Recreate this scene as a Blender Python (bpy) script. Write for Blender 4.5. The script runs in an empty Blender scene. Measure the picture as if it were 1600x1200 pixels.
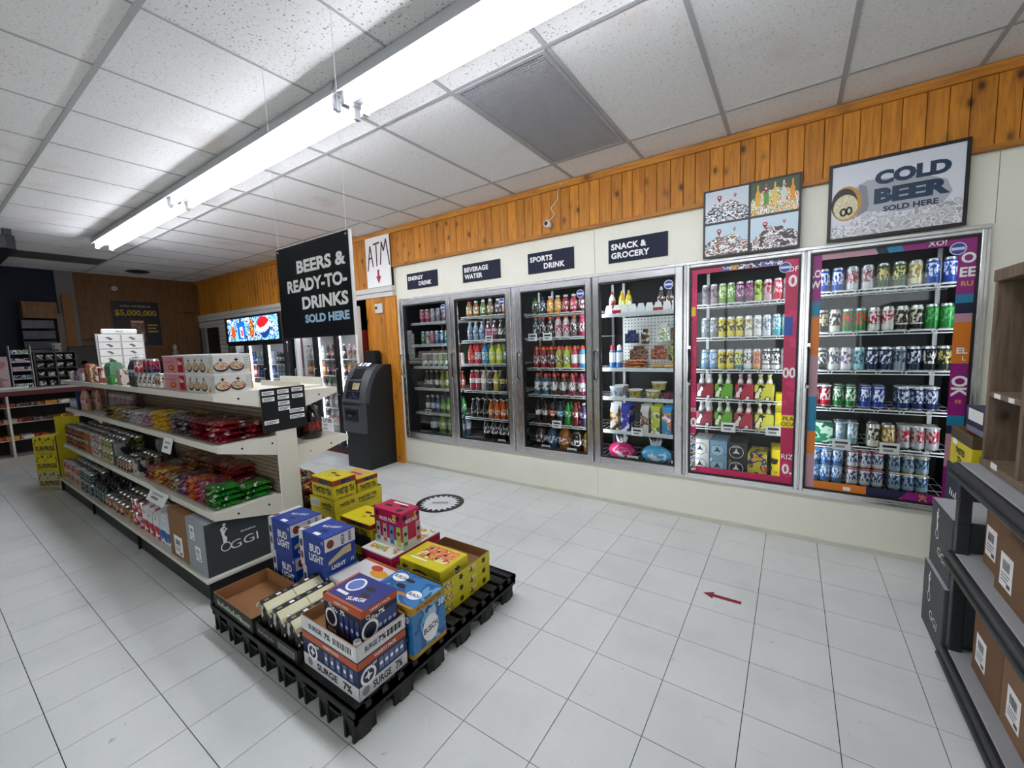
import bpy, bmesh, math, random
from mathutils import Vector, Matrix
random.seed(7)
sc = bpy.context.scene
col = sc.collection
PI = math.pi

# ---------------------------------------------------------------- camera
CAM_H = 1.482
FPX = 646.75
yaw, pitch, roll = math.radians(34.1587), math.radians(-5.731), math.radians(-1.9692)
fw = Vector((-math.sin(yaw) * math.cos(pitch), math.cos(yaw) * math.cos(pitch), math.sin(pitch)))
r0 = Vector((math.cos(yaw), math.sin(yaw), 0))
u0 = r0.cross(fw)
cr, cu = math.cos(roll) * r0 + math.sin(roll) * u0, -math.sin(roll) * r0 + math.cos(roll) * u0
cd = bpy.data.cameras.new('camera')
cd.sensor_width = 36
cd.lens = FPX * 36 / 1600
cd.clip_start = 0.02
cam = bpy.data.objects.new('camera', cd)
cam.matrix_world = Matrix(((cr.x, cu.x, -fw.x, 0), (cr.y, cu.y, -fw.y, 0), (cr.z, cu.z, -fw.z, CAM_H), (0, 0, 0, 1)))
col.objects.link(cam)
sc.camera = cam

# ---------------------------------------------------------------- world, exposure
w = bpy.data.worlds.new('world')
sc.world = w
w.use_nodes = True
w.node_tree.nodes['Background'].inputs[0].default_value = (.97, .98, 1, 1)
w.node_tree.nodes['Background'].inputs[1].default_value = 2.2
sc.view_settings.view_transform = 'Standard'
sc.view_settings.look = 'None'
sc.view_settings.gamma = 1
sc.view_settings.exposure = 1.0
TUBE_POWER = 22.0
CASE_LIGHT = 6.0

# ---------------------------------------------------------------- materials
def lin(h):
    if not isinstance(h, str):
        return (*h[:3], 1)
    h = h.lstrip('#')
    o = []
    for i in (0, 2, 4):
        c = int(h[i:i + 2], 16) / 255
        o.append(c / 12.92 if c <= .04045 else ((c + .055) / 1.055) ** 2.4)
    return (*o, 1)

MC = {}
def new_mat(key):
    m = bpy.data.materials.new('m_' + str(len(MC)))
    m.use_nodes = True
    MC[key] = m
    nt = m.node_tree
    return m, nt, nt.nodes['Principled BSDF']

def nd(nt, t, **k):
    n = nt.nodes.new(t)
    for a, v in k.items():
        if a.startswith('i_'):
            n.inputs[a[2:].replace('_', ' ')].default_value = v
        else:
            setattr(n, a, v)
    return n

def mix(nt, fac, a, b, bt='MIX'):
    n = nt.nodes.new('ShaderNodeMix')
    n.data_type = 'RGBA'
    n.blend_type = bt
    for sock, v in ((n.inputs[0], fac), (n.inputs[6], a), (n.inputs[7], b)):
        if hasattr(v, 'links') or hasattr(v, 'is_linked'):
            nt.links.new(v, sock)
        else:
            sock.default_value = v
    return n.outputs[2]

def math_n(nt, op, a, b=0.0, c=None):
    n = nt.nodes.new('ShaderNodeMath')
    n.operation = op
    for i, v in enumerate((a, b) if c is None else (a, b, c)):
        if hasattr(v, 'is_linked'):
            nt.links.new(v, n.inputs[i])
        else:
            n.inputs[i].default_value = v
    return n.outputs[0]

def coords(nt, scale=(1, 1, 1), loc=(0, 0, 0), kind='Object'):
    tc = nt.nodes.new('ShaderNodeTexCoord')
    mp = nt.nodes.new('ShaderNodeMapping')
    mp.inputs['Scale'].default_value = scale
    mp.inputs['Location'].default_value = loc
    nt.links.new(tc.outputs[kind], mp.inputs[0])
    return mp.outputs[0]

def noise(nt, vec, scale, detail=2, rough=.5, dist=0.0):
    n = nd(nt, 'ShaderNodeTexNoise')
    n.inputs['Scale'].default_value = scale
    n.inputs['Detail'].default_value = detail
    n.inputs['Roughness'].default_value = rough
    n.inputs['Distortion'].default_value = dist
    nt.links.new(vec, n.inputs['Vector'])
    return n.outputs[0]

def ramp(nt, fac, stops, interp='LINEAR'):
    n = nd(nt, 'ShaderNodeValToRGB')
    n.color_ramp.interpolation = interp
    el = n.color_ramp.elements
    while len(el) < len(stops):
        el.new(.5)
    for e, (p, c) in zip(el, stops):
        e.position = p
        e.color = lin(c)
    nt.links.new(fac, n.inputs[0])
    return n.outputs[0]

def bump(nt, b, h, strength, dist=.002):
    n = nd(nt, 'ShaderNodeBump')
    n.inputs['Strength'].default_value = strength
    n.inputs['Distance'].default_value = dist
    nt.links.new(h, n.inputs['Height'])
    nt.links.new(n.outputs[0], b.inputs['Normal'])

def mat(c, rough=.5, metal=0.0, var=.05, sc_=25, bmp=0.0, coat=0.0, emit=0.0):
    key = ('m', c, rough, metal, var, sc_, bmp, coat, emit)
    if key in MC:
        return MC[key]
    m, nt, b = new_mat(key)
    v = coords(nt)
    nz = noise(nt, v, sc_, 3)
    base = lin(c)
    dk = tuple(x * (1 - var) for x in base[:3]) + (1,)
    lt = tuple(min(1, x * (1 + var)) for x in base[:3]) + (1,)
    nt.links.new(mix(nt, nz, dk, lt), b.inputs['Base Color'])
    b.inputs['Roughness'].default_value = rough
    b.inputs['Metallic'].default_value = metal
    b.inputs['Coat Weight'].default_value = coat
    if bmp:
        bump(nt, b, nz, bmp)
    if emit:
        b.inputs['Emission Color'].default_value = base
        b.inputs['Emission Strength'].default_value = emit
    return m

def art(base, cols, sc_=12, seed=0.0, stretch=(1, 1, 1), rough=.35, start=.5, step=.06, emit=0.0, coat=.0, detail=2, dist=0.0):
    """printed artwork: hard-edged blotches of several inks"""
    key = ('a', base, tuple(cols), sc_, seed, stretch, rough, start, step, emit, dist)
    if key in MC:
        return MC[key]
    m, nt, b = new_mat(key)
    nz = noise(nt, coords(nt, stretch, (seed * 3.1, seed * 1.7, seed)), sc_, detail, .5, dist)
    c = ramp(nt, nz, [(0, base)] + [(start + i * step, k) for i, k in enumerate(cols)], 'CONSTANT')
    nt.links.new(c, b.inputs['Base Color'])
    b.inputs['Roughness'].default_value = rough
    b.inputs['Coat Weight'].default_value = coat
    if emit:
        nt.links.new(c, b.inputs['Emission Color'])
        b.inputs['Emission Strength'].default_value = emit
    return m

def canart(base, ink, z0=.04, z1=.12, sc_=38, metal=.3, seed=0.0, thr=.52, ink2=None):
    """can print: ink marks inside a height window of the body"""
    key = ('c', base, ink, z0, z1, sc_, metal, seed, thr, ink2)
    if key in MC:
        return MC[key]
    m, nt, b = new_mat(key)
    v = coords(nt, (1, 1, .55), (seed, seed * 2, 0))
    nz = noise(nt, v, sc_, 1)
    tc = nt.nodes.new('ShaderNodeTexCoord')
    sp = nd(nt, 'ShaderNodeSeparateXYZ')
    nt.links.new(tc.outputs['Object'], sp.inputs[0])
    f = math_n(nt, 'MULTIPLY', math_n(nt, 'GREATER_THAN', sp.outputs[2], z0), math_n(nt, 'LESS_THAN', sp.outputs[2], z1))
    f = math_n(nt, 'MULTIPLY', f, math_n(nt, 'GREATER_THAN', nz, thr))
    c = mix(nt, f, lin(base), lin(ink))
    if ink2:
        c = mix(nt, math_n(nt, 'LESS_THAN', sp.outputs[2], z0 * .8), c, lin(ink2))
    nt.links.new(c, b.inputs['Base Color'])
    b.inputs['Roughness'].default_value = .32
    b.inputs['Metallic'].default_value = metal
    return m

def glass_mat(tint=(1, 1, 1), gloss=1.0):
    key = ('glass', tint, gloss)
    if key in MC:
        return MC[key]
    m, nt, b = new_mat(key)
    nt.nodes.remove(b)
    tr = nd(nt, 'ShaderNodeBsdfTransparent')
    tr.inputs[0].default_value = (*tint, 1)
    gl = nd(nt, 'ShaderNodeBsdfGlossy')
    gl.inputs['Roughness'].default_value = .03
    fr = nd(nt, 'ShaderNodeFresnel')
    fr.inputs[0].default_value = 1.45
    ms = nd(nt, 'ShaderNodeMixShader')
    nt.links.new(math_n(nt, 'MULTIPLY', fr.outputs[0], gloss), ms.inputs[0])
    nt.links.new(tr.outputs[0], ms.inputs[1])
    nt.links.new(gl.outputs[0], ms.inputs[2])
    nt.links.new(ms.outputs[0], nt.nodes['Material Output'].inputs[0])
    return m

def tile_mat():
    m, nt, b = new_mat('tile')
    oi = nd(nt, 'ShaderNodeObjectInfo')
    geo = nd(nt, 'ShaderNodeNewGeometry')
    mp = nd(nt, 'ShaderNodeMapping')
    nt.links.new(geo.outputs['Position'], mp.inputs[0])
    mp.inputs['Scale'].default_value = (1, 1, 1)
    big = noise(nt, mp.outputs[0], 2.2, 4, .6)
    mp2 = nd(nt, 'ShaderNodeMapping')
    mp2.inputs['Scale'].default_value = (7, 30, 1)
    nt.links.new(geo.outputs['Position'], mp2.inputs[0])
    st = noise(nt, mp2.outputs[0], 1.6, 4, .65, 1.2)
    c = ramp(nt, big, [(.3, '#d0d3d0'), (.5, '#d9dcd9'), (.72, '#dfe1de')])
    c = mix(nt, ramp(nt, st, [(.60, (0, 0, 0)), (.80, (.35, .35, .35))]), c, lin('#b0b5b1'))
    rnd = ramp(nt, oi.outputs['Random'], [(0, (.965, .965, .965)), (1, (1.0, 1.0, 1.0))])
    c = mix(nt, 1.0, c, rnd, 'MULTIPLY')
    # scuffs
    v = nd(nt, 'ShaderNodeTexNoise')
    v.inputs['Scale'].default_value = 14
    v.inputs['Detail'].default_value = 6
    v.inputs['Distortion'].default_value = 2.0
    nt.links.new(geo.outputs['Position'], v.inputs['Vector'])
    c = mix(nt, ramp(nt, v.outputs[0], [(.70, (0, 0, 0)), (.74, (.5, .5, .5))]), c, lin('#83857f'))
    nt.links.new(c, b.inputs['Base Color'])
    nt.links.new(ramp(nt, big, [(.3, (.30, .30, .30)), (.7, (.44, .44, .44))]), b.inputs['Roughness'])
    return m

def panel_mat(pits_on=True):
    """fissured mineral-fibre ceiling panel"""
    m, nt, b = new_mat(('panel', pits_on))
    v = coords(nt)
    oi = nd(nt, 'ShaderNodeObjectInfo')
    off = nd(nt, 'ShaderNodeVectorMath', operation='ADD')
    nt.links.new(v, off.inputs[0])
    nt.links.new(oi.outputs['Location'], off.inputs[1])
    p = noise(nt, off.outputs[0], 75, 2, .5)
    q = noise(nt, off.outputs[0], 170, 2, .6)
    pits = ramp(nt, p, [(.63, (0, 0, 0)), (.68, (1, 1, 1))])
    c = mix(nt, pits, lin('#ededec'), lin('#94928f' if pits_on else '#c9c8c6'))
    c = mix(nt, ramp(nt, q, [(.35, (0, 0, 0)), (.7, (.25, .25, .25))]), c, lin('#b0aeae'))
    stain = noise(nt, off.outputs[0], 1.7, 3)
    c = mix(nt, ramp(nt, stain, [(.62, (0, 0, 0)), (.74, (.35, .35, .35))]), c, lin('#c9b3a4'))
    nt.links.new(c, b.inputs['Base Color'])
    b.inputs['Roughness'].default_value = .95
    bump(nt, b, pits, -.6 if pits_on else -.2, .003)
    return m

def wood_mat(c1, c2, knot, key, zscale=1.0, horizontal=False):
    """knotty pine: grain along the board, dark knots, tone varied per board"""
    if key in MC:
        return MC[key]
    m, nt, b = new_mat(key)
    oi = nd(nt, 'ShaderNodeObjectInfo')
    geo = nd(nt, 'ShaderNodeNewGeometry')
    mp = nd(nt, 'ShaderNodeMapping')
    mp.inputs['Scale'].default_value = (1.2, 14, 14) if horizontal else (14, 14, 1.2)
    nt.links.new(geo.outputs['Position'], mp.inputs[0])
    g = noise(nt, mp.outputs[0], 3.2, 5, .6, .8)
    c = ramp(nt, g, [(.28, c2), (.62, c1)])
    rnd = ramp(nt, oi.outputs['Random'], [(0, (.80, .78, .74)), (.5, (.97, .95, .92)), (1, (1.1, 1.08, 1.02))])
    c = mix(nt, 1.0, c, rnd, 'MULTIPLY')
    mp2 = nd(nt, 'ShaderNodeMapping')
    mp2.inputs['Scale'].default_value = (5, 14, 5) if horizontal else (10, 1, 6)
    nt.links.new(geo.outputs['Position'], mp2.inputs[0])
    vo = nd(nt, 'ShaderNodeTexVoronoi')
    vo.inputs['Scale'].default_value = .9
    nt.links.new(mp2.outputs[0], vo.inputs['Vector'])
    c = mix(nt, ramp(nt, vo.outputs['Distance'], [(.07, (.9, .9, .9)), (.17, (.25, .25, .25)), (.3, (0, 0, 0))]), c, lin(knot))
    nt.links.new(c, b.inputs['Base Color'])
    b.inputs['Roughness'].default_value = .55
    bump(nt, b, g, .15, .001)
    return m

def steel_mat(key='steel', c='#d2d2d4', rough=.24, vert=True):
    if key in MC:
        return MC[key]
    m, nt, b = new_mat(key)
    g = noise(nt, coords(nt, (60, 60, 1.5) if vert else (1.5, 60, 60)), 6, 3)
    nt.links.new(ramp(nt, g, [(.3, c), (.7, '#e2e2e4')]), b.inputs['Base Color'])
    nt.links.new(ramp(nt, g, [(.3, (rough - .04,) * 3), (.7, (rough + .05,) * 3)]), b.inputs['Roughness'])
    b.inputs['Metallic'].default_value = .95
    return m

# ---------------------------------------------------------------- mesh builder
TXT = {}
def glyphs(s, bold=0.012, spacing=1.0):
    k = (s, bold, spacing)
    if k in TXT:
        return TXT[k]
    cu_ = bpy.data.curves.new('t', 'FONT')
    cu_.body = s
    cu_.offset = bold
    cu_.space_character = spacing
    cu_.resolution_u = 3
    o = bpy.data.objects.new('t', cu_)
    col.objects.link(o)
    dg = bpy.context.evaluated_depsgraph_get()
    me = bpy.data.meshes.new_from_object(o.evaluated_get(dg))
    vs = [(v.co.x, v.co.y) for v in me.vertices]
    fs = [tuple(p.vertices) for p in me.polygons]
    bpy.data.meshes.remove(me)
    bpy.data.objects.remove(o)
    bpy.data.curves.remove(cu_)
    x0, x1 = min(v[0] for v in vs), max(v[0] for v in vs)
    y0, y1 = min(v[1] for v in vs), max(v[1] for v in vs)
    vs = [((x - x0) / (x1 - x0) - .5, (y - y0) / max(y1 - y0, 1e-6) - .5) for x, y in vs]
    TXT[k] = (vs, fs, (x1 - x0) / max(y1 - y0, 1e-6))
    return TXT[k]

AX = {'-y': ((1, 0, 0), (0, 0, 1)), '+x': ((0, 1, 0), (0, 0, 1)), '-x': ((0, -1, 0), (0, 0, 1)),
      '+y': ((-1, 0, 0), (0, 0, 1)), '+z': ((1, 0, 0), (0, 1, 0)), '-z': ((1, 0, 0), (0, -1, 0))}

class MB:
    def __init__(s):
        s.v, s.f, s.m, s.sm, s.ms = [], [], [], [], []
    def mi(s, m):
        if m not in s.ms:
            s.ms.append(m)
        return s.ms.index(m)
    def add(s, vs, fs, m, smooth=False):
        o = len(s.v)
        s.v += [tuple(p) for p in vs]
        i = s.mi(m)
        for f in fs:
            s.f.append(tuple(o + k for k in f))
            s.m.append(i)
            s.sm.append(smooth)
        return s
    def box(s, x0, x1, y0, y1, z0, z1, m, ch=0.0):
        if ch <= 0:
            vs = [(x, y, z) for x in (x0, x1) for y in (y0, y1) for z in (z0, z1)]
            return s.add(vs, [(0, 1, 3, 2), (4, 6, 7, 5), (0, 4, 5, 1), (2, 3, 7, 6), (0, 2, 6, 4), (1, 5, 7, 3)], m)
        ch = min(ch, (x1 - x0) / 2.1, (y1 - y0) / 2.1, (z1 - z0) / 2.1)
        bm = bmesh.new()
        bmesh.ops.create_cube(bm, size=1)
        for v in bm.verts:
            v.co = Vector((x0 + (v.co.x + .5) * (x1 - x0), y0 + (v.co.y + .5) * (y1 - y0), z0 + (v.co.z + .5) * (z1 - z0)))
        bmesh.ops.bevel(bm, geom=bm.edges[:], offset=ch, segments=1, affect='EDGES')
        bm.verts.index_update()
        s.add([v.co for v in bm.verts], [[v.index for v in f.verts] for f in bm.faces], m)
        bm.free()
        return s
    def lathe(s, prof, seg, c=(0, 0, 0), axis='z', smooth=True):
        """prof: list of (r, h, mat) ; mat belongs to the band that starts at this ring"""
        n = len(prof)
        vs = []
        for r, h, _ in prof:
            for k in range(seg):
                a = 2 * PI * (k + .5) / seg
                p = (r * math.cos(a), r * math.sin(a), h)
                if axis == 'x':
                    p = (p[2], p[0], p[1])
                elif axis == 'y':
                    p = (p[0], p[2], p[1])
                vs.append((p[0] + c[0], p[1] + c[1], p[2] + c[2]))
        o = len(s.v)
        s.v += vs
        for i in range(n - 1):
            mi = s.mi(prof[i][2])
            for k in range(seg):
                k2 = (k + 1) % seg
                s.f.append((o + i * seg + k, o + i * seg + k2, o + (i + 1) * seg + k2, o + (i + 1) * seg + k))
                s.m.append(mi)
                s.sm.append(smooth)
        for i, rev in ((0, True), (n - 1, False)):
            if prof[i][0] > 1e-5:
                f = [o + i * seg + k for k in range(seg)]
                s.f.append(tuple(f[::-1] if rev else f))
                s.m.append(s.mi(prof[i][2] if i == 0 else prof[n - 1][2]))
                s.sm.append(False)
        return s
    def cyl(s, c, r, h, m, seg=14, axis='z', smooth=True):
        return s.lathe([(r, 0, m), (r, h, m)], seg, c, axis, smooth)
    def tube(s, pts, r, m, seg=6):
        P = [Vector(p) for p in pts]
        vs = []
        for i, p in enumerate(P):
            d = (P[min(i + 1, len(P) - 1)] - P[max(i - 1, 0)]).normalized()
            a = d.cross(Vector((0, 0, 1)))
            if a.length < .05:
                a = d.cross(Vector((0, 1, 0)))
            a.normalize()
            b = d.cross(a)
            for k in range(seg):
                t = 2 * PI * k / seg
                vs.append(p + a * r * math.cos(t) + b * r * math.sin(t))
        fs = [(i * seg + k, i * seg + (k + 1) % seg, (i + 1) * seg + (k + 1) % seg, (i + 1) * seg + k) for i in range(len(P) - 1) for k in range(seg)]
        fs += [tuple(range(seg))[::-1], tuple((len(P) - 1) * seg + k for k in range(seg))]
        return s.add(vs, fs, m, True)
    def prism(s, pts, axis, a, b, m):
        """2-D outline pushed along an axis: axis x -> pts are (y,z); y -> (x,z); z -> (x,y)"""
        def P(p, t):
            return {'x': (t, p[0], p[1]), 'y': (p[0], t, p[1]), 'z': (p[0], p[1], t)}[axis]
        n = len(pts)
        vs = [P(p, a) for p in pts] + [P(p, b) for p in pts]
        fs = [tuple(range(n)), tuple(range(n, 2 * n))[::-1]] + [(i, i + n, (i + 1) % n + n, (i + 1) % n) for i in range(n)]
        return s.add(vs, fs, m)
    def quadstrip(s, rows, m, smooth=True, closed=False):
        n = len(rows[0])
        vs = [p for r in rows for p in r]
        fs = [(i * n + k, i * n + (k + 1) % n, (i + 1) * n + (k + 1) % n, (i + 1) * n + k) for i in range(len(rows) - 1) for k in range(n if closed else n - 1)]
        return s.add(vs, fs, m, smooth)
    # flat print on a face ------------------------------------------------
    def on(s, ax, c, d=.0006):
        u, v = Vector(AX[ax][0]), Vector(AX[ax][1])
        n = u.cross(v)
        c = Vector(c) + n * d
        s.fr = (c, u, v, n)
        return s
    def pt(s, a, b, d=0):
        c, u, v, n = s.fr
        return c + u * a + v * b + n * d
    def rect(s, a0, a1, b0, b1, m, d=0):
        return s.add([s.pt(a0, b0, d), s.pt(a1, b0, d), s.pt(a1, b1, d), s.pt(a0, b1, d)], [(0, 1, 2, 3)], m)
    def poly(s, pts, m, d=0):
        return s.add([s.pt(a, b, d) for a, b in pts], [tuple(range(len(pts)))], m)
    def disc(s, a, b, ra, m, rb=None, d=0, seg=20):
        rb = rb or ra
        return s.poly([(a + ra * math.cos(2 * PI * k / seg), b + rb * math.sin(2 * PI * k / seg)) for k in range(seg)], m, d)
    def ring(s, a, b, r1, r2, m, d=0, seg=28):
        P = []
        for k in range(seg):
            t = 2 * PI * k / seg
            P += [s.pt(a + r1 * math.cos(t), b + r1 * math.sin(t), d), s.pt(a + r2 * math.cos(t), b + r2 * math.sin(t), d)]
        return s.add(P, [(2 * k, 2 * k + 1, (2 * k + 3) % (2 * seg), (2 * k + 2) % (2 * seg)) for k in range(seg)], m)
    def star(s, a, b, r, m, n=5, k=.45, d=0, rot=PI / 2):
        return s.poly([(a + (r if i % 2 == 0 else r * k) * math.cos(rot + PI * i / n), b + (r if i % 2 == 0 else r * k) * math.sin(rot + PI * i / n)) for i in range(2 * n)], m, d)
    def text(s, t, a, b, h, m, wd=None, rot=0.0, bold=.012, d=.0004, al='c', sp=1.0):
        if t[0] == '~':                     # small print too blurred to read: short uneven strokes
            n = len(t)
            wd = wd or h * n * .75
            x0 = a - (wd / 2 if al == 'c' else 0)
            for k in range(n):
                hh = h * (.95 if k % 3 == 0 else .55 + .2 * (k % 2))
                x = x0 + wd * k / n
                s.poly([(x, b - h / 2), (x + wd / n * .55, b - h / 2), (x + wd / n * .7, b - h / 2 + hh), (x + wd / n * .15, b - h / 2 + hh)], m, d)
            return s
        vs, fs, asp = glyphs(t, bold, sp)
        wd = wd or h * asp
        sh = {'c': 0, 'l': wd / 2, 'r': -wd / 2}[al]
        cs, sn = math.cos(rot), math.sin(rot)
        P = []
        for x, y in vs:
            x, y = x * wd + sh, y * h
            P.append(s.pt(a + x * cs - y * sn, b + x * sn + y * cs, d))
        return s.add(P, fs, m)
    # ----------------------------------------------------------------------
    def mesh(s, name):
        me = bpy.data.meshes.new(name)
        me.from_pydata(s.v, [], s.f)
        for m in s.ms:
            me.materials.append(m)
        me.polygons.foreach_set('material_index', s.m)
        me.polygons.foreach_set('use_smooth', s.sm)
        me.update()
        return me
    def put(s, name, parent=None, loc=None, rz=0.0, recenter=True):
        """link as one object; a top-level mesh gets its origin at the middle of its base"""
        if parent is None and loc is None and recenter:
            xs, ys, zs = zip(*s.v)
            loc = ((min(xs) + max(xs)) / 2, (min(ys) + max(ys)) / 2, min(zs))
            s.v = [(x - loc[0], y - loc[1], z - loc[2]) for x, y, z in s.v]
        o = bpy.data.objects.new(name, s.mesh(name))
        col.objects.link(o)
        o.location = loc or (0, 0, 0)
        o.rotation_euler = (0, 0, rz)
        o.parent = parent
        return o

def lab(o, label, cat, group=None):
    o['label'] = label
    o['category'] = cat
    if group:
        o['group'] = group
    return o
def struct(o):
    o['kind'] = 'structure'
    return o
def thing(name, label, cat, loc=(0, 0, 0), rz=0.0, group=None):
    o = bpy.data.objects.new(name, None)
    o.empty_display_size = .05
    col.objects.link(o)
    o.location = loc
    o.rotation_euler = (0, 0, rz)
    return lab(o, label, cat, group)
def place(mesh, name, loc, label=None, cat=None, group=None, rz=0.0, parent=None, rot=None):
    o = bpy.data.objects.new(name, mesh)
    col.objects.link(o)
    o.location = loc
    o.rotation_euler = rot or (0, 0, rz)
    o.parent = parent
    if label:
        lab(o, label, cat, group)
    return o
def copy_tree(o, parent=None):
    c = o.copy()
    col.objects.link(c)
    c.parent = parent
    for ch in list(o.children):
        copy_tree(ch, c)
    return c
def project(p):
    v = Vector(p) - Vector((0, 0, CAM_H))
    z = v.dot(fw)
    if z < .05:
        return None
    return 800 + FPX * v.dot(cr) / z, 600 - FPX * v.dot(cu) / z

WHITE = mat('#e9e9e6', .45)
BLACK = mat('#0c0c0e', .45)
DARK = mat('#17181b', .5)
CREAM = mat('#e4e3d3', .5, var=.03, sc_=6)
class PrintSet:
    """flat print of a package, kept as one piece for each face"""
    NM = {'-y': 'printed_front', '+x': 'printed_end', '-x': 'printed_end', '+z': 'printed_top', '+y': 'printed_back', '-z': 'printed_base'}
    def __init__(s):
        s.d, s.cur = {}, None
    def on(s, ax, c, d=.0006, part=None):
        s.cur = s.d.setdefault((ax, part), MB())
        s.cur.on(ax, c, d)
        return s.cur
    def __getattr__(s, k):
        return getattr(s.cur, k)
    def put_all(s, parent):
        for (ax, part), m in s.d.items():
            if m.v:
                m.put(part or s.NM[ax], parent)
SHELFW = mat('#dfddd0', .42, var=.03, sc_=8)
STEEL = steel_mat()
STEELH = steel_mat('steelh', vert=False)
CHROME = mat('#d8d8da', .15, 1.0)
ALU = mat('#c9cbce', .3, .9)
NAVY = mat('#14203c', .4)
PAPER = mat('#f0f0ee', .6)
INK = mat('#15161a', .5)
RED = mat('#a5122a', .45)
CARD = mat('#9a6c43', .75, var=.08, sc_=40)
KRAFT = mat('#86603d', .8, var=.1, sc_=30)
# ================================================================ ROOM SHELL
CEIL = 2.886
WY = 3.47           # face of the pine boards
CY = 3.50           # face of the cream cooler front
XL, XR, YF = -9.9, 2.4, -3.6
T = .3048
FX, FY = -.7324, 1.4113

# floor -------------------------------------------------------------
fl = struct(MB().box(XL - .2, XR + .2, YF - .2, 4.6, -.12, -.004, mat('#0e0e0d', .9)).put('floor', loc=(0, 0, 0)))
TM = tile_mat()
tm = MB().box(-T / 2 + .0015, T / 2 - .0015, -T / 2 + .0015, T / 2 - .0015, -.005, 0, TM).mesh('tile')
cells = []
i0, i1 = math.floor((XL - FX) / T), math.ceil((XR - FX) / T)
j0, j1 = math.floor((YF - FY) / T), math.ceil((CY - FY) / T)
for i in range(i0, i1):
    for j in range(j0, j1):
        cx, cy = FX + (i + .5) * T, FY + (j + .5) * T
        if cy + T / 2 > CY + .03 and -4.1 < cx:
            pass
        q = [project((cx + a * T / 2, cy + b * T / 2, 0)) for a, b in ((-1, -1), (1, -1), (1, 1), (-1, 1))]
        area = 0
        if all(q) and any(-60 < x < 1660 and -60 < y < 1260 for x, y in q):
            area = abs(sum(q[k][0] * q[(k + 1) % 4][1] - q[(k + 1) % 4][0] * q[k][1] for k in range(4))) / 2
        # under the shelving, nothing of the tile is seen
        if -6.6 < cx < -2.95 and 1.05 < cy < 1.75:
            area = 0
        cells.append((area, cx, cy))
cells.sort(reverse=True)
for a, x, y in cells[:300]:
    place(tm, 'tile', (x, y, 0), parent=fl)
rest = MB()
for a, x, y in cells[300:]:
    h = T / 2 - .0015
    rest.add([(x - h, y - h, 0), (x + h, y - h, 0), (x + h, y + h, 0), (x - h, y + h, 0)], [(0, 1, 2, 3)], TM)
o = rest.put('floor_tiles', parent=fl)
o['kind'] = 'stuff'

# ceiling: panels laid in a metal grid ---------------------------------
ce = struct(MB().box(XL - .2, XR + .2, YF - .2, 4.6, CEIL + .03, CEIL + .12, mat('#3a3a3a', .9)).put('ceiling', loc=(0, 0, 0)))
GX, GY, CX0, CY0 = .6096, 1.2, -2.238, 3.087
PM, PMP = panel_mat(False), panel_mat(True)
BARM = mat('#a6a8a9', .45)
xs = [CX0 + k * GX for k in range(-12, 8)]
ys = [CY0 - k * GY for k in range(0, 6)]
xs = [XL] + [x for x in xs if XL + .1 < x < XR - .1] + [XR]
ysr = [WY + .02] + [y for y in ys if y > YF] + [YF]
pm_cache = {}
for a in range(len(xs) - 1):
    for b in range(len(ysr) - 1):
        x0, x1, y1, y0 = xs[a], xs[a + 1], ysr[b], ysr[b + 1]
        cx, cy = (x0 + x1) / 2, (y0 + y1) / 2
        if abs(cx - (CX0 + 1.5 * GX)) < .1 and b == 1:
            continue                                     # air return grille sits here
        if abs(cx - (CX0 - 10.5 * GX)) < .1 and b == 2:
            mm = mat('#55534f', .9)
        else:
            mm = PMP if cy < 1.9 and cx > -2.3 else PM
        k = (round(x1 - x0, 3), round(y1 - y0, 3), mm)
        if k not in pm_cache:
            hx, hy = (x1 - x0) / 2 - .004, (y1 - y0) / 2 - .004
            pm_cache[k] = MB().box(-hx, hx, -hy, hy, 0, .016, mm).mesh('ceiling_panel')
        place(pm_cache[k], 'ceiling_panel', (cx, cy, CEIL + .004 + random.uniform(0, .002)), parent=ce)
for y in ys:
    if y > YF:
        MB().box(XL, XR, y - .012, y + .012, CEIL, CEIL + .03, BARM).put('grid_bar', parent=ce)
for x in xs[1:-1]:
    for b in range(len(ysr) - 1):
        y0, y1 = ysr[b + 1] + .012, ysr[b] - .012
        if y1 < 1.53 or y0 > 1.53:
            hw = .012 if y0 > 1.53 else .006
            MB().box(x - hw, x + hw, y0, y1, CEIL + (0 if hw > .01 else .002), CEIL + .03, BARM).put('grid_bar', parent=ce)
        else:
            MB().box(x - .012, x + .012, 1.53, y1, CEIL, CEIL + .03, BARM).put('grid_bar', parent=ce)
            MB().box(x - .006, x + .006, y0, 1.53, CEIL + .002, CEIL + .03, BARM).put('grid_bar', parent=ce)
# air return grille
vx0, vx1, vy0, vy1 = CX0 + GX, CX0 + 2 * GX, CY0 - GY, CY0
vent = thing('air_return_grille', 'large perforated grey air grille set in the ceiling beside the light tubes', 'vent', ((vx0 + vx1) / 2, (vy0 + vy1) / 2, CEIL - .004))
hx, hy = GX / 2 - .014, GY / 2 - .014
GRL = mat('#a2a3a6', .45)
m = MB()
for a, b, c, d in ((-hx, hx, -hy, -hy + .022), (-hx, hx, hy - .022, hy), (-hx, -hx + .022, -hy + .022, hy - .022), (hx - .022, hx, -hy + .022, hy - .022)):
    m.box(a, b, c, d, 0, .012, GRL)
m.put('grille_frame', vent)
MB().box(-hx, hx, -hy, hy, .022, .03, mat('#0a0a0a', .9)).put('duct_backing', vent)
m = MB()
n = 30
for k in range(1, n):
    x = -hx + .022 + k * (2 * hx - .044) / n
    m.box(x - .0032, x + .0032, -hy + .022, hy - .022, .004, .012, GRL)
n = 64
for k in range(1, n):
    y = -hy + .022 + k * (2 * hy - .044) / n
    m.box(-hx + .022, hx - .022, y - .0038, y + .0038, .003, .011, GRL)
o = m.put('egg_crate_mesh', vent)
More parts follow.
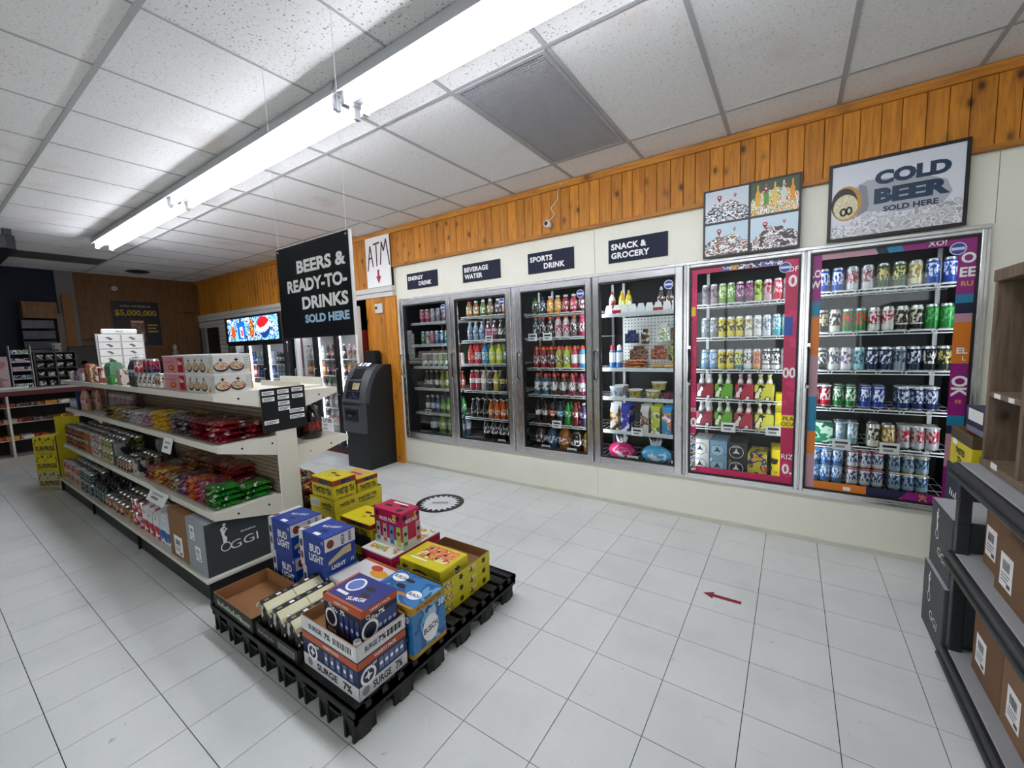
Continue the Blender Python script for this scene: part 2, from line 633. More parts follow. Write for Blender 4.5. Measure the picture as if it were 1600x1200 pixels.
o['kind'] = 'stuff'

# back wall ------------------------------------------------------------
PINE = wood_mat('#d28c22', '#aa6410', '#3a1c08', 'pine')
PINED = wood_mat('#be7e24', '#925814', '#3a1c08', 'pine_trim', horizontal=True)
wb = struct(MB().box(-4.07, XR, 3.53, 3.545, 2.06, CEIL + .03, mat('#4b3a24', .8)).put('wall_back', loc=(0, 0, 0)))
m = MB().box(-4.63, -4.07, 3.5, 3.62, 0, CEIL + .03, mat('#4b3a24', .8))
m.box(XL, -4.63, 3.5, 3.62, 2.1, CEIL + .03, mat('#4b3a24', .8)).box(XL, -8.12, 3.5, 3.62, 0, 2.1, mat('#4b3a24', .8))
m.put('wall_core', wb)
MB().box(-8.2, -4.6, 4.3, 4.35, 0, 2.1, BLACK).box(-8.2, -8.15, 3.62, 4.3, 0, 2.1, BLACK).box(-4.63, -4.58, 3.62, 4.3, 0, 2.1, BLACK).box(-8.2, -4.58, 3.62, 4.35, 2.1, 2.14, BLACK).put('alcove_lining', wb)  # top lid added to keep outside light from leaking in
bw = .092
x = XR
bmesh_cache = {}
def board(x1, x0, z0, z1):
    key = (round(x1 - x0, 3), round(z1 - z0, 3))
    if key not in bmesh_cache:
        h = (x1 - x0) / 2
        bmesh_cache[key] = MB().prism([(-h + .0015, .03), (-h + .0015, .003), (-h + .005, 0), (h - .005, 0), (h - .0015, .003), (h - .0015, .03)], 'z', 0, z1 - z0, PINE).mesh('board')
    place(bmesh_cache[key], 'board', ((x0 + x1) / 2, WY, z0), parent=wb)
k = 0
while x > -9.85:
    wdt = [.092, .10, .085, .092, .105][k % 5]
    k += 1
    if x - wdt < XL:
        break
    z0 = 2.46 if x > -4.06 else (2.22 if x > -9.9 else 0)
    if -4.62 < x - wdt / 2 < -4.07:
        board(x, x - wdt, 0, 2.1)
    board(x, x - wdt, z0, 2.84)
    x -= wdt
struct(MB().box(XL, XR, WY - .022, WY + .02, 2.832, CEIL, PINED).put('trim_1', loc=(0, 0, 0)))
struct(MB().box(-4.07, XR, WY - .012, WY + .03, 2.44, 2.468, PINED).put('trim_2', loc=(0, 0, 0)))
# cream cooler front, in panels
for x0, x1 in ((-4.07, -1.4565), (-1.4535, .9185), (.9215, XR)):
    MB().box(x0, x1, CY, CY + .03, 2.05, 2.445, CREAM).put('wall_panel', wb)
    MB().box(x0, x1, CY, CY + .03, .0, .345, CREAM).put('wall_panel', wb)
MB().box(-4.07, -3.965, CY, CY + .03, .345, 2.05, CREAM).put('wall_panel', wb)
MB().box(.905, XR, CY, CY + .03, .345, 2.05, CREAM).put('wall_panel', wb)
struct(MB().prism([(CY, 0), (CY - .007, 0), (CY - .005, .028), (CY, .034)], 'x', -4.07, .95, mat('#c4c2b2', .5, var=.12, sc_=9)).put('baseboard_back', loc=(0, 0, 0)))
# white slat strip along the pine wall and slat panel at the far end
SLW = mat('#cfcdc6', .5)
for z0, z1 in ((2.10, 2.155), (2.162, 2.225)):
    MB().box(XL, -4.05, WY - .02, WY + .03, z0, z1, SLW, .003).put('slat', wb)
for k in range(27):
    z = 2.088 - .077 * k
    x0 = -9.03 if z < 1.98 else XL
    MB().box(x0, -8.13, WY - .008, WY + .03, max(z - .07, .002), z, SLW, .003).put('slat', wb)
MB().box(XL, -8.12, WY + .028, WY + .034, 0, 2.1, DARK).put('slat_backing', wb)
struct(MB().box(-9.52, -9.05, WY - .02, WY + .02, 0, 1.965, mat('#0a0a0c', .4), .004).box(-9.12, -9.09, WY - .06, WY - .02, .98, 1.01, ALU).put('door_1', loc=(0, 0, 0)))  # slab's near-black colour stands for the shade of an open doorway
struct(MB().box(-9.72, -9.53, WY - .05, WY + .03, 0, 1.98, mat('#8a8a88', .6)).put('trim_3', loc=(0, 0, 0)))
struct(MB().box(-9.89, -9.73, WY - .02, WY + .02, 0, 1.97, mat('#0b0b0d', .4)).put('door_2', loc=(0, 0, 0)))  # another near-black slab, painting the darkness of the opening

# far wall (X-)
PLY = wood_mat('#7e5424', '#573512', '#22100a', 'ply')
wl = struct(MB().box(XL - .1, XL, 1.76, 4.6, 0, CEIL + .03, PLY).put('wall_left', loc=(0, 0, 0)))
MB().box(XL - .1, XL, YF - .2, 1.76, 0, CEIL + .03, mat('#101a33', .7)).put('blue_panel', wl)
struct(MB().box(XL, XL + .05, 1.54, 1.75, 0, CEIL, mat('#787674', .7)).put('trim_4', loc=(0, 0, 0)))
struct(MB().box(XR, XR + .1, YF - .2, 4.6, 0, CEIL + .03, mat('#c9c8bd', .6)).put('wall_right', loc=(0, 0, 0)))
# shop front behind the camera: wall with two large windows added to brighten the room
WX = [(-2.3, -.25), (.05, 2.1)]
m = MB().box(XL - .1, XR + .1, YF - .2, YF - .1, 0, .7, mat('#c9c8bd', .6)).box(XL - .1, XR + .1, YF - .2, YF - .1, 2.55, CEIL + .03, mat('#c9c8bd', .6))
for a, b in ((XL - .1, WX[0][0]), (WX[0][1], WX[1][0]), (WX[1][1], XR + .1)):
    m.box(a, b, YF - .2, YF - .1, .7, 2.55, mat('#c9c8bd', .6))
struct(m.put('wall_front', loc=(0, 0, 0)))
for k, (a, b) in enumerate(WX):
    wn = struct(MB().box(a, b, YF - .17, YF - .16, .7, 2.55, glass_mat((.95, .97, .97), .8)).put('window_%d' % (k + 1), loc=(0, 0, 0)))
    m = MB()
    for e in ((a, a + .05, .7, 2.55), (b - .05, b, .7, 2.55), (a + .05, b - .05, .7, .75), (a + .05, b - .05, 2.5, 2.55), ((a + b) / 2 - .025, (a + b) / 2 + .025, .75, 2.5)):
        m.box(e[0], e[1], YF - .19, YF - .11, e[2], e[3], ALU)
    m.put('window_frame', wn)
    pl = bpy.data.lights.new('window_portal', 'AREA')
    pl.shape = 'RECTANGLE'
    pl.size, pl.size_y = b - a, 1.85
    pl.cycles.is_portal = True
    po_ = bpy.data.objects.new('window_portal', pl)
    po_.location = ((a + b) / 2, YF - .2, 1.625)
    po_.rotation_euler = (PI / 2, 0, 0)
    col.objects.link(po_)

# ================================================================ FLUORESCENT STRIPS
TUBE = mat('#f4f6ff', .3, emit=TUBE_POWER)
HOUS = mat('#b5b7ba', .5)
def fixture(x0, x1, y, label):
    t = thing('fluorescent_fixture', label, 'ceiling light', ((x0 + x1) / 2, y, CEIL - .13), group='twin tube ceiling lights')
    h = (x1 - x0) / 2
    MB().prism([(-.095, .13), (-.116, .056), (-.112, .056), (-.095, .072), (.095, .072), (.112, .056), (.116, .056), (.095, .13)], 'x', -h, h, HOUS).put('housing', t)
    MB().prism([(-.03, .072), (-.022, .05), (.022, .05), (.03, .072)], 'x', -h + .04, h - .04, mat('#54565a', .6)).put('ballast_cover', t)  # added dark strip: shade between the tubes is put into its colour
    for s in (-1, 1):
        MB().cyl((-h + .035, s * .062, .028), .0165, 2 * h - .07, TUBE, 12, 'x').put('tube', t)
        for e in (-1, 1):
            MB().box(e * (h - .03) - .012, e * (h - .03) + .012, s * .062 - .018, s * .062 + .018, .006, .075, mat('#9a9b9d', .4)).put('lampholder', t)
    return t
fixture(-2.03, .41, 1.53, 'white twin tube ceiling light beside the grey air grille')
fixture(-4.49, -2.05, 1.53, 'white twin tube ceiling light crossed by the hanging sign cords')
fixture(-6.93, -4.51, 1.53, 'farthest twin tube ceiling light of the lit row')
# round diffuser far down the ceiling
rv = thing('round_diffuser', 'dark round air diffuser in the ceiling before the wood wall', 'vent', (-9.16, 2.41, CEIL - .02))
MB().lathe([(.15, .02, DARK), (.16, .012, DARK), (.13, .0, DARK), (.12, .01, DARK)], 24).put('outer_ring', rv)
MB().lathe([(.03, .0, DARK), (.09, -.008, DARK), (.1, .012, DARK), (.03, .018, DARK)], 24).put('inner_cone', rv)
# ================================================================ PACKAGING MESHES
PK = {}
def memo(fn):
    def g(*a):
        k = (fn.__name__,) + a
        if k not in PK:
            PK[k] = fn(*a)
        return PK[k]
    return g
@memo
def can(base, ink, form='tall', ink2=None, metal=.25):
    r, h = {'tall': (.033, .158), 'slim': (.0288, .158), 'std': (.033, .122), 'soup': (.037, .108), 'tin': (.05, .1)}[form]
    sd = (hash((base, ink)) % 97) / 7 if False else (sum(map(ord, base + ink)) % 41) / 5.0
    b = canart(base, ink, h * .3, h * .82, 78, metal, sd, .5, ink2)
    return MB().lathe([(r * .8, 0, ALU), (r * .985, .008, b), (r, .016, b), (r, h - .022, b), (r * .97, h - .016, ALU), (r * .84, h - .004, ALU), (r * .84, h, ALU), (r * .76, h - .003, ALU)], 16).mesh('can')
@memo
def bottle(body, label, cap, form='pet', ink=None):
    B = mat(body, .12, 0, .1, 30, 0, .6)
    L = canart(label, ink or '#ffffff', .03, .2, 62, 0, (sum(map(ord, body + label)) % 31) / 4.0, .54)
    C = mat(cap, .4)
    H = {'pet': [(.024, 0, B), (.031, .008, B), (.031, .05, L), (.0312, .118, B), (.03, .135, B), (.014, .175, B), (.013, .185, C), (.0155, .187, C), (.0155, .204, C)],
         'sport': [(.03, 0, B), (.036, .01, B), (.034, .045, L), (.036, .06, L), (.036, .13, B), (.033, .15, B), (.02, .178, C), (.021, .18, C), (.021, .2, C), (.012, .205, C), (.012, .215, C)],
         'soda': [(.024, 0, B), (.033, .012, B), (.030, .06, B), (.033, .085, L), (.033, .135, B), (.028, .165, B), (.0135, .2, B), (.013, .208, C), (.0155, .21, C), (.0155, .225, C)],
         'juice': [(.03, 0, B), (.035, .006, B), (.035, .03, L), (.035, .105, B), (.033, .12, B), (.02, .14, B), (.019, .148, C), (.0215, .15, C), (.0215, .168, C)],
         'glass': [(.027, 0, B), (.031, .006, B), (.031, .045, L), (.031, .105, B), (.029, .125, B), (.014, .165, B), (.0125, .195, C), (.0148, .197, C), (.0148, .207, C)],
         'big': [(.038, 0, B), (.05, .015, B), (.05, .08, L), (.0503, .16, B), (.049, .185, B), (.02, .245, B), (.015, .255, C), (.0175, .257, C), (.0175, .275, C)],
         'jug': [(.055, 0, B), (.066, .015, B), (.066, .06, L), (.0662, .13, B), (.062, .165, B), (.03, .215, B), (.02, .225, C), (.023, .227, C), (.023, .245, C)],
         'sauce': [(.026, 0, B), (.03, .006, B), (.03, .03, L), (.03, .11, B), (.026, .135, B), (.012, .165, C), (.014, .167, C), (.006, .195, C)],
         'cone': [(.033, 0, L), (.033, .008, L), (.03, .07, B), (.0285, .13, B), (.024, .145, C), (.024, .155, C)],
         'wine': [(.03, 0, B), (.0375, .006, B), (.0375, .06, L), (.0377, .15, B), (.037, .19, B), (.0145, .235, C), (.0145, .3, C)],
         'aerosol': [(.026, 0, B), (.0275, .005, B), (.0275, .05, L), (.0275, .14, B), (.022, .16, C), (.02, .165, C), (.019, .195, C), (.008, .21, C)]}[form]
    if form == 'cone':
        L2 = canart('#e8e8e4', body, .0, .09, 30, .1, 1.3, .5)
        H = [(r, h, L2 if mm is L else (mat(body, .3) if mm is B else mm)) for r, h, mm in H]
    return MB().lathe(H, 14).mesh('bottle')
@memo
def carton(base, cols, wd=.075, dp=.075, h=.2, gable=.045, cap=None):
    A = art(base, cols, 16, (sum(map(ord, base)) % 23) / 3.0)
    x, y = wd / 2, dp / 2
    m = MB().box(-x, x, -y, y, 0, h, A)
    if gable:
        m.prism([(-y, h), (y, h), (.004, h + gable), (.004, h + gable + .018), (-.004, h + gable + .018), (-.004, h + gable)], 'x', -x, x, mat(base, .4))
    if cap:
        m.cyl((0, -y * .55, h + gable * .3), .016, .03, mat(cap, .4), 10)
    return m.mesh('carton')
@memo
def caseboard(base, cols, w_, d_, h_, seed=1.0):
    A = art(base, cols, 11, seed)
    return MB().box(-w_ / 2, w_ / 2, -d_ / 2, d_ / 2, 0, h_, A, .004).mesh('case')
@memo
def bag(base, cols, w_=.13, d_=.19, h_=.036, seed=1.0, rough=.22):
    """sealed foil bag lying flat, seals at the two short ends"""
    rnd = random.Random(base + str(seed))
    A = art(base, cols, 19, seed, (1, 1, 1), rough, .53, .09, 0, .5, 3)
    nx, ny = 8, 8
    top, bot = [], []
    for j in range(ny + 1):
        v = j / ny * 2 - 1
        rt, rb = [], []
        for i in range(nx + 1):
            u = i / nx * 2 - 1
            e = max(0, (1 - abs(u) ** 3.0)) ** .6 * max(0, (1 - abs(v) ** 4)) ** .55
            wob = rnd.uniform(-.12, .12) * h_ if abs(u) < 1 and abs(v) < 1 else 0
            px = u * w_ / 2 * (1 - .06 * (1 - abs(v)))
            py = v * d_ / 2
            rt.append((px, py, h_ * .45 + e * h_ * .55 + wob))
            rb.append((px, py, max(0, h_ * .45 - e * h_ * .45)))
        top.append(rt)
        bot.append(rb[::-1])
    m = MB()
    m.quadstrip(top, A, True)
    m.quadstrip(bot, A, True)
    for j in range(ny):
        m.add([top[j][0], top[j + 1][0], bot[j + 1][-1], bot[j][-1]], [(0, 1, 2, 3)], A)
        m.add([top[j][-1], bot[j][0], bot[j + 1][0], top[j + 1][-1]], [(0, 1, 2, 3)], A)
    return m.mesh('bag')
@memo
def standbag(base, cols, low, w_=.1, d_=.065, h_=.2, seed=1.0):
    """paper flour bag standing up: square base, folded top"""
    A = art(base, cols, 18, seed, (1, 1, 1), .5, .56, .05)
    Lm = art(low, ['#e8e8ea'], 22, seed + 2, (1, 1, 1), .5, .6, .1)
    x, y = w_ / 2, d_ / 2
    rows = []
    for z, kx, ky in ((0, .97, .95), (h_ * .1, 1, 1), (h_ * .45, 1.02, 1.05), (h_ * .46, 1.02, 1.05), (h_ * .8, 1, 1), (h_ * .92, .98, .72), (h_, .95, .12), (h_ + .012, .94, .1)):
        rows.append([(-x * kx, -y * ky, z), (-x * kx * .3, -y * ky * 1.06, z), (x * kx, -y * ky, z), (x * kx * 1.03, 0, z), (x * kx, y * ky, z), (-x * kx, y * ky, z), (-x * kx * 1.03, 0, z)])
    m = MB()
    m.quadstrip(rows[:3], Lm, False, True)
    m.quadstrip(rows[2:], A, False, True)
    m.add(rows[-1], [tuple(range(7))], A)
    return m.mesh('bag')
@memo
def tub(base, lid, r=.055, h=.06, ink='#333333'):
    b = canart(base, ink, .015, h * .8, 40, 0, 2.0, .55)
    l = mat(lid, .35)
    return MB().lathe([(r * .82, 0, b), (r, h, b), (r * 1.05, h, l), (r * 1.05, h + .009, l), (r * .9, h + .009, l), (r * .88, h + .006, l)], 18).mesh('tub')
@memo
def carrier(base, cols, capc):
    """cardboard four-bottle carrier with bottle necks above it"""
    A = art(base, cols, 20, 3.0, (1, 1, 1), .4, .55, .07)
    m = MB().box(-.062, .062, -.062, .062, 0, .115, A, .002)
    N = mat(capc, .15, 0, .1, 30, 0, .6)
    W = mat('#dfe3e2', .3)
    for sx in (-1, 1):
        for sy in (-1, 1):
            m.lathe([(.022, .115, N), (.019, .13, W), (.0105, .155, N), (.0095, .18, W), (.012, .181, W), (.012, .192, W)], 10, (sx * .03, sy * .03, 0))
    return m.mesh('bottle_carrier')
@memo
def sixpack(base, ink, ring, form='tall', nc=3):
    """cans held by a plastic ring"""
    r, h = {'tall': (.033, .158), 'std': (.033, .122)}[form]
    b = canart(base, ink, h * .3, h * .82, 78, .25, 1.7, .5)
    R = mat(ring, .35)
    m = MB()
    for i in range(nc):
        for j in range(2):
            m.lathe([(r * .8, 0, ALU), (r, .012, b), (r, h - .02, ALU), (r * .84, h - .004, ALU), (r * .84, h, ALU)], 14, ((i - (nc - 1) / 2) * .067, (j - .5) * .067, 0))
    m.box(-.0335 * nc + .001, .0335 * nc - .001, -.066, .066, h - .012, h - .004, R, .003)
    return m.mesh('can_pack')

# ================================================================ WALK-IN COOLER, THREE TWO-DOOR CASES
DOORS = [(-3.955, -3.142), (-3.134, -2.338), (-2.268, -1.475), (-1.462, -.715), (-.688, .056), (.066, .885)]
SHELF = [[1.759, 1.495, 1.227, .96, .656, .371], [1.784, 1.521, 1.257, .956, .648, .388], [1.752, 1.519, 1.217, .947, .649, .388],
         [1.706, 1.22, .956, .649, .388], [1.725, 1.465, 1.213, .980, .752, .372], [1.753, 1.474, 1.212, .952, .693, .405]]
DN = ['energy drink door', 'beverage water door', 'sports drink door', 'snack and grocery door', 'pink bordered door', 'purple bordered door']
Z0, Z1 = .345, 2.05
GLASS = glass_mat((.95, .97, .965), .5)
LINER = mat('#0b0c0e', .6)
WIRE = mat('#e4e6e6', .4)
LED = mat('#eef6ff', .3, emit=CASE_LIGHT)
PINK, PURP = mat('#b3134e', .35), mat('#8a1672', .35)
CASES = []
for c, (xa, xb, nm) in enumerate(((-3.975, -2.303, 'steel two door cooler case under the energy and beverage signs'), (-2.303, -.7015, 'steel two door cooler case under the sports and snack signs'), (-.7015, .905, 'steel two door beer cooler case with printed door borders'))):
    t = thing('cooler_case', nm, 'cooler', ((xa + xb) / 2, CY, Z0))
    CASES.append(t)
    ox = (xa + xb) / 2
    def bx(m, x0, x1, y0, y1, z0, z1, mm, ch=0.0):
        return m.box(x0 - ox, x1 - ox, y0 - CY, y1 - CY, z0 - Z0, z1 - Z0, mm, ch)
    m = MB()
    bx(m, xa, xb, CY - .028, CY + .05, Z1 - .026, Z1, STEELH, .004)
    bx(m, xa, xb, CY - .028, CY + .05, Z0, Z0 + .026, STEELH, .004)
    bx(m, xa, DOORS[2 * c][0] - .003, CY - .026, CY + .05, Z0 + .026, Z1 - .026, STEEL, .003)
    bx(m, DOORS[2 * c + 1][1] + .003, xb, CY - .026, CY + .05, Z0 + .026, Z1 - .026, STEEL, .003)
    bx(m, DOORS[2 * c][1] - .02, DOORS[2 * c + 1][0] + .02, CY + .005, CY + .06, Z0 + .026, Z1 - .026, STEEL, .003)
    m.put('frame', t)
    m = MB()
    bx(m, xa, xb, 4.22, 4.26, Z0 - .02, Z1 + .04, LINER)
    bx(m, xa, xb, CY + .05, 4.26, Z0 - .02, Z0 + .012, LINER)
    bx(m, xa, xb, CY + .05, 4.26, Z1, Z1 + .04, LINER)
    if c == 0:
        bx(m, xa - .03, xa, CY + .03, 4.26, Z0 - .02, Z1 + .04, LINER)
    if c == 2:
        bx(m, xb, xb + .03, CY + .03, 4.26, Z0 - .02, Z1 + .04, LINER)
    m.put('liner', t)
    for di in (2 * c, 2 * c + 1):
        d0, d1 = DOORS[di]
        # wire shelves
        for z in SHELF[di]:
            m = MB()
            y0, y1 = 3.615, 4.1
            zz = z - .004
            for q in (-.018, 0.0):
                m.tube([(d0 + .01 - ox, y0 - CY, zz + q - Z0), (d1 - .01 - ox, y0 - CY, zz + q - Z0)], .0035, WIRE, 5)
            nseg = 6
            for q in range(nseg):
                a = d0 + .03 + (d1 - d0 - .06) * q / nseg
                b = d0 + .03 + (d1 - d0 - .06) * (q + 1) / nseg
                m.tube([(a + .004 - ox, y0 - CY - .002, zz - .018 - Z0), (a + .018 - ox, y0 - CY - .002, zz + .004 - Z0), (b - .018 - ox, y0 - CY - .002, zz + .004 - Z0), (b - .004 - ox, y0 - CY - .002, zz - .018 - Z0)], .003, WIRE, 4)
            for q in range(16):
                a = d0 + .02 + (d1 - d0 - .04) * q / 15
                bx(m, a - .0015, a + .0015, y0, y1, zz - .002, zz + .001, WIRE)
            for q in (.16, .32, .48):
                bx(m, d0 + .01, d1 - .01, y0 + q - .002, y0 + q + .002, zz - .005, zz - .002, WIRE)
            sh = m.put('shelf', t)
            if di in (0, 3) and z > .5:
                bx(MB(), d0 + .03, d1 - .03, y0 - .008, y0 - .005, zz - .026, zz + .002, mat('#c6c9ca', .4)).put('price_strip', sh)
        # lamp behind the hinge-side stile
        if di in (3, 4, 5):
            lw = .02
            bx(MB(), d0 + .01, d0 + .01 + lw, CY + .064, CY + .078, Z0 + .07, Z1 - .07, LED).put('lamp', t)
        if di in (0, 2, 4, 5):
            bx(MB(), d1 - .03, d1 - .012, CY + .064, CY + .078, Z0 + .07, Z1 - .07, LED).put('lamp', t)
        bx(MB(), d0 + .06, d1 - .06, CY + .064, CY + .08, Z1 - .03, Z1 - .015, LED).put('lamp', t)
        for q in (d0 + .05, d1 - .05):
            bx(MB(), q - .012, q + .012, 4.12, 4.14, Z0 + .02, Z1 - .02, ALU).put('shelf_standard', t)
        # door
        dz0, dz1 = Z0 + .028, Z1 - .028
        st = .056 if di < 4 else .022
        m = MB()
        bx(m, d0, d0 + st, CY - .05, CY, dz0, dz1, STEEL, .004)
        bx(m, d1 - st, d1, CY - .05, CY, dz0, dz1, STEEL, .004)
        bx(m, d0 + st, d1 - st, CY - .05, CY, dz1 - st, dz1, STEELH, .004)
        bx(m, d0 + st, d1 - st, CY - .05, CY, dz0, dz0 + st, STEELH, .004)
        dr = m.put('door', t)
        m = MB()
        g = .012
        i0_, i1_, k0, k1 = d0 + st, d1 - st, dz0 + st, dz1 - st
        for e in ((i0_, i0_ + g, k0, k1), (i1_ - g, i1_, k0, k1), (i0_ + g, i1_ - g, k0, k0 + g), (i0_ + g, i1_ - g, k1 - g, k1)):
            bx(m, e[0], e[1], CY - .044, CY - .01, e[2], e[3], BLACK)
        m.put('gasket', dr)
        bx(MB(), i0_ + .002, i1_ - .002, CY - .030, CY - .024, k0 + .002, k1 - .002, GLASS).put('glass_pane', dr)
        # pull handle on the left stile
        hx_ = d0 + .026 - ox
        m = MB()
        m.tube([(hx_, -.052, .78), (hx_, -.088, .79), (hx_, -.088, 1.03), (hx_, -.052, 1.04)], .007, DARK, 8)
        for q in (.775, 1.045):
            m.box(hx_ - .011, hx_ + .011, -.06, -.05, q - .02, q + .02, CHROME, .003)
        m.put('handle', dr)
        # round maker badge
        m = MB().on('-y', (d1 - .11 - ox, CY - .031 - CY, dz1 - st - .07 - Z0))
        m.disc(0, 0, .036, mat('#c9d2ea', .4)).disc(0, 0, .031, mat('#2c3f8f', .4), d=.0004).rect(-.028, .028, -.008, .008, mat('#c9d2ea', .4), .0008)
        m.put('badge', dr)
        if di >= 4:
            # printed film border on the glass
            m = MB().on('-y', (0, CY - .0305 - CY, 0))
            bs, W_ = (.052, .085) if di == 4 else (.06, .085), WHITE
            l0, l1, r0_, r1_ = i0_ - ox, i0_ + bs[0] - ox, i1_ - bs[1] - ox, i1_ - ox
            b0, b1, t0_, t1_ = k0 - Z0, k0 + .075 - Z0, k1 - .05 - Z0, k1 - Z0
            if di == 4:
                A1 = art('#b3134e', ['#c8205f', '#7d0e38'], 9, 2.0, (1, 1, 1), .35, .55, .12)
                A2 = art('#3d6ea8', ['#e8e8f0', '#1d2d5c', '#c9a23a'], 26, 1.0, (1, 1, 1), .35, .45, .08)
                m.rect(l0, l1, b0, t1_, A1).rect(r0_, r1_, b0, t1_, A1).rect(l1, r0_, t0_, t1_, A1).rect(l1, r0_, b0, b1 - .015, A1)
                m.rect(l0 + .22, r0_ - .02, t0_ + .004, t1_ - .004, A2, .0003)
                m.rect(l0, l1, b0 + .02, b0 + .32, A2, .0003)
                m.text('OF', (r0_ + r1_) / 2, 1.57, .035, W_).text('0', (r0_ + r1_) / 2, 1.49, .08, W_, .05, bold=.03)
                m.text('00', (r0_ + r1_) / 2 - .005, .86, .075, W_, .075, bold=.03)
                m.text('ES', (l0 + l1) / 2 + .008, .56, .03, W_).text('0', (l0 + l1) / 2 + .008, .46, .075, W_, .045, bold=.03)
                m.text('RIZ', (r0_ + r1_) / 2, .26, .035, W_).text('0.', (r0_ + r1_) / 2, .17, .075, W_, .06, bold=.03)
                Yl = mat('#e8cf2a', .4)
                m.rect(r0_, r1_, .47, .56, Yl, .0003).text('PLA', (r0_ + r1_) / 2, .535, .028, INK).text('ODA', (r0_ + r1_) / 2, .495, .028, INK)
                m.rect(l0, l1 - .01, 1.29, 1.36, Yl, .0003)
                m.rect(r0_, r0_ + .05, 1.12, 1.25, mat('#274c9c', .4), .0003)
                m.text('DI', (l0 + l1) / 2, .30, .03, W_)
            else:
                TEAL, OR, DKN, PK_ = mat('#1a7a9c', .4), mat('#d1751a', .4), mat('#141a3c', .4), mat('#b48a94', .4)
                m.rect(l0, l1, b0, t1_, PK_).rect(r0_, r1_, b0, t1_, PURP).rect(l1, r0_, t0_, t1_, PURP).rect(l1, r0_, b0, b1 - .01, OR)
                m.rect(l0, l1, 1.34, t1_, PURP, .0003).rect(l0, l1, 1.24, 1.34, TEAL, .0003).rect(l0, l1, .98, 1.24, OR, .0003)
                m.rect(l0, l1, .46, .7, TEAL, .0003).rect(l0, l1, .3, .46, OR, .0003)
                m.text('LO', (l0 + l1) / 2, 1.52, .05, WHITE, .055, bold=.03).text('W', (l0 + l1) / 2, 1.45, .05, WHITE, .055, bold=.03)
                m.rect(l1, l1 + .28, t0_, t1_, PK_, .0003).poly([(l1 + .28, t0_), (l1 + .33, t0_), (l1 + .31, t1_), (l1 + .26, t1_)], DKN, .0005).poly([(l1 + .33, t0_), (l1 + .40, t0_), (l1 + .38, t1_), (l1 + .31, t1_)], TEAL, .0005)
                m.text('XO!', r0_ - .09, (t0_ + t1_) / 2, .032, WHITE)
                z = t0_ - .28
                for h_, mm in ((.05, TEAL), (.06, DKN), (.05, PK_), (.24, OR), (.03, PURP), (.28, PURP), (.06, TEAL), (.05, DKN), (.2, PK_), (.2, PURP)):
                    m.rect(r0_, r1_, max(z - h_, b0), z, mm, .0003)
                    z -= h_
                cxr = (r0_ + r1_) / 2
                m.text('O', cxr, 1.53, .06, WHITE, .06, bold=.03).text('EE', cxr, 1.45, .055, WHITE, .065, bold=.03).text('RU', cxr, 1.385, .028, mat('#e0a83a', .4))
                m.text('EL', cxr, 1.00, .035, WHITE, bold=.03).text('L', cxr + .01, .955, .025, WHITE)
                m.text('OK', cxr, .79, .07, WHITE, .125, -PI / 2, .03).text('EE', cxr, .70, .02, mat('#e0a83a', .4))
                m.poly([(r0_ - .35, b0), (r0_ - .2, b0), (r0_ - .15, b1 - .01), (r0_ - .35, b1 - .01)], DKN, .0004).rect(r0_ - .18, r0_, b0, b1 - .01, PURP, .0003)
                m.text('OF', r0_ - .08, b0 + .03, .035, mat('#e0a83a', .4), rot=PI / 2).text('E', r0_ - .02, b0 + .03, .05, WHITE, bold=.03).rect(l1 + .16, l1 + .2, b0 + .02, b0 + .045, WHITE, .0005)
            m.put('printed_border', dr)
        else:
            for q in (.35, .62):
                bx(MB(), d1 - .02, d1 - .006, CY - .058, CY - .05, dz0 + q, dz0 + q + .04, CHROME, .002).put('hinge_cap', dr)

# ---------------------------------------------------------------- stock behind the doors
ORD6 = ['top', 'second', 'third', 'fourth', 'fifth', 'bottom']
ORD5 = ['top', 'second', 'third', 'fourth', 'bottom']
def stock(di, si, items, x0=None, x1=None, y=3.66, deep=None, dz=0.0, gap_y=.073, shelf=None):
    """items: list of (mesh, name, words, category)"""
    z = SHELF[di][si] + dz
    ords = ORD6 if len(SHELF[di]) == 6 else ORD5
    a, b = x0 if x0 is not None else DOORS[di][0] + .105, x1 if x1 is not None else DOORS[di][1] - .095
    n = len(items)
    deep = deep if deep is not None else (2 if z < 1.3 else 1)
    for i, (me, nm, words, cat) in enumerate(items):
        x = a if n == 1 else a + (b - a) * i / (n - 1)
        for r in range(deep):
            place(me, nm, (x + random.uniform(-.001, .001), y + r * gap_y + random.uniform(-.001, .001), z),
                  '%s%s on %s shelf behind %s' % (words, '' if deep == 1 else (', front row', ', second row')[min(r, 1)], ords[si], DN[di]), cat, '%s, %s shelf of %s' % (nm.replace('_', ' ') + 's', ords[si], DN[di]), rz=random.uniform(-.5, .5) if nm in ('can', 'drink_can') else random.uniform(-.08, .08))
def C(base, ink, words, form='tall', ink2=None):
    return (can(base, ink, form, ink2), 'drink_can', words + ' can', 'can')
def Bt(body, label, cap, words, form='pet', ink=None):
    return (bottle(body, label, cap, form, ink), 'drink_bottle', words + ' bottle', 'bottle')

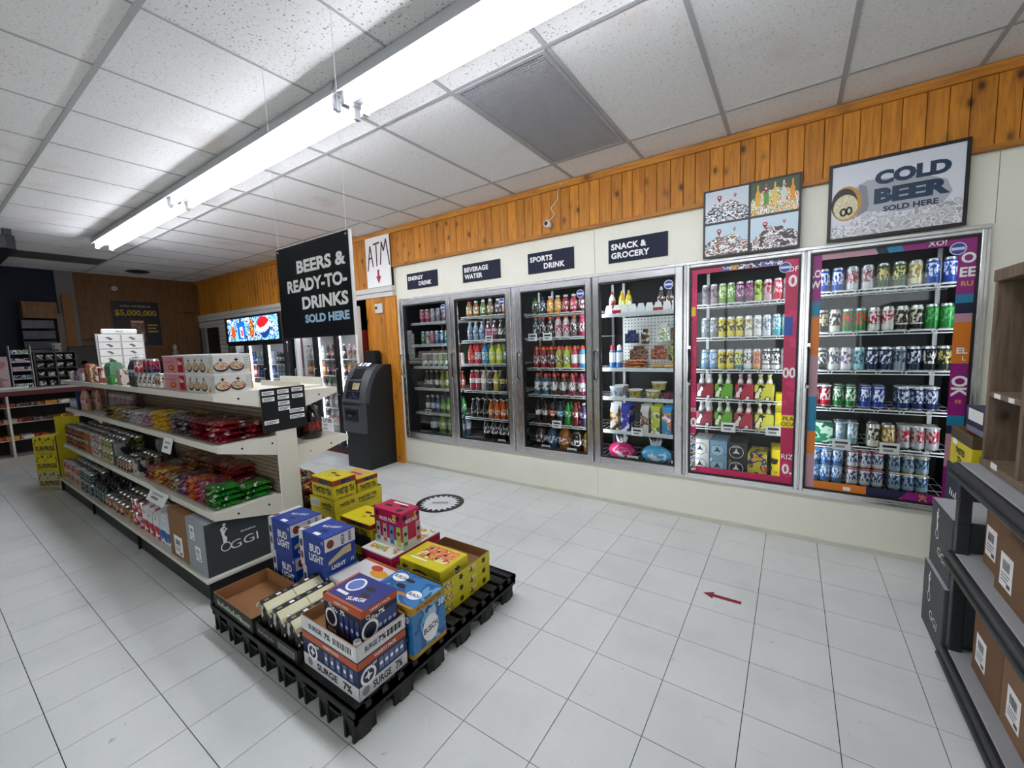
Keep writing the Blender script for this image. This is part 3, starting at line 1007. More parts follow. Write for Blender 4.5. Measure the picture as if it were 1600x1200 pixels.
# purple bordered beer door
stock(5, 0, [C('#1c4aa8', '#dfe6f4', 'royal blue beer'), C('#1c4aa8', '#dfe6f4', 'royal blue beer'), C('#c8ccd0', '#a83040', 'silver and red beer'), C('#c6c8cc', '#8d3a4a', 'pale silver beer'), C('#2f4a34', '#c9b87a', 'dark green beer'), C('#3b5a30', '#d3c489', 'olive green beer'), C('#d8cda4', '#9a8a50', 'cream and gold beer'), C('#23479b', '#c9d6f0', 'blue and white beer'), C('#23479b', '#c9d6f0', 'blue and white beer')])
stock(5, 1, [C('#1a1a1a', '#d9c9a0', 'black and cream stout'), C('#e4dfd0', '#2a2a2a', 'white and black beer'), C('#1f7a35', '#d43a2e', 'green red starred beer'), C('#1f7a35', '#d43a2e', 'green red starred beer'), C('#d9d6d3', '#b32035', 'white and red beer'), C('#d9d6d3', '#b32035', 'white and red beer'), C('#d5cfb8', '#2a2c30', 'ivory dark labelled beer', 'tall', '#1c1d22'), C('#d5cfb8', '#2a2c30', 'ivory dark labelled beer', 'tall', '#1c1d22'), C('#1d8436', '#5fb56a', 'bright green beer'), C('#1d8436', '#5fb56a', 'bright green beer')])
stock(5, 2, [C('#17181c', '#e8e8e8', 'black and white beer'), C('#dfdfdf', '#444a55', 'white script beer'), C('#dcd9de', '#5d3a7a', 'white and purple beer'), C('#8fc3cc', '#2c5a74', 'pale blue beer'), C('#1d2c50', '#dfe2ea', 'navy and white beer'), C('#1d2c50', '#dfe2ea', 'navy and white beer'), C('#8c98a4', '#26344c', 'grey and blue beer'), C('#16254a', '#d5dae6', 'dark navy beer'), C('#101114', '#dcdcdc', 'black wolf marked beer'), C('#1c2c20', '#b9a962', 'dark green gold beer')])
SP = lambda a, b, r, words, f='tall', nc=3: (sixpack(a, b, r, f, nc), 'can_pack', words, 'can pack')
stock(5, 3, [SP('#b32035', '#ececec', '#e6e6e6', 'red and white beer can pack', 'tall', 2), SP('#1f7a35', '#e4eee4', '#1c5a2c', 'green beer can pack', 'tall', 2), SP('#1d3f9c', '#e4e8f4', '#1a3a8c', 'blue beer can pack', 'tall', 2)], x1=.46, deep=1, y=3.72)
stock(5, 3, [SP('#14285c', '#ccd4e8', '#dfe3ea', 'navy white rimmed beer can pack')], x0=.68, x1=.68, deep=1, y=3.72)
stock(5, 4, [(caseboard('#12805a', ('#bfe4cc', '#0c5a40'), .17, .13, .14, 4.0), 'beer_carton', 'green beer carton', 'box'), SP('#8fb4c4', '#e8eef2', '#9ab4cc', 'ice blue beer can pack', 'tall', 2)], x1=.33, deep=1, y=3.72)
stock(5, 4, [C('#ddd8c4', '#26262a', 'ivory and black beer'), C('#a8782a', '#f0dfae', 'amber beer')], x0=.475, x1=.55, deep=2)
stock(5, 4, [SP('#c4c6c8', '#b82838', '#d5d7d9', 'silver red starred beer can pack')], x0=.70, x1=.70, deep=1, y=3.72)
for q in (0, 1):
    stock(5, 5, [SP('#2d6cae', '#d8e4f0', '#3a90dc', 'blue beer can pack', 'std'), SP('#d8d6d2', '#2c4a84', '#c43048', 'white beer can pack with red ring', 'std'), SP('#8fa6b4', '#25456c', '#b9b08a', 'silver blue beer can pack', 'std')], x0=.22, x1=.66, deep=1, y=3.72, dz=q * .124)

# pink bordered cooler drink door
S_ = 'slim'
stock(4, 0, [C('#8c868e', '#55505a', 'grey cocktail', S_), C('#a0909a', '#6b5562', 'mauve cocktail', S_), C('#7d9a4a', '#dfe8c0', 'olive cocktail', S_), C('#6da03a', '#e2f0c4', 'lime green cocktail', S_), C('#6d3060', '#d8b4d0', 'plum cocktail', S_), C('#75305e', '#b45a9a', 'purple cocktail', S_), C('#a9c63a', '#3c4a1c', 'yellow green cocktail', S_), C('#d2a4ac', '#a02840', 'pink cocktail', S_), C('#c8304a', '#f0ccd2', 'red cocktail', S_), C('#dcdede', '#9a9aa0', 'white cocktail', S_)], deep=1)
stock(4, 1, [C('#7e868e', '#c0c8d0', 'steel grey seltzer', S_), C('#7e868e', '#c0c8d0', 'steel grey seltzer', S_), C('#d9c62c', '#23221a', 'yellow and black tea', S_), C('#d9c62c', '#23221a', 'yellow and black tea', S_), C('#d9c62c', '#23221a', 'yellow and black tea', S_), C('#ddd8ce', '#a8863a', 'white and gold seltzer', S_), C('#e2e2e0', '#98a0a6', 'white seltzer', S_), C('#d5dade', '#64788c', 'frosty white seltzer', S_), C('#4fa3b4', '#dceef0', 'turquoise seltzer', S_), C('#8fd0c0', '#ecf6f2', 'mint seltzer', S_)])
stock(4, 2, [C('#5a8fb4', '#d8e6f0', 'sky blue seltzer', S_), C('#5a8fb4', '#d8e6f0', 'sky blue seltzer', S_), C('#d6c02a', '#2a281c', 'yellow banded tea', S_), C('#d6c02a', '#2a281c', 'yellow banded tea', S_), C('#d9cf4a', '#2c6a70', 'yellow and teal tea', S_, '#2c7a84'), C('#d8dadc', '#6a2c3c', 'white maroon banded seltzer', S_), C('#d49a5a', '#c0486a', 'peach and pink seltzer', S_), C('#1c1c20', '#e6e6e6', 'black and white seltzer', S_, '#dcdcdc'), C('#1c1c20', '#e6e6e6', 'black and white seltzer', S_, '#dcdcdc'), C('#e4e4e4', '#a0a4a8', 'plain white seltzer', S_)])
CR = lambda b, c, cap, words: (carrier(b, c, cap), 'bottle_carrier', words + ' four bottle carrier', 'bottle pack')
quad = [CR('#8c2434', ('#1a1416', '#ead8dc'), '#d8ccd0', 'maroon'), CR('#6aa82a', ('#14180f', '#e2f0c8'), '#c4dca8', 'green'), CR('#b8283c', ('#1a1416', '#f0dcdc'), '#e0a4ac', 'red'), CR('#d8d04a', ('#16150f', '#f4f2d0'), '#d8d060', 'yellow')]
for si in (3, 4):
    stock(4, si, [quad[0]], x0=-.58, x1=-.58, deep=1, y=3.71)
    stock(4, si, [quad[1]], x0=-.445, x1=-.445, deep=1, y=3.71)
    stock(4, si, [quad[2]], x0=-.30, x1=-.30, deep=1, y=3.71)
    stock(4, si, [quad[3]], x0=-.165, x1=-.165, deep=1, y=3.71)
YB = caseboard('#d6c81c', ('#c2b418', '#a89a14'), .12, .13, .14, 2.0)
stock(4, 4, [(YB, 'drink_box', 'plain yellow drink box', 'box')], x0=-.035, x1=-.035, deep=1, y=3.71)
stock(4, 4, [(YB, 'drink_box', 'plain yellow drink box', 'box')], x0=-.035, x1=-.035, deep=1, y=3.71, dz=.141)
def drumcase(x, base, cols, words, ringc, ringi):
    z = SHELF[4][5]
    t = thing('drink_case', words + ' on bottom shelf behind pink bordered door', 'box', (x, 3.72, z))
    MB().box(-.062, .062, -.1, .16, 0, .265, art(base, cols, 18, 1.3, (1, 1, 1), .4, .6, .06), .003).put('carton', t)
    m = MB().on('-y', (0, -.1, 0))
    for q in (.06, .19):
        m.disc(-.008, q, .055, mat(ringi, .4), d=0).ring(-.008, q, .047, .051, mat(ringc, .4), .0004)
        m.star(-.008, q, .03, mat(ringc, .4), 3, .35, .0004).text('~~~~~~~~~', -.008, q + .037, .008, mat(ringc, .4))
    m.put('printed_front', t)
drumcase(-.60, '#d4d6d4', ('#b9bcbc', '#33363c'), 'white drink case with round emblem', '#1c1e22', '#dfe1df')
drumcase(-.47, '#7fa8c4', ('#5a88a8', '#e0eaf0'), 'sky blue drink case with round emblem', '#1a2c40', '#a8c8dc')
drumcase(-.335, '#17181a', ('#3a2e22', '#8a7444'), 'black drink case with round emblem', '#e8e8e8', '#17181a')
stock(4, 5, [(caseboard('#d8c62a', ('#1d2f7a', '#e0b43a', '#b84a22'), .13, .26, .19, 3.0), 'drink_case', 'yellow and blue drink case', 'box')], x0=-.195, x1=-.195, deep=1, y=3.76)
stock(4, 5, [(caseboard('#e0cc18', ('#d2be14', '#22201a'), .13, .26, .235, 5.0), 'drink_case', 'yellow and black drink case', 'box')], x0=-.05, x1=-.05, deep=1, y=3.76)

# snack and grocery door
xa = DOORS[3][0]
tr = MB()
for i in range(9):
    x = xa + .085 + i * .072
    tr.prism([(x - .034, 0), (x + .034, 0), (x + .034, .035), (x + .02, .075), (x - .02, .075), (x - .034, .035)], 'y', 3.62, 3.63, WIRE)
    if i in (1, 6):
        tr.box(x - .04, x + .04, 3.614, 3.62, .004, .03, RED)
tr.box(xa + .04, DOORS[3][1] - .05, 3.62, 3.75, -.004, .004, WIRE)
tr.v = [(x, y, z + SHELF[3][0]) for x, y, z in tr.v]
lab(tr.put('dispenser_tray'), 'white toothed bottle tray behind the snack and grocery door', 'tray')
for i, (b, l, c, wds) in enumerate((('#d8d4cc', '#a83030', '#c8302c', 'white red capped sauce'), ('#d8b41c', '#e8d848', '#d8c83a', 'yellow mustard'), ('#d8b41c', '#e8d848', '#d8c83a', 'yellow mustard'), ('#2a1c18', '#5a2a22', '#d8d8d8', 'dark brown sauce'), ('#2a1c18', '#5a2a22', '#d8d8d8', 'dark brown sauce'), ('#7a7c78', '#b4b6b4', '#e4e4e4', 'grey labelled sauce'))):
    x = xa + (.10, .19, .25, .53, .60, .68)[i]
    stock(3, 0, [Bt(b, l, c, wds, 'sauce')], x0=x, x1=x, deep=1, y=3.67, dz=.008)
pb = thing('pegboard', 'white perforated pegboard with hooks behind the snack and grocery door', 'pegboard', (-1.03, 3.84, 1.24))
MB().box(-.29, .29, 0, .012, 0, .43, WHITE).put('panel', pb)
m = MB().on('-y', (0, 0, 0))
for i in range(19):
    for j in range(14):
        m.disc(-.27 + i * .03, .02 + j * .03, .0055, BLACK, seg=6)
o = m.put('peg_holes', pb)
o['kind'] = 'stuff'
for i, (x, z) in enumerate(((-.2, .3), (-.03, .3), (.12, .32), (.22, .32), (-.14, .16), (.0, .16), (.14, .2), (.23, .2))):
    MB().tube([(x, 0, z), (x, -.11, z), (x, -.118, z + .012)], .003, CHROME, 5).put('hook', pb)
for i, (x, z, w_, h_, b, cs, wds) in enumerate(((-1.21, 1.44, .13, .085, '#1c2a4c', ('#3a4a70', '#0f1830'), 'navy meat pack'), (-1.09, 1.43, .07, .1, '#3a3028', ('#6a4a3a', '#c8b8a0'), 'brown jerky pack'), (-.93, 1.44, .1, .13, '#c8c8c0', ('#8a9a6a', '#e8e8e0'), 'pale cheese pack'), (-.82, 1.46, .1, .1, '#5a6a3a', ('#3a4a24', '#a83a3a'), 'green deli pack'), (-1.15, 1.29, .16, .09, '#5a3a34', ('#8a6a5a', '#3a2420'), 'dark salami pack'), (-.97, 1.29, .14, .09, '#7a3a2c', ('#a86a4a', '#4a2018'), 'red brown sausage pack'), (-.83, 1.28, .12, .14, '#6a7a3a', ('#a89a5a', '#34401c'), 'green pickle pack'))):
    m = MB().box(x - w_ / 2, x + w_ / 2, 3.74, 3.762, z, z + h_, art(b, cs, 26, i * 1.1, (1, 1, 1), .25, .45, .1), .006)
    m.box(x - w_ * .3, x + w_ * .3, 3.748, 3.754, z + h_, z + h_ + .03, mat(b, .3))
    lab(m.put('deli_pack'), wds + ' hanging on the pegboard behind snack and grocery door', 'food pack')
stock(3, 1, [Bt('#3a7ac0', '#e4ecf4', '#c83440', 'blue red capped whipped cream', 'aerosol'), Bt('#2c68b4', '#dce8f4', '#eef0f0', 'blue white capped whipped cream', 'aerosol')], x0=xa + .1, x1=xa + .165, deep=1)
for i in range(3):
    stock(3, 1, [(bag('#b4683c', ('#d89a6a', '#8a4424', '#e0c8a8'), .24, .13, .024, i * 1.0), 'food_pack', 'flat brown wiener pack', 'food pack')], x0=-1.16, x1=-1.16, deep=1, y=3.70, dz=i * .0245)
stock(3, 1, [(bag('#c89a4a', ('#e8cf9a', '#a06a2a'), .13, .12, .03, 5.0), 'food_pack', 'flat golden biscuit pack', 'food pack')] * 2, x0=-.97, x1=-.85, deep=1, y=3.70)
place(MB().lathe([(.001, 0, mat('#b9a01c', .4)), (.02, .006, mat('#b9a01c', .4)), (.034, .03, mat('#b9a01c', .4)), (.022, .056, mat('#b9a01c', .4)), (.002, .062, mat('#b9a01c', .4))], 14).mesh('lemon'), 'lemon', (-.83, 3.76, SHELF[3][1] + .026), 'yellow lemon behind the biscuit packs in the grocery cooler', 'fruit')
stock(3, 2, [(tub('#d9dadc', '#e9ebec', .062, .085, '#5a7a9c'), 'food_tub', 'tall white dip tub', 'tub')], x0=xa + .14, x1=xa + .14, deep=2, gap_y=.14)
stock(3, 2, [(tub('#d9c66a', '#e6e6dc', .062, .06, '#8a7a2a'), 'food_tub', 'low yellow hummus tub', 'tub'), (tub('#c8b45a', '#e6e6dc', .062, .06, '#f0f0e8'), 'food_tub', 'low mustard hummus tub', 'tub')], x0=xa + .30, x1=xa + .455, deep=1, y=3.70)
stock(3, 2, [(tub('#d4c27c', '#e8e8e0', .062, .06, '#9a8a3c'), 'food_tub', 'stacked beige hummus tub', 'tub')], x0=xa + .5, x1=xa + .5, deep=1, y=3.72, dz=.071)
stock(3, 2, [(caseboard('#4a1c28', ('#7a3444', '#2a0f16'), .1, .2, .05, 1.0), 'food_box', 'dark maroon dessert box', 'box'), (caseboard('#2c2044', ('#5a4484', '#181028'), .1, .2, .05, 2.0), 'food_box', 'dark purple dessert box', 'box')], x0=xa + .59, x1=xa + .69, deep=1, y=3.76)
CT = lambda b, c, words, cap=None, h=.185: (carton(b, c, .072, .072, h, .045, cap), 'drink_carton', words + ' carton', 'carton')
stock(3, 3, [CT('#dcdad4', ('#e0962a', '#2a2a2c'), 'white and orange milk'), CT('#2a3f9c', ('#5a3a94', '#dfe2f0'), 'blue and purple milk')], x0=xa + .12, x1=xa + .225, deep=2, gap_y=.085)
stock(3, 3, [CT('#d2cfc6', ('#6a2c34', '#a89a8a'), 'white maroon marked milk'), CT('#b8bc3a', ('#e6e6d8', '#6a7a20'), 'yellow green almond milk'), CT('#3a8ac4', ('#d8a83a', '#c03a6a', '#eaf0f4'), 'blue juice'), CT('#4a8a3a', ('#d8762a', '#e8e6d0', '#c8302c'), 'green and orange juice')], x0=xa + .40, x1=xa + .68, deep=2, gap_y=.085)
def milkbag(x, c1, c2, words):
    z = SHELF[3][4]
    t = thing('milk_bag', words + ' on bottom shelf behind snack and grocery door', 'bag', (x, 3.72, z))
    A = art(c1, (c2, '#f0f0f2'), 12, 2.0, (1, 1, 1), .2, .55, .07, 0, .4)
    rows = []
    for k, (z_, r) in enumerate(((0, .8), (.03, 1.0), (.07, .98), (.11, .72), (.135, .3))):
        rows.append([((.13 * r) * math.cos(a) * (1 + .05 * math.sin(3 * a + k)), .085 * r * math.sin(a) * (1 + .08 * math.sin(5 * a + k)), z_) for a in [2 * PI * q / 16 for q in range(16)]])
    MB().quadstrip(rows, A, True, True).add(rows[-1], [tuple(range(16))], A).put('pouch', t)
    m = MB()
    for k in range(9):
        a = 2 * PI * k / 9
        m.prism([(-.012 + .03 * math.cos(a), .13), (.012 + .03 * math.cos(a), .13), (.03 * math.cos(a) * 2.0, .185 + .01 * (k % 3))], 'y', .03 * math.sin(a) - .002, .03 * math.sin(a) + .002, mat('#dfe3ea', .3))
    m.put('knotted_top', t)
milkbag(-1.30, '#c8286a', '#e06a9a', 'pink and white milk bag')
milkbag(-.99, '#4fa6d4', '#c6e2f2', 'light blue and white milk bag')
stock(3, 4, [Bt('#1c4a2c', '#2f6a40', '#d8d8d8', 'large dark green drink', 'big')], x0=-.80, x1=-.80, deep=1, y=3.78)
for di, si, x in ((3, 4, -1.16), (3, 4, -.78), (3, 3, -1.12), (2, 5, -2.05), (2, 5, -1.76), (2, 4, -1.92), (2, 1, -2.0), (1, 1, -2.72), (1, 5, -2.6), (0, 5, -3.8), (4, 4, -.40), (4, 4, -.1), (5, 4, .3), (5, 4, .55), (2, 1, -2.17), (0, 4, -3.7)):
    z = SHELF[di][si]
    m = MB().box(x - .05, x + .05, 3.595, 3.598, z - .03, z + .045, PAPER).on('-y', (x, 3.595, z))
    m.rect(-.035, .035, .012, .028, INK).rect(-.03, .02, -.015, .0, mat('#8c8c90', .5))
    lab(m.put('price_card'), 'small white price card on %s shelf of %s' % ((ORD6 if len(SHELF[di]) == 6 else ORD5)[si], DN[di]), 'price card', 'price cards in the wall coolers')

# sports drink door
J = lambda b, l, c, words, ink=None: Bt(b, l, c, words, 'juice', ink)
SPB = lambda b, l, words, cap='#d2562c', ink='#f0f0f0': Bt(b, l, cap, words, 'sport', ink)
stock(2, 0, [J('#4a5a34', '#2c3a20', '#2a3a20', 'dark green juice'), J('#31404c', '#1c2a34', '#2a2a30', 'slate juice'), J('#d88a1c', '#e8a83a', '#d8d8d8', 'orange juice'), J('#d88a1c', '#e8a83a', '#d8d8d8', 'orange juice'), J('#8c2034', '#a8384a', '#c8c8c8', 'berry red juice'), J('#a8283c', '#c05060', '#c8c8c8', 'cherry red juice'), J('#5a1c2c', '#8a3a48', '#c8c8c8', 'grape juice'), J('#c2b9b4', '#a83a44', '#dcdcdc', 'white labelled juice')])
stock(2, 1, [SPB('#26505c', '#1c3840', 'dark teal sports'), SPB('#4a1c24', '#34141a', 'dark wine sports'), SPB('#3a1c30', '#2a1424', 'plum sports'), SPB('#c2b4b6', '#a8384a', 'white and red sports'), SPB('#c2b4b6', '#a8384a', 'white and red sports'), SPB('#6a5a54', '#3c2c28', 'brown sports'), SPB('#a82048', '#8a1c3c', 'magenta sports', '#d8486a'), SPB('#bcd0de', '#dce6ec', 'icy white sports', '#dcdcdc')])
stock(2, 2, [SPB('#8a2430', '#6a1a24', 'crimson sports'), SPB('#8a2430', '#6a1a24', 'crimson sports'), SPB('#6a1c2c', '#4a1420', 'dark red sports'), SPB('#a8a02c', '#7a7420', 'olive yellow sports'), SPB('#b8c03a', '#8a902a', 'lime sports'), SPB('#c02c4a', '#dcdcdc', 'pink red sports'), SPB('#4a9ad0', '#e2ecf2', 'bright blue sports'), SPB('#dfe6ea', '#c8d4dc', 'clear white sports')])
stock(2, 3, [SPB('#2a5a6a', '#dfe2e4', 'teal white labelled sports', '#c84a34', '#26343c'), SPB('#2a5a6a', '#dfe2e4', 'teal white labelled sports', '#c84a34', '#26343c'), SPB('#4a1820', '#d8d6d4', 'dark red white labelled sports', '#c84a34', '#3c2024'), SPB('#4a1820', '#d8d6d4', 'dark red white labelled sports', '#c84a34', '#3c2024'), SPB('#8a1c34', '#e0dcdc', 'raspberry white labelled sports', '#c84a34', '#50202c'), SPB('#8a1c44', '#e2dee0', 'violet white labelled sports', '#a8346a', '#50202c'), SPB('#cfd6da', '#eceef0', 'pale white labelled sports', '#c84a34', '#444c50')])
SO = lambda b, l, c, words, ink=None: Bt(b, l, c, words, 'soda', ink)
stock(2, 4, [SO('#1c0f0e', '#dcd6d6', '#2a2a2a', 'dark cola', '#a83a3a'), SO('#2a1210', '#d8ccc8', '#2a2a2a', 'brown cola', '#b0303a'), SO('#3a1a10', '#d2602c', '#20303c', 'orange labelled soda'), SO('#16323c', '#5aa4d0', '#26486a', 'blue labelled soda'), SO('#1d8a34', '#3aac4a', '#1c6a2c', 'bright green soda'), SO('#8a1828', '#b43848', '#b8283c', 'cherry red soda'), SO('#3a2a5a', '#d4ccdc', '#e4e4e4', 'purple soda', '#5a3a8a'), SO('#c81c24', '#e0444a', '#d83038', 'vivid red soda')])
JG = lambda b, l, c, words: (bottle(b, l, c, 'jug'), 'juice_jug', words + ' jug', 'jug')
stock(2, 5, [JG('#33141c', '#4a2028', '#2a2a2a', 'dark grape juice'), JG('#1d3c5a', '#2c5a80', '#dcdcdc', 'blue juice'), JG('#8a5214', '#a86a24', '#3a2c20', 'amber juice'), JG('#23140f', '#3a2018', '#2a2a2a', 'dark brown juice'), JG('#c88a14', '#dcb43a', '#3c2c5a', 'golden juice')], x0=-2.15, x1=-1.61, y=3.70, deep=1)
stock(2, 5, [(MB().lathe([(.002, 0, mat('#d87a1c', .45)), (.026, .008, mat('#d87a1c', .45)), (.036, .034, mat('#d87a1c', .45)), (.026, .06, mat('#d87a1c', .45)), (.003, .068, mat('#d87a1c', .45))], 14).mesh('orange'), 'orange', 'loose orange fruit', 'fruit')], x0=-1.508, x1=-1.508, y=3.66, deep=1)

# beverage water door
stock(1, 0, [J('#b8742a', '#c8a04a', '#c84a34', 'amber nectar'), J('#8a4a20', '#b88a4a', '#d8d8d8', 'brown nectar'), J('#5a6a2c', '#8a9a4a', '#dcdcdc', 'green nectar'), J('#7a5a34', '#a88a5a', '#dcdcdc', 'tan nectar'), J('#3c2c34', '#6a4a54', '#dcdcdc', 'dark nectar'), J('#b84a3a', '#d88a7a', '#e0e0e0', 'coral nectar'), J('#a8343a', '#d0686a', '#e4e4e4', 'red nectar')])
PT = lambda b, l, c, words: Bt(b, l, c, words, 'pet')
stock(1, 1, [PT('#8aa0b8', '#4a6a90', '#dfe3e6', 'clear blue labelled water'), PT('#8aa0b8', '#4a6a90', '#dfe3e6', 'clear blue labelled water'), PT('#8aa0b8', '#4a6a90', '#dfe3e6', 'clear blue labelled water'), PT('#8a2c5a', '#b84a80', '#d0d0d0', 'magenta vitamin water'), PT('#8a2c5a', '#b84a80', '#d0d0d0', 'magenta vitamin water'), PT('#3a3a30', '#5a5a48', '#b0b0b0', 'dark iced tea'), PT('#44382c', '#6a5a44', '#b0b0b0', 'brown iced tea'), PT('#5a4a34', '#80704c', '#b0b0b0', 'amber iced tea')])
stock(1, 2, [SPB('#d81c24', '#e83a3c', 'bright red fruit', '#d81c24', '#f0c0c0'), SPB('#c82430', '#dcd0d0', 'red and white fruit', '#c82430', '#a02028'), SPB('#1c8ac0', '#4aa8d0', 'cyan fruit', '#1c7ab0'), SPB('#b8c41c', '#d0d84a', 'yellow lime fruit', '#a8b41c'), SPB('#b8c41c', '#d0d84a', 'yellow lime fruit', '#a8b41c'), SPB('#1d5a60', '#2c7a80', 'deep teal fruit', '#1d4a50'), SPB('#7a3a24', '#9a5a3a', 'rust fruit', '#6a3020')])
BG = lambda b, l, c, words: Bt(b, l, c, words, 'soda')
stock(1, 3, [BG('#c02c44', '#d8d0d0', '#e4e4e4', 'ruby flavoured water'), BG('#a82844', '#d8ccd0', '#e4e4e4', 'crimson flavoured water'), BG('#b8b4a8', '#d8d4c8', '#e8e8e8', 'cloudy white water'), BG('#3a1c30', '#5a3a50', '#e4e4e4', 'dark plum water'), BG('#b0a434', '#c8bc54', '#e4e4e4', 'mustard yellow water'), BG('#1c1a18', '#a88a44', '#2a2a2a', 'black gold labelled tea'), BG('#1c1a18', '#a88a44', '#2a2a2a', 'black gold labelled tea'), BG('#2a2c3a', '#6a8ac0', '#dcdcdc', 'dark blue labelled tea')], gap_y=.07)
GB = lambda b, l, c, words: Bt(b, l, c, words, 'glass')
stock(1, 4, [GB('#120c0c', '#2a2020', '#d8d8d8', 'black glass cola'), GB('#120c0c', '#2a2020', '#d8d8d8', 'black glass cola'), GB('#120c0c', '#2a2020', '#d8d8d8', 'black glass cola'), GB('#c05a1c', '#d88a4a', '#d8d8d8', 'orange glass soda'), GB('#c05a1c', '#d88a4a', '#d8d8d8', 'orange glass soda'), GB('#b84a1c', '#d8743a', '#d8d8d8', 'deep orange glass soda'), GB('#b8b41c', '#d0cc4a', '#d8d8d8', 'yellow glass soda'), GB('#a8642c', '#c88a54', '#d8d8d8', 'ginger glass soda')])
stock(1, 5, [Bt('#160c0e', '#2a1c1e', '#e8e8e8', 'large black white capped cola', 'big')] * 4, x0=-2.86, x1=-2.53, y=3.70, gap_y=.12)
stock(1, 5, [Bt('#4a1420', '#8a3444', '#e4e4e4', 'large dark red soda', 'big')], x0=-2.43, x1=-2.43, y=3.68, gap_y=.12)

# energy drink door
stock(0, 0, [C('#a83a54', '#d8a0ac', 'rose energy'), C('#a83a54', '#d8a0ac', 'rose energy'), C('#a8a4a8', '#d8d6d8', 'silver energy'), C('#8c8894', '#c8c4cc', 'grey energy'), C('#7a5a6a', '#c0a8b4', 'mauve energy'), C('#6a5a70', '#a898b0', 'purple grey energy'), C('#7a6a8c', '#b8a8c4', 'violet energy')], x0=-3.78)
stock(0, 1, [C('#4a8a4a', '#c4e0c4', 'green energy', S_), C('#d8d8d8', '#a04a5a', 'white energy', S_), C('#c86a7a', '#f0d8dc', 'pink energy', S_), C('#4a7aa0', '#c4d8e8', 'blue energy', S_), C('#3a6a9c', '#dce6f0', 'deep blue energy', S_), C('#3a8a8c', '#d0e6e6', 'teal energy', S_), C('#b84a5a', '#f0dcdc', 'red energy', S_), C('#dcdcdc', '#8c8c90', 'pale energy', S_)], x0=-3.78)
CN = lambda b, words: (bottle(b, '#e8e8e4', '#dcdcdc', 'cone'), 'drink_bottle', words + ' white based bottle', 'bottle')
stock(0, 2, [CN('#5a5a5c', 'grey coffee'), CN('#3c2a24', 'dark coffee'), CN('#7a7c7a', 'ash coffee'), CN('#7a9a3c', 'green tea'), CN('#4a7a4a', 'deep green tea'), CN('#c03a4a', 'red fruit'), CN('#d0d0cc', 'pale cream')], x0=-3.78)
stock(0, 3, [GB('#1c2a1c', '#34442c', '#c8c8c8', 'dark green glass'), GB('#14181a', '#2c3034', '#c8c8c8', 'black glass'), GB('#20241c', '#e0dcd0', '#c8c8c8', 'black white labelled glass'), GB('#8a8a2c', '#a8a04a', '#c8b46a', 'olive glass'), GB('#6a8a3a', '#8aa85a', '#c8b46a', 'green glass'), GB('#b85a1c', '#d88a3a', '#c8b46a', 'orange glass'), GB('#a84a20', '#d0843c', '#c8b46a', 'amber glass')], x0=-3.76)
stock(0, 4, [PT('#1c3450', '#dce2ea', '#e0e4ea', 'navy water'), PT('#1c3450', '#dce2ea', '#e0e4ea', 'navy water'), PT('#2c5a8a', '#4a80b4', '#dce2ea', 'blue spring water'), PT('#4a8a3a', '#8ac43a', '#2c4aa0', 'green and blue water'), PT('#4a8a3a', '#8ac43a', '#2c4aa0', 'green and blue water'), PT('#3a8a4a', '#7ac05a', '#2c4aa0', 'leaf green water'), PT('#1c9a3c', '#4ac05a', '#1c7a30', 'bright green water')], x0=-3.76)
stock(0, 5, [Bt('#1d3a44', '#dfe3e4', '#9cc0d0', 'large dark white labelled water', 'big'), Bt('#6a9c2c', '#a8c83a', '#3a5a8a', 'large lime water', 'big'), Bt('#7aa83a', '#b0d04a', '#3a5a8a', 'large green water', 'big'), Bt('#5a7a94', '#c8b8d0', '#c8d4dc', 'large clear water', 'big')], x0=-3.72, x1=-3.28, y=3.71, gap_y=.12)
# ================================================================ SIGNS
def panel_sign(name, label, x0, x1, z0, z1, y, face, fn, edge=None, thick=.008, cat='sign', frame=0.0):
    t = thing(name, label, cat, ((x0 + x1) / 2, y, z0))
    w_, h_ = x1 - x0, z1 - z0
    MB().box(-w_ / 2, w_ / 2, 0, thick, 0, h_, face).put('board', t)
    if frame:
        m = MB()
        for a, b, c, d in ((-w_ / 2, w_ / 2, 0, frame), (-w_ / 2, w_ / 2, h_ - frame, h_), (-w_ / 2, -w_ / 2 + frame, frame, h_ - frame), (w_ / 2 - frame, w_ / 2, frame, h_ - frame)):
            m.box(a, b, -.006, thick, c, d, edge)
        m.put('frame', t)
    m = MB().on('-y', (0, 0, 0))
    fn(m, w_, h_)
    m.put('printed_face', t)
    return t
SG = mat('#0b1632', .75)
def two_lines(a, b, ia, ib):
    def fn(m, w_, h_):
        m.text(a, -w_ / 2 + .025 + ia, h_ * .68, h_ * .27, PAPER, None, 0, .04, al='l', sp=1.08)
        m.text(b, -w_ / 2 + .025 + ib, h_ * .3, h_ * .27, PAPER, None, 0, .04, al='l', sp=1.08)
    return fn
panel_sign('department_sign', 'small navy wall sign reading ENERGY DRINK', -3.83, -3.335, 2.15, 2.33, CY - .01, SG, two_lines('ENERGY', 'DRINK', 0, .17))
panel_sign('department_sign', 'small navy wall sign reading BEVERAGE WATER', -2.96, -2.465, 2.138, 2.325, CY - .01, SG, two_lines('BEVERAGE', 'WATER', 0, 0))
panel_sign('department_sign', 'small navy wall sign reading SPORTS DRINK', -2.135, -1.65, 2.13, 2.32, CY - .01, SG, two_lines('SPORTS', 'DRINK', 0, .15))
panel_sign('department_sign', 'small navy wall sign reading SNACK and GROCERY', -1.325, -.837, 2.125, 2.315, CY - .01, SG, two_lines('SNACK &', 'GROCERY', 0, 0))
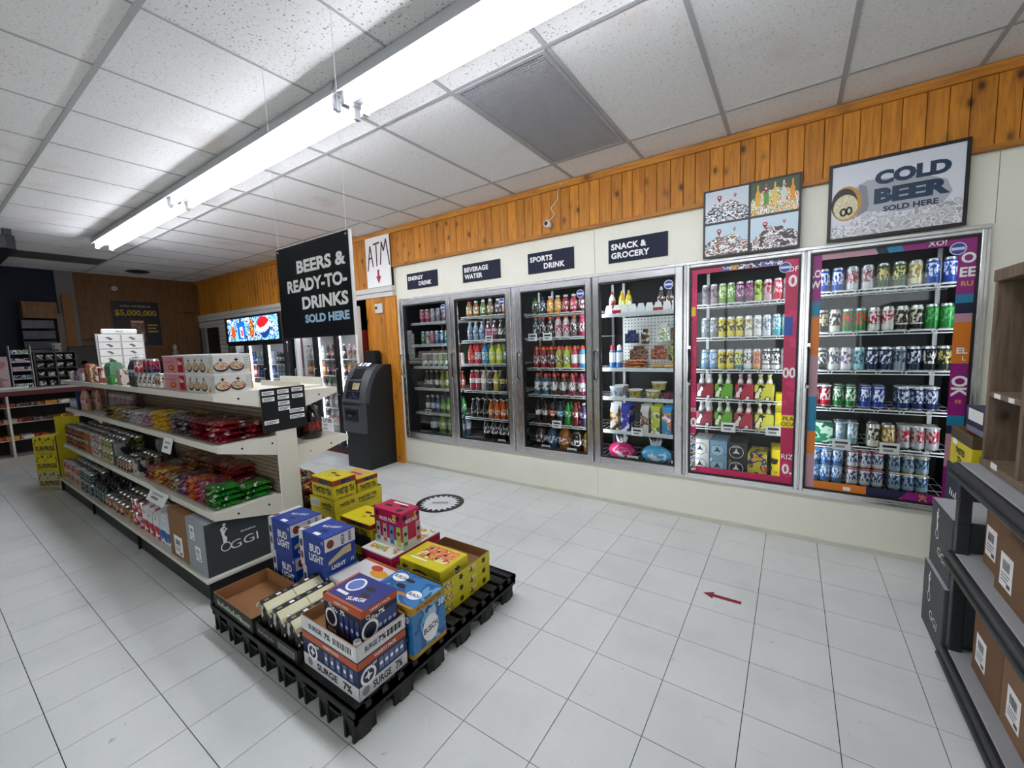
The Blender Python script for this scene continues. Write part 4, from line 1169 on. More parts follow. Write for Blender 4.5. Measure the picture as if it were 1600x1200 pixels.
def coldbeer(m, w_, h_):
    g = art('#c6c8cc', ('#b2b4b8', '#dcdde0', '#a0a2a6'), 26, 1.0, (1, 1, 1), .4, .42, .08)
    m.rect(-w_ / 2, w_ / 2, 0, h_, mat('#d3d6de', .4, var=.02, sc_=4))
    can_ = [(-w_ * .42 + .02, .2), (-w_ * .32, .30), (-w_ * .2, .345), (w_ * .2, .32), (w_ * .36, .27), (w_ * .4, .2), (w_ * .34, .14), (-w_ * .3, .12)]
    m.poly(can_, mat('#a6a9b0', .4, var=.08, sc_=5), .0003)
    m.poly([(-w_ * .27, .135), (-w_ * .2, .135), (-w_ * .18, .2), (-w_ * .2, .31), (-w_ * .26, .33)], mat('#7f828a', .4), .0005)
    m.disc(-w_ * .355, .225, .075, mat('#b8862c', .4), .105, .0006, 26)
    m.disc(-w_ * .37, .225, .064, mat('#1a1712', .4), .094, .0008, 26)
    m.disc(-w_ * .36, .205, .06, art('#cfc7a2', ('#a89c6c', '#e0dabc'), 60, 2.0), .075, .001, 24)
    m.disc(-w_ * .375, .175, .019, INK, .026, .0012).disc(-w_ * .33, .18, .017, INK, .026, .0012)
    m.disc(-w_ * .375, .175, .008, mat('#cfc7a2', .4), .014, .0014).disc(-w_ * .33, .18, .007, mat('#cfc7a2', .4), .014, .0014)
    ice = [(-w_ / 2, 0), (w_ / 2, 0), (w_ / 2, .15), (w_ * .42, .17), (w_ * .33, .135), (w_ * .2, .15), (w_ * .1, .115), (0, .14), (-w_ * .12, .15), (-w_ * .2, .16), (-w_ * .27, .135), (-w_ * .33, .09), (-w_ * .42, .1), (-w_ / 2, .075)]
    m.poly(ice, g, .0016)
    N_ = mat('#16334f', .4)
    m.text('COLD', w_ * .12, .345, .082, N_, .33, 0, .06, .002).text('BEER', w_ * .12, .238, .09, N_, .33, 0, .06, .002).text('SOLD HERE', w_ * .12, .158, .033, N_, .24, 0, .04, .002)
panel_sign('beer_sign', 'large framed sign reading COLD BEER with a can lying on ice', .166, .792, 2.052, 2.525, 3.436, WHITE, coldbeer, BLACK, .014, frame=.018)
def beach(m, w_, h_):
    bgs = [mat('#c3ccd4', .4), mat('#3c4a2c', .4), mat('#b4ccd6', .4), mat('#bccfda', .4)]
    f = [art('#b9c2ca', ('#1c1a1c', '#e8e8ea', '#5a4a40'), 24, 1.0, (1, 1, 1.6), .4, .42, .09, 0, 0, 4), art('#d8901c', ('#e8dcc0', '#6a8a2c', '#f0f0ec', '#c8602a'), 26, 2.0, (2.2, 1, .8), .4, .42, .07, 0, 0, 4),
         art('#a9c2cc', ('#6a4430', '#e8eaec', '#8a5a3c'), 22, 3.0, (1, 1, 1.5), .4, .42, .08, 0, 0, 4), art('#3a2a26', ('#e6e6e8', '#8a5a44', '#b4c6d0'), 22, 4.4, (1, 1, 1.5), .4, .46, .07, 0, 0, 4)]
    rnd = random.Random(3)
    for k, (sx, sz) in enumerate(((-1, 1), (1, 1), (-1, -1), (1, -1))):
        a0, a1 = sorted((sx * .008, sx * (w_ / 2 - .014)))
        b0, b1 = sorted((h_ / 2 + sz * .008, h_ / 2 + sz * (h_ / 2 - .014)))
        H = b1 - b0
        m.rect(a0, a1, b0, b1, bgs[k])
        top = [(a1 - (a1 - a0) * q / 9, b0 + H * (.35 + .3 * math.sin(PI * q / 9) + rnd.uniform(-.07, .07) + (.1 if k == 1 else 0))) for q in range(10)]
        m.poly([(a0, b0), (a1, b0)] + top, f[k], .0004)
        if k == 1:
            for q in range(5):
                x = a0 + .04 + q * .05
                cc = mat(('#d8a01c', '#4a8a2c', '#d8b84a', '#c8d0c0', '#d8901c')[q], .4)
                m.poly([(x - .014, b0 + .06), (x + .014, b0 + .06), (x + .014, b0 + .14), (x + .005, b0 + .165), (x + .005, b0 + .2), (x - .005, b0 + .2), (x - .005, b0 + .165), (x - .014, b0 + .14)], cc, .0008)
        for q in range(2):
            px_, pz_ = (a0 + a1) / 2 + (-.05, .06)[q] * (1 if k % 2 else .9), b1 - (.05, .045)[q]
            r = (.015, .009)[q]
            m.disc(px_, pz_, r, RED, d=.001, seg=12).poly([(px_ - r * .85, pz_ - r * .5), (px_, pz_ - r * 2.3), (px_ + r * .85, pz_ - r * .5)], RED, .001).disc(px_, pz_, r * .45, PAPER, d=.0014, seg=10)
panel_sign('photo_board', 'black framed board of four drink pictures above the pink bordered door', -.571, .024, 2.052, 2.532, 3.436, BLACK, beach, thick=.014)
def atm_paper(m, w_, h_):
    dk = mat('#4a0c1c', .5)
    zb, zt, th = .25, .51, .02
    def stroke(x0, y0, x1, y1):
        d = Vector((y0 - y1, x1 - x0)).normalized() * th / 2
        m.poly([(x0 + d.x, y0 + d.y), (x1 + d.x, y1 + d.y), (x1 - d.x, y1 - d.y), (x0 - d.x, y0 - d.y)], dk)
    stroke(-.2, zb - .04, -.135, zt); stroke(-.135, zt, -.09, zb); stroke(-.18, zb + .1, -.1, zb + .12)
    stroke(-.075, zt + .01, .045, zt + .02); stroke(-.018, zt + .015, -.022, zb)
    stroke(.045, zb + .01, .085, zt + .02); stroke(.085, zt + .02, .115, zb + .17); stroke(.115, zb + .17, .165, zt + .045); stroke(.165, zt + .045, .215, zb - .01)
    m.rect(-.022, .014, .12, .21, RED).poly([(-.05, .13), (-.003, .035), (.045, .13)], RED)
panel_sign('atm_sign', 'white paper sign with hand drawn ATM and a red down arrow', -4.50, -4.045, 2.226, 2.832, WY - .03, PAPER, atm_paper, thick=.003)
hs = thing('hanging_sign', 'black sign reading BEERS and READY TO DRINKS hanging on two cords', 'sign', (-1.916, 1.153, 1.54))
MB().box(-.31, .31, -.004, .004, 0, .455, mat('#070a12', .35, var=.1, sc_=3), .001).put('board', hs)
MB().box(.306, .313, -.007, .007, 0, .457, WHITE).box(-.31, .313, -.007, .007, .4545, .4575, WHITE).put('edge_strip', hs)
m = MB().on('-y', (0, -.004, 0))
for i, (s_, h_, w2) in enumerate((('BEERS &', .062, .40), ('READY-TO-', .062, .50), ('DRINKS', .062, .375))):
    m.text(s_, .275, .345 - i * .088, h_, PAPER, w2, 0, .04, al='r')
m.text('SOLD HERE', .275, .092, .042, mat('#a9cbe6', .5), .36, 0, .05, al='r')
m.ring(-.235, .18, .05, .056, mat('#1c2433', .35), seg=30)
m.put('printed_face', hs)
for x in (-.292, .285):
    m = MB().tube([(x, 0, .44), (x, 0, .47), (x + .004, 0, .9), (x, 0, CEIL - 1.54)], .0012, mat('#d8d6d0', .5), 5)
    m.put('cord', hs)
    MB().cyl((x, -.006, .44), .006, .012, CHROME, 8, 'y').put('grommet', hs)
sk = thing('shelf_sign', 'black magnet board with white printed strips on the end of the shelving', 'sign', (-2.79, 1.405, .955))
MB().box(0, .006, -.145, .145, 0, .285, mat('#0d0f14', .35), .002).put('board', sk)
m = MB().on('+x', (.006, 0, 0))
for a, b, c in ((-.135, .255, .075), (-.04, .258, .075), (.055, .262, .075), (-.135, .215, .075), (-.04, .22, .075), (.055, .218, .075), (-.04, .18, .075), (-.04, .145, .075), (.03, .12, .1), (.03, .08, .1), (-.135, .065, .09)):
    m.rect(a, a + c, b - .013, b + .013, PAPER).rect(a + .006, a + c - .008, b + .001, b + .006, mat('#55565a', .5), .0004).rect(a + .006, a + c - .02, b - .008, b - .003, mat('#77787c', .5), .0004)
m.put('text_strips', sk)['kind'] = 'stuff'

# wall camera, cable, thermostat
cm = thing('security_camera', 'small white security camera on the pine wall with its cable', 'camera', (-1.875, WY, 2.52))
MB().cyl((0, -.03, .02), .03, .03, WHITE, 16, 'y').put('base', cm)
MB().lathe([(.002, -.085, BLACK), (.019, -.083, WHITE), (.03, -.075, WHITE), (.034, -.05, WHITE), (.03, -.03, WHITE)], 16, (.006, 0, .018), 'y').put('lens_head', cm)
MB().tube([(0, -.01, .05), (.06, -.012, .10), (.02, -.014, .16), (.09, -.012, .22), (.10, -.014, .30), (.14, -.02, CEIL - 2.53)], .004, WHITE, 6).put('cable', cm)
th = thing('thermostat', 'small white thermostat on the pine wall above the cash machine', 'thermostat', (-4.33, WY, 1.905))
MB().box(-.07, .07, -.028, 0, 0, .12, mat('#d5d4ce', .5), .006).put('body', th)
MB().box(-.055, -.02, -.031, -.028, .05, .085, DARK).put('display', th)
cm2 = thing('security_camera', 'white dome camera on the dark wood wall above the lottery poster', 'camera', (XL, 2.25, 2.66))
MB().cyl((0, 0, 0), .04, .04, WHITE, 14, 'x').put('base', cm2)
MB().lathe([(.035, .04, WHITE), (.03, .07, WHITE), (.012, .085, DARK), (.002, .087, DARK)], 14, (0, 0, 0), 'x').put('lens_head', cm2)
cm3 = thing('security_camera', 'white camera on the pine wall above the lit blue sign cooler', 'camera', (-5.95, WY, 2.52))
MB().box(-.06, .06, -.03, 0, 0, .12, WHITE, .01).put('base', cm3)
MB().cyl((.03, -.16, .05), .04, .14, WHITE, 14, 'y').put('lens_head', cm3)

# ================================================================ FLOOR DECALS
m = MB().on('+z', (0, 0, 0), .0012)
n = 40
m.poly([(.225 * math.cos(2 * PI * k / n), .225 * math.sin(2 * PI * k / n)) for k in range(n)], mat('#15161a', .4))
m.poly([((.19 if k % 2 else .145) * math.cos(2 * PI * k / n), (.19 if k % 2 else .145) * math.sin(2 * PI * k / n)) for k in range(n)], mat('#dfe2e4', .4), .0005)
m.rect(-.075, .075, -.008, .008, mat('#2c2e36', .4), .001).rect(-.1, .1, -.032, -.022, mat('#a4a8b0', .4), .001).rect(-.09, .09, .024, .034, mat('#a4a8b0', .4), .001)
lab(m.put('floor_sticker', loc=(-2.71, 2.72, 0), rz=.55), 'round black and white scalloped sticker on the floor', 'sticker')
m = MB().on('+z', (0, 0, 0), .0012)
m.poly([(-.1, 0), (-.045, .035), (-.045, .014), (.095, .014), (.095, -.014), (-.045, -.014), (-.045, -.035)], mat('#8c1226', .5))
lab(m.put('floor_arrow', loc=(-.29, 2.475, 0), rz=.0), 'red arrow sticker on the floor tiles', 'sticker')

# ================================================================ GONDOLA SHELVING
GX0, GX1 = -6.75, -2.80
G = thing('gondola_shelving', 'long cream double sided shelving unit stocked with groceries', 'shelving', ((GX0 + GX1) / 2, 1.405, 0))
gox, goy = (GX0 + GX1) / 2, 1.405
def gb(x0, x1, y0, y1, z0, z1, mm, nm, ch=.003):
    return MB().box(x0 - gox, x1 - gox, y0 - goy, y1 - goy, z0, z1, mm, ch).put(nm, G)
SEC = [GX0 + (GX1 - GX0) * k / 3 for k in range(4)]
PEG = art('#8d7c6a', ('#84735f', '#97876f'), 40, 1.0, (.2, 1, 3), .6, .45, .1)
HOLE = mat('#3a3028', .8)
for k in range(3):
    a, b = SEC[k], SEC[k + 1]
    gb(a + .002, b - .002, .882, 1.34, .125, .15, SHELFW, 'base_deck')
    gb(a + .002, b - .002, 1.47, 1.88, .125, .15, SHELFW, 'base_deck')
    gb(a + .002, b - .002, .905, .915, 0, .125, BLACK, 'kick_plate')
    gb(a + .002, b - .002, 1.86, 1.87, 0, .125, BLACK, 'kick_plate')
    for z0, z1 in ((.15, .53), (.535, .915), (.92, 1.215)):
        p = gb(a + .004, b - .004, 1.345, 1.35, z0, z1, PEG, 'back_panel')
        m = MB().on('-y', (0, 1.345 - goy, 0))
        nz = int((z1 - z0) / .028)
        for j in range(1, nz):
            m.rect(a + .01 - gox, b - .01 - gox, z0 + j * .028 - .0022, z0 + j * .028 + .0022, HOLE)
        m.put('peg_rows', p)
    gb(a + .004, b - .004, 1.46, 1.465, .15, 1.215, PEG, 'back_panel')
    for (y0, z) in ((.948, .53), (1.003, .925), (1.01, 1.235)):
        s_ = MB().box(a + .003 - gox, b - .003 - gox, y0 - goy, 1.345 - goy, z - .012, z, SHELFW).box(a + .003 - gox, b - .003 - gox, y0 - goy, y0 + .012 - goy, z - .04, z - .012, SHELFW)
        s_.put('shelf', G)
    for (y1, z) in ((1.865, .83), (1.80, 1.20)):
        s_ = MB().box(a + .003 - gox, b - .003 - gox, 1.465 - goy, y1 - goy, z - .012, z, SHELFW).box(a + .003 - gox, b - .003 - gox, y1 - .012 - goy, y1 - goy, z - .04, z - .012, SHELFW)
        s_.put('shelf', G)
    gb(a + .003, b - .003, 1.345, 1.465, 1.222, 1.235, SHELFW, 'top_cap')
for k in range(4):
    x = SEC[k]
    gb(max(x - .02, GX0), min(x + .02, GX1), 1.35, 1.46, 0, 1.222, SHELFW, 'upright')
    if k in (0, 3):
        gb(x - .002 if k == 3 else x - .012, x + .012 if k == 3 else x + .002, 1.338, 1.474, 0, 1.222, SHELFW, 'end_cap')
    for (y0, z) in ((.948, .53), (1.003, .925), (1.01, 1.235)):
        xx = x - .002 if k == 3 else x + .001
        m = MB().prism([(y0 - .002 - goy, z - .04), (y0 - .002 - goy, z + .002), (1.36 - goy, z + .002), (1.36 - goy, z - .135)], 'x', xx - .003 - gox, xx + .004 - gox, SHELFW)
        br = m.put('bracket', G)
        if k == 3:
            m = MB().on('+x', (xx + .004 - gox, 0, 0))
            for yy, zz in ((y0 + .13, z - .038), (y0 + .31, z - .045)):
                m.disc(yy - goy, zz, .007, DARK, seg=10)
            m.put('bolt', br)
    for (y1, z) in ((1.865, .83), (1.80, 1.20)):
        xx = x - .002 if k == 3 else x + .001
        m = MB().prism([(y1 + .002 - goy, z - .04), (y1 + .002 - goy, z + .002), (1.45 - goy, z + .002), (1.45 - goy, z - .14)], 'x', xx - .003 - gox, xx + .004 - gox, SHELFW)
        br = m.put('bracket', G)
        if k == 3:
            MB().on('+x', (xx + .004 - gox, 0, 0)).disc(y1 - .14 - goy, z - .04, .007, DARK, seg=10).disc(y1 - .3 - goy, z - .06, .005, DARK, seg=10).put('bolt', br)
    m = MB().prism([(.888 - goy, .0), (.888 - goy, .125), (1.36 - goy, .125), (1.36 - goy, 0)], 'x', x - .004 - gox, x + .004 - gox, BLACK)
    m.put('base_foot', G)

# price cards hanging on the shelf lips
def card(x, y, z, w_, h_, tilt, label):
    m = MB().box(-w_ / 2, w_ / 2, -.0015, .0, -h_, 0, PAPER).on('-y', (0, -.0015, 0))
    m.rect(-w_ * .32, w_ * .3, -h_ * .4, -h_ * .25, mat('#a9abb4', .5)).rect(-w_ * .3, w_ * .1, -h_ * .72, -h_ * .55, mat('#7c7e88', .5))
    o = m.put('price_card', loc=(x, y, z))
    o.rotation_euler = (tilt, 0, 0)
    lab(o, label, 'price card')
card(-3.57, .998, .905, .17, .105, -.25, 'white price card hanging under the yellow candy bags')
card(-3.66, .940, .525, .34, .085, -.5, 'wide white price card tilted above the flour bags')

# ---- goods on the shelving: camera side
def put_row(me, nm, label, cat, group, xs_, y, z, rows=1, dy=.1, layers=1, dz=.05, jit=.006, rz=0.0):
    for r in range(rows):
        for x in xs_:
            for l in range(layers):
                place(me, nm, (x + random.uniform(-jit, jit), y + r * dy + random.uniform(-jit, jit), z + l * dz), label + ('' if layers == 1 else (', lower layer', ', upper layer', ', topmost layer', ', highest layer')[l]) + ('' if rows == 1 else (', front row', ', second row', ', rear row')[r]), cat, group, rz=rz + random.uniform(-.06, .06))
def lin_(a, b, n):
    return [a + (b - a) * k / (n - 1) for k in range(n)] if n > 1 else [a]
# top shelf, two layers of noodle bowl packs
def bowlpack(x0, x1, z, kind, label):
    w_, d_, h_ = x1 - x0, .2, .118
    t = thing('noodle_pack', label, 'food box', ((x0 + x1) / 2, 1.15, z), group=None)
    base = {'pink': '#c98a92', 'white': '#d6d5d0'}[kind]
    MB().prism([(-w_ / 2 + .008, 0), (w_ / 2 - .008, 0), (w_ / 2, h_ - .008), (-w_ / 2, h_ - .008)], 'y', -d_ / 2, d_ / 2, mat(base, .35)).put('carton', t)
    MB().box(-w_ / 2 - .002, w_ / 2 + .002, -d_ / 2 - .003, d_ / 2 + .003, h_ - .008, h_, mat('#e6dedb' if kind == 'pink' else '#e6e6e2', .35)).put('lid', t)
    m = MB().on('-y', (0, -d_ / 2, 0))
    if kind == 'pink':
        m.disc(-.03, .035, .055, mat('#a8302c', .4), .02).disc(-.03, .037, .038, mat('#d8862c', .4), .012, .0004)
        m.rect(w_ / 2 - .10, w_ / 2 - .012, .006, .1, mat('#a81c1c', .4), .0003).text('~~~', w_ / 2 - .055, .07, .03, PAPER)
        m.rect(-w_ / 2 + .02, .03, .072, .076, RED, .0003)
    else:
        for q in range(3):
            cx_ = -w_ / 2 + .075 + q * .105
            m.disc(cx_, .04, .05, INK, .032).disc(cx_, .045, .046, art('#c8b48a', ('#a8442c', '#e8e0cc', '#5a6a2c'), 60, 2.0 + q), .026, .0004)
            m.star(cx_, .082, .017, INK, 4, .4)
        m.poly([(w_ / 2 - .11, .006), (w_ / 2 - .06, .006), (w_ / 2 - .075, .045)], mat('#d89a2c', .4))
        for q in range(6):
            m.rect(w_ / 2 - .058, w_ / 2 - .014, .09 - q * .013, .094 - q * .013, mat('#9a9aa8', .4))
    m.put('printed_front', t)
    m = MB().on('+x', (w_ / 2 - .004, 0, 0), .004)
    if kind == 'white':
        for q in range(2):
            m.disc(-.06 + q * .085, .04, .042, INK, .03).disc(-.06 + q * .085, .045, .038, art('#c8b48a', ('#a8442c', '#e8e0cc', '#5a6a2c'), 60, 5.0 + q), .024, .0004).star(-.06 + q * .085, .082, .015, INK, 4, .4)
        for q in range(6):
            m.rect(.07, .095, .09 - q * .013, .094 - q * .013, mat('#9a9aa8', .4))
    else:
        m.rect(-.06, .06, .02, .09, mat('#c4c4c8', .4))
    m.put('printed_end', t)
for z, wd_ in ((1.235, 'lower'), (1.354, 'upper')):
    bowlpack(-3.31, -2.86, z, 'white', '%s white noodle bowl pack at the open end of the top shelf' % wd_)
    bowlpack(-3.70, -3.325, z, 'pink', '%s pink noodle bowl pack beside the white noodle packs' % wd_)
lab(MB().box(-3.34, -3.03, 1.265, 1.335, 1.235, 1.47, mat('#b89a5c', .6), .002).put('backing_card'), 'tan card box standing behind the white noodle packs', 'box')
put_row(tub('#c2c8dc', '#d8dce8', .062, .07, '#5a6490'), 'noodle_bowl', 'pale blue paper bowl behind the pink noodle packs', 'bowl', 'pale blue paper bowls on the top shelf', lin_(-4.3, -3.55, 5), 1.40, 1.235, 1, .1, 3, .08)
tinR, tinN = can('#b02840', '#f0d8d8', 'soup'), can('#18244a', '#b8303c', 'soup')
put_row(can('#d8d4cc', '#2a2420', 'soup'), 'food_can', 'white labelled food can under the red and navy cans', 'can', 'white food cans on the top shelf', lin_(-4.22, -3.92, 4), 1.06, 1.235)
put_row(tinR, 'food_can', 'red labelled food can stacked beside the navy cans', 'can', 'red food cans on the top shelf', (-4.22, -4.12), 1.06, 1.343)
put_row(tinN, 'food_can', 'navy labelled food can stacked beside the red cans', 'can', 'navy food cans on the top shelf', (-4.02, -3.92), 1.06, 1.343)
put_row(can('#d6d2cc', '#8a5a34', 'soup'), 'food_can', 'pale can with brown bowl print beside pink noodle packs', 'can', 'brown print cans on the top shelf', (-3.82, -3.75), 1.06, 1.235, 2, .09)
put_row(bottle('#d8dadc', '#e4e6e8', '#e8eaec', 'jug', '#4a5aa0'), 'bleach_jug', 'white household jug standing behind the green bag', 'jug', None, (-4.50,), 1.12, 1.235)
put_row(bottle('#2a2c34', '#c8ccd0', '#c0c4c8', 'soda', '#34405a'), 'syrup_bottle', 'dark bottle with pale label near the red cans', 'bottle', 'dark bottles on the top shelf', (-4.38, -4.30), 1.05, 1.235)
put_row(standbag('#5a8a6a', ('#2c6a34', '#c8dcd0', '#3a9a3a'), '#3a8a3a', .2, .09, .2, 2.0), 'produce_bag', 'leafy green printed bag standing on the top shelf', 'bag', None, (-4.98,), 1.07, 1.235)
put_row(caseboard('#b8a490', ('#6a3428', '#d8ccc0'), .12, .06, .13, 1.0), 'food_box', 'tan and brown food box beside the green bag', 'box', None, (-4.72,), 1.06, 1.235)
for i, (x, w_, h_, b, cs, wds) in enumerate(((-6.45, .1, .09, '#d8d6d2', ('#8c8890',), 'small white box'), (-6.25, .16, .1, '#c2bcc4', ('#8a3a4a', '#3a4a7a'), 'white and purple box'), (-6.02, .12, .13, '#cfcdca', ('#5a6aa0', '#a83a44'), 'white and blue box'), (-5.82, .1, .18, '#8c2430', ('#c8a04a', '#5a1820'), 'dark red box'), (-5.66, .1, .17, '#b87a44', ('#e0cfa8', '#8a3424'), 'orange brown box'), (-5.5, .1, .15, '#c0a894', ('#8a2c2c', '#e8e0d8'), 'tan and red box'), (-5.32, .12, .14, '#a83a3c', ('#d8b4a0', '#e8e4e0'), 'red and cream box'))):
    put_row(caseboard(b, cs, w_, .06, h_, i + 1.0), 'food_box', wds + ' near the far end of the top shelf', 'box', None, (x,), 1.06, 1.235)
lab(MB().box(-6.1, -5.2, 1.16, 1.2, 1.235, 1.37, mat('#c6beb6', .6)).put('display_tray'), 'long pale tray behind the small boxes on the top shelf', 'tray')
# white packet rack facing the shop front
rk = thing('packet_rack', 'white rack of hanging packets on the top shelf', 'rack', (-6.2, 1.41, 1.235))
MB().box(-.03, .0, -.2, .2, 0, .49, mat('#c8c8c6', .5)).put('panel', rk)
for s in (-1, 1):
    MB().tube([(.0, s * .205, 0), (.0, s * .205, .5)], .006, DARK, 6).put('upright', rk)
for j in range(6):
    for i in range(2):
        p = MB().box(.002, .02, -.185 + i * .19, -.01 + i * .19, .02 + j * .077, .092 + j * .077, mat('#dededc', .5), .003).put('packet', rk)
        m = MB().on('+x', (.02, -.1 + i * .19, .055 + j * .077))
        m.poly([(-.03, .01), (.0, .018), (.035, -.008), (.01, -.02), (-.005, -.004)], mat('#5a5c60', .5))
        m.put('feather_mark', p)
MB().box(-.02, .01, -.15, .15, .49, .545, PAPER, .01).on('+x', (.01, 0, .52)).text('~~~~', 0, 0, .02, mat('#8c8e96', .5)).put('header', rk)
# second shelf
z = .925
put_row(can('#8fb0b8', '#e4e8e8', 'soup'), 'food_can', 'pale teal can at the far end of the second shelf', 'can', 'pale teal cans on the second shelf', lin_(-6.62, -6.42, 3), 1.06, z, 2, .08)
put_row(caseboard('#16244a', ('#24386a',), .05, .12, .2, 1.0), 'food_box', 'tall navy box on the second shelf', 'box', None, (-6.3,), 1.08, z)
put_row(bottle('#c8a080', '#d8b4b8', '#a83a5a', 'soda', '#8a2c4a'), 'sauce_bottle', 'pink labelled bottle beside the navy box', 'bottle', 'pink labelled bottles on the second shelf', (-6.14, -6.04), 1.06, z, 2, .08)
put_row(MB().lathe([(.05, 0, mat('#8c7074', .2)), (.055, .01, art('#9c8488', ('#7a5a5e', '#c8b4b6'), 20, 2.0)), (.055, .15, mat('#c8bcbe', .3)), (.05, .16, mat('#a89a9c', .3)), (.05, .18, mat('#a89a9c', .3))], 16).mesh('jar'), 'storage_jar', 'tall dusky pink jar behind the snack bags', 'jar', 'dusky pink jars on the second shelf', lin_(-5.85, -5.35, 4), 1.24, z)
def bags(y, z, x0, x1, spec, rows, layers, label, dz, w_=None):
    n = len(spec)
    for i, (b, cs, wds) in enumerate(spec):
        x = x0 + (x1 - x0) * (i + .5) / n
        ww = (x1 - x0) / n * .97
        for r in range(rows):
            for l in range(layers if r == 0 else max(1, layers - r % 2)):
                sd = (i * 3 + r * 2 + l) % 3 + 1.0
                place(bag(b, cs, round(ww, 3), .165, .034, sd), 'snack_bag', (x + random.uniform(-.004, .004), y + r * .172 + random.uniform(-.004, .004), z + l * .0345), wds + label + ', ' + ('lowest', 'second', 'third', 'fourth', 'fifth')[l] + ' of ' + ('front' if r == 0 else 'rear') + ' stack', 'snack bag', wds + 's' + label, rz=random.uniform(-.03, .03))
bags(1.10, z, -5.30, -4.82, [('#3a2420', ('#7a4a2c', '#1c1214'), 'dark brown snack bag'), ('#a8842c', ('#d8bc6a', '#5a3c1c'), 'gold snack bag'), ('#b8985a', ('#e0d0a0', '#7a5a2a'), 'pale gold snack bag')], 2, 3, ' on the second shelf', .034)
bags(1.10, z, -4.82, -4.10, [('#4a3a34', ('#a89a80', '#c8beb0'), 'grey brown snack bag'), ('#b9b6b8', ('#e4e4e6', '#8c8890'), 'silver white snack bag'), ('#c0bcc0', ('#ececee', '#94909a'), 'bright silver snack bag'), ('#b87aa0', ('#d8b4cc', '#7a3a64'), 'pink candy bag')], 2, 3, ' on the second shelf', .034)
bags(1.10, z, -4.06, -3.72, [('#d2a41c', ('#e8c848', '#c08a14'), 'bright yellow candy bag'), ('#cfa018', ('#e6c440', '#b88410'), 'golden yellow candy bag')], 2, 4, ' on the second shelf', .034)
bags(1.10, z, -3.70, -3.32, [('#1a181c', ('#8c8288', '#3a3438', '#b8aeb2'), 'black licorice bag'), ('#201c20', ('#5a5056', '#a89ea2'), 'black and grey licorice bag')], 2, 4, ' on the second shelf', .034)
bags(1.10, z, -3.30, -2.84, [('#640c16', ('#8a1420', '#48080f', '#b03a44'), 'deep red licorice bag'), ('#700c16', ('#9a1a26', '#d8ccc8'), 'glossy red licorice bag')], 2, 4, ' on the second shelf', .034)
# third shelf: cans then bags
z = .53
put_row(can('#5a2028', '#b8863a', 'soup'), 'soup_can', 'maroon and gold soup can on the third shelf', 'can', 'maroon soup cans on the third shelf', lin_(-6.66, -5.95, 9), 1.0, z, 3, .085, 2, .109)
put_row(can('#8a7a3a', '#c8442c', 'soup'), 'soup_can', 'ochre and red soup can on the third shelf', 'can', 'ochre soup cans on the third shelf', lin_(-5.86, -5.68, 3), 1.0, z, 3, .085, 2, .109)
put_row(can('#c8c2ba', '#7a2030', 'soup'), 'soup_can', 'white and maroon soup can on the third shelf', 'can', 'white and maroon soup cans', lin_(-5.58, -5.3, 4), 1.0, z, 3, .085, 2, .109)
put_row(can('#b8b070', '#3a5a34', 'soup'), 'soup_can', 'pale yellow and green soup can on third shelf', 'can', 'pale yellow soup cans', lin_(-5.2, -5.0, 3), 1.0, z, 3, .085, 2, .109)
put_row(caseboard('#16181e', ('#2c303c', '#8c9094'), .12, .1, .2, 1.0), 'coffee_tin', 'tall black tin on the third shelf', 'tin', None, (-4.87,), 1.02, z)
put_row(caseboard('#7c8084', ('#a0a4a8', '#2c2e34'), .12, .08, .19, 2.0), 'coffee_tin', 'grey and black box behind the tall black tin', 'box', None, (-4.72,), 1.28, z)
put_row(can('#5a2a2c', '#c8b890', 'soup'), 'sauce_can', 'dark red sauce can beside the striped box', 'can', 'dark red sauce cans on the third shelf', lin_(-4.72, -4.46, 4), .99, z, 3, .085)
put_row(caseboard('#b4b2ae', ('#26262a',), .13, .05, .15, 4.0), 'food_box', 'white box with black stripes beside the candy bags', 'box', None, (-4.28,), .995, z)
bags(1.06, z, -4.16, -3.46, [('#8a2430', ('#c86a5a', '#5a141c', '#d8b49a'), 'red and pink cookie bag'), ('#c8862a', ('#e0b45a', '#8a4a1c'), 'orange gold cookie bag'), ('#7a3a24', ('#c87a3a', '#4a1c14'), 'russet cookie bag'), ('#a89a80', ('#6a5a44', '#d8d0bc', '#8a3a24'), 'beige cookie bag')], 2, 3, ' on the third shelf', .034)
bags(1.06, z, -3.46, -3.04, [('#4a2044', ('#7a4470', '#c8a8bc'), 'purple cookie bag'), ('#c04a1c', ('#d8743a', '#8a2c14'), 'bright orange cookie bag'), ('#7a1c3c', ('#a83a5a', '#d8a0ac', '#4a1024'), 'magenta cookie bag')], 2, 4, ' on the third shelf', .034)
bags(1.06, z, -3.04, -2.84, [('#1c7a1e', ('#0f5a18', '#c8d4b0', '#48a02c'), 'vivid green gummy bag')], 2, 4, ' on the third shelf', .034)
bags(1.28, z, -4.1, -3.1, [('#6a3a28', ('#a8784a', '#3c1c14'), 'brown rear cookie bag'), ('#5a2a20', ('#8a5a3a', '#2a1410'), 'dark rear cookie bag'), ('#7a1c1c', ('#a83a2c', '#3c0f10'), 'maroon rear cookie bag')], 1, 5, ' behind others on third shelf', .036)
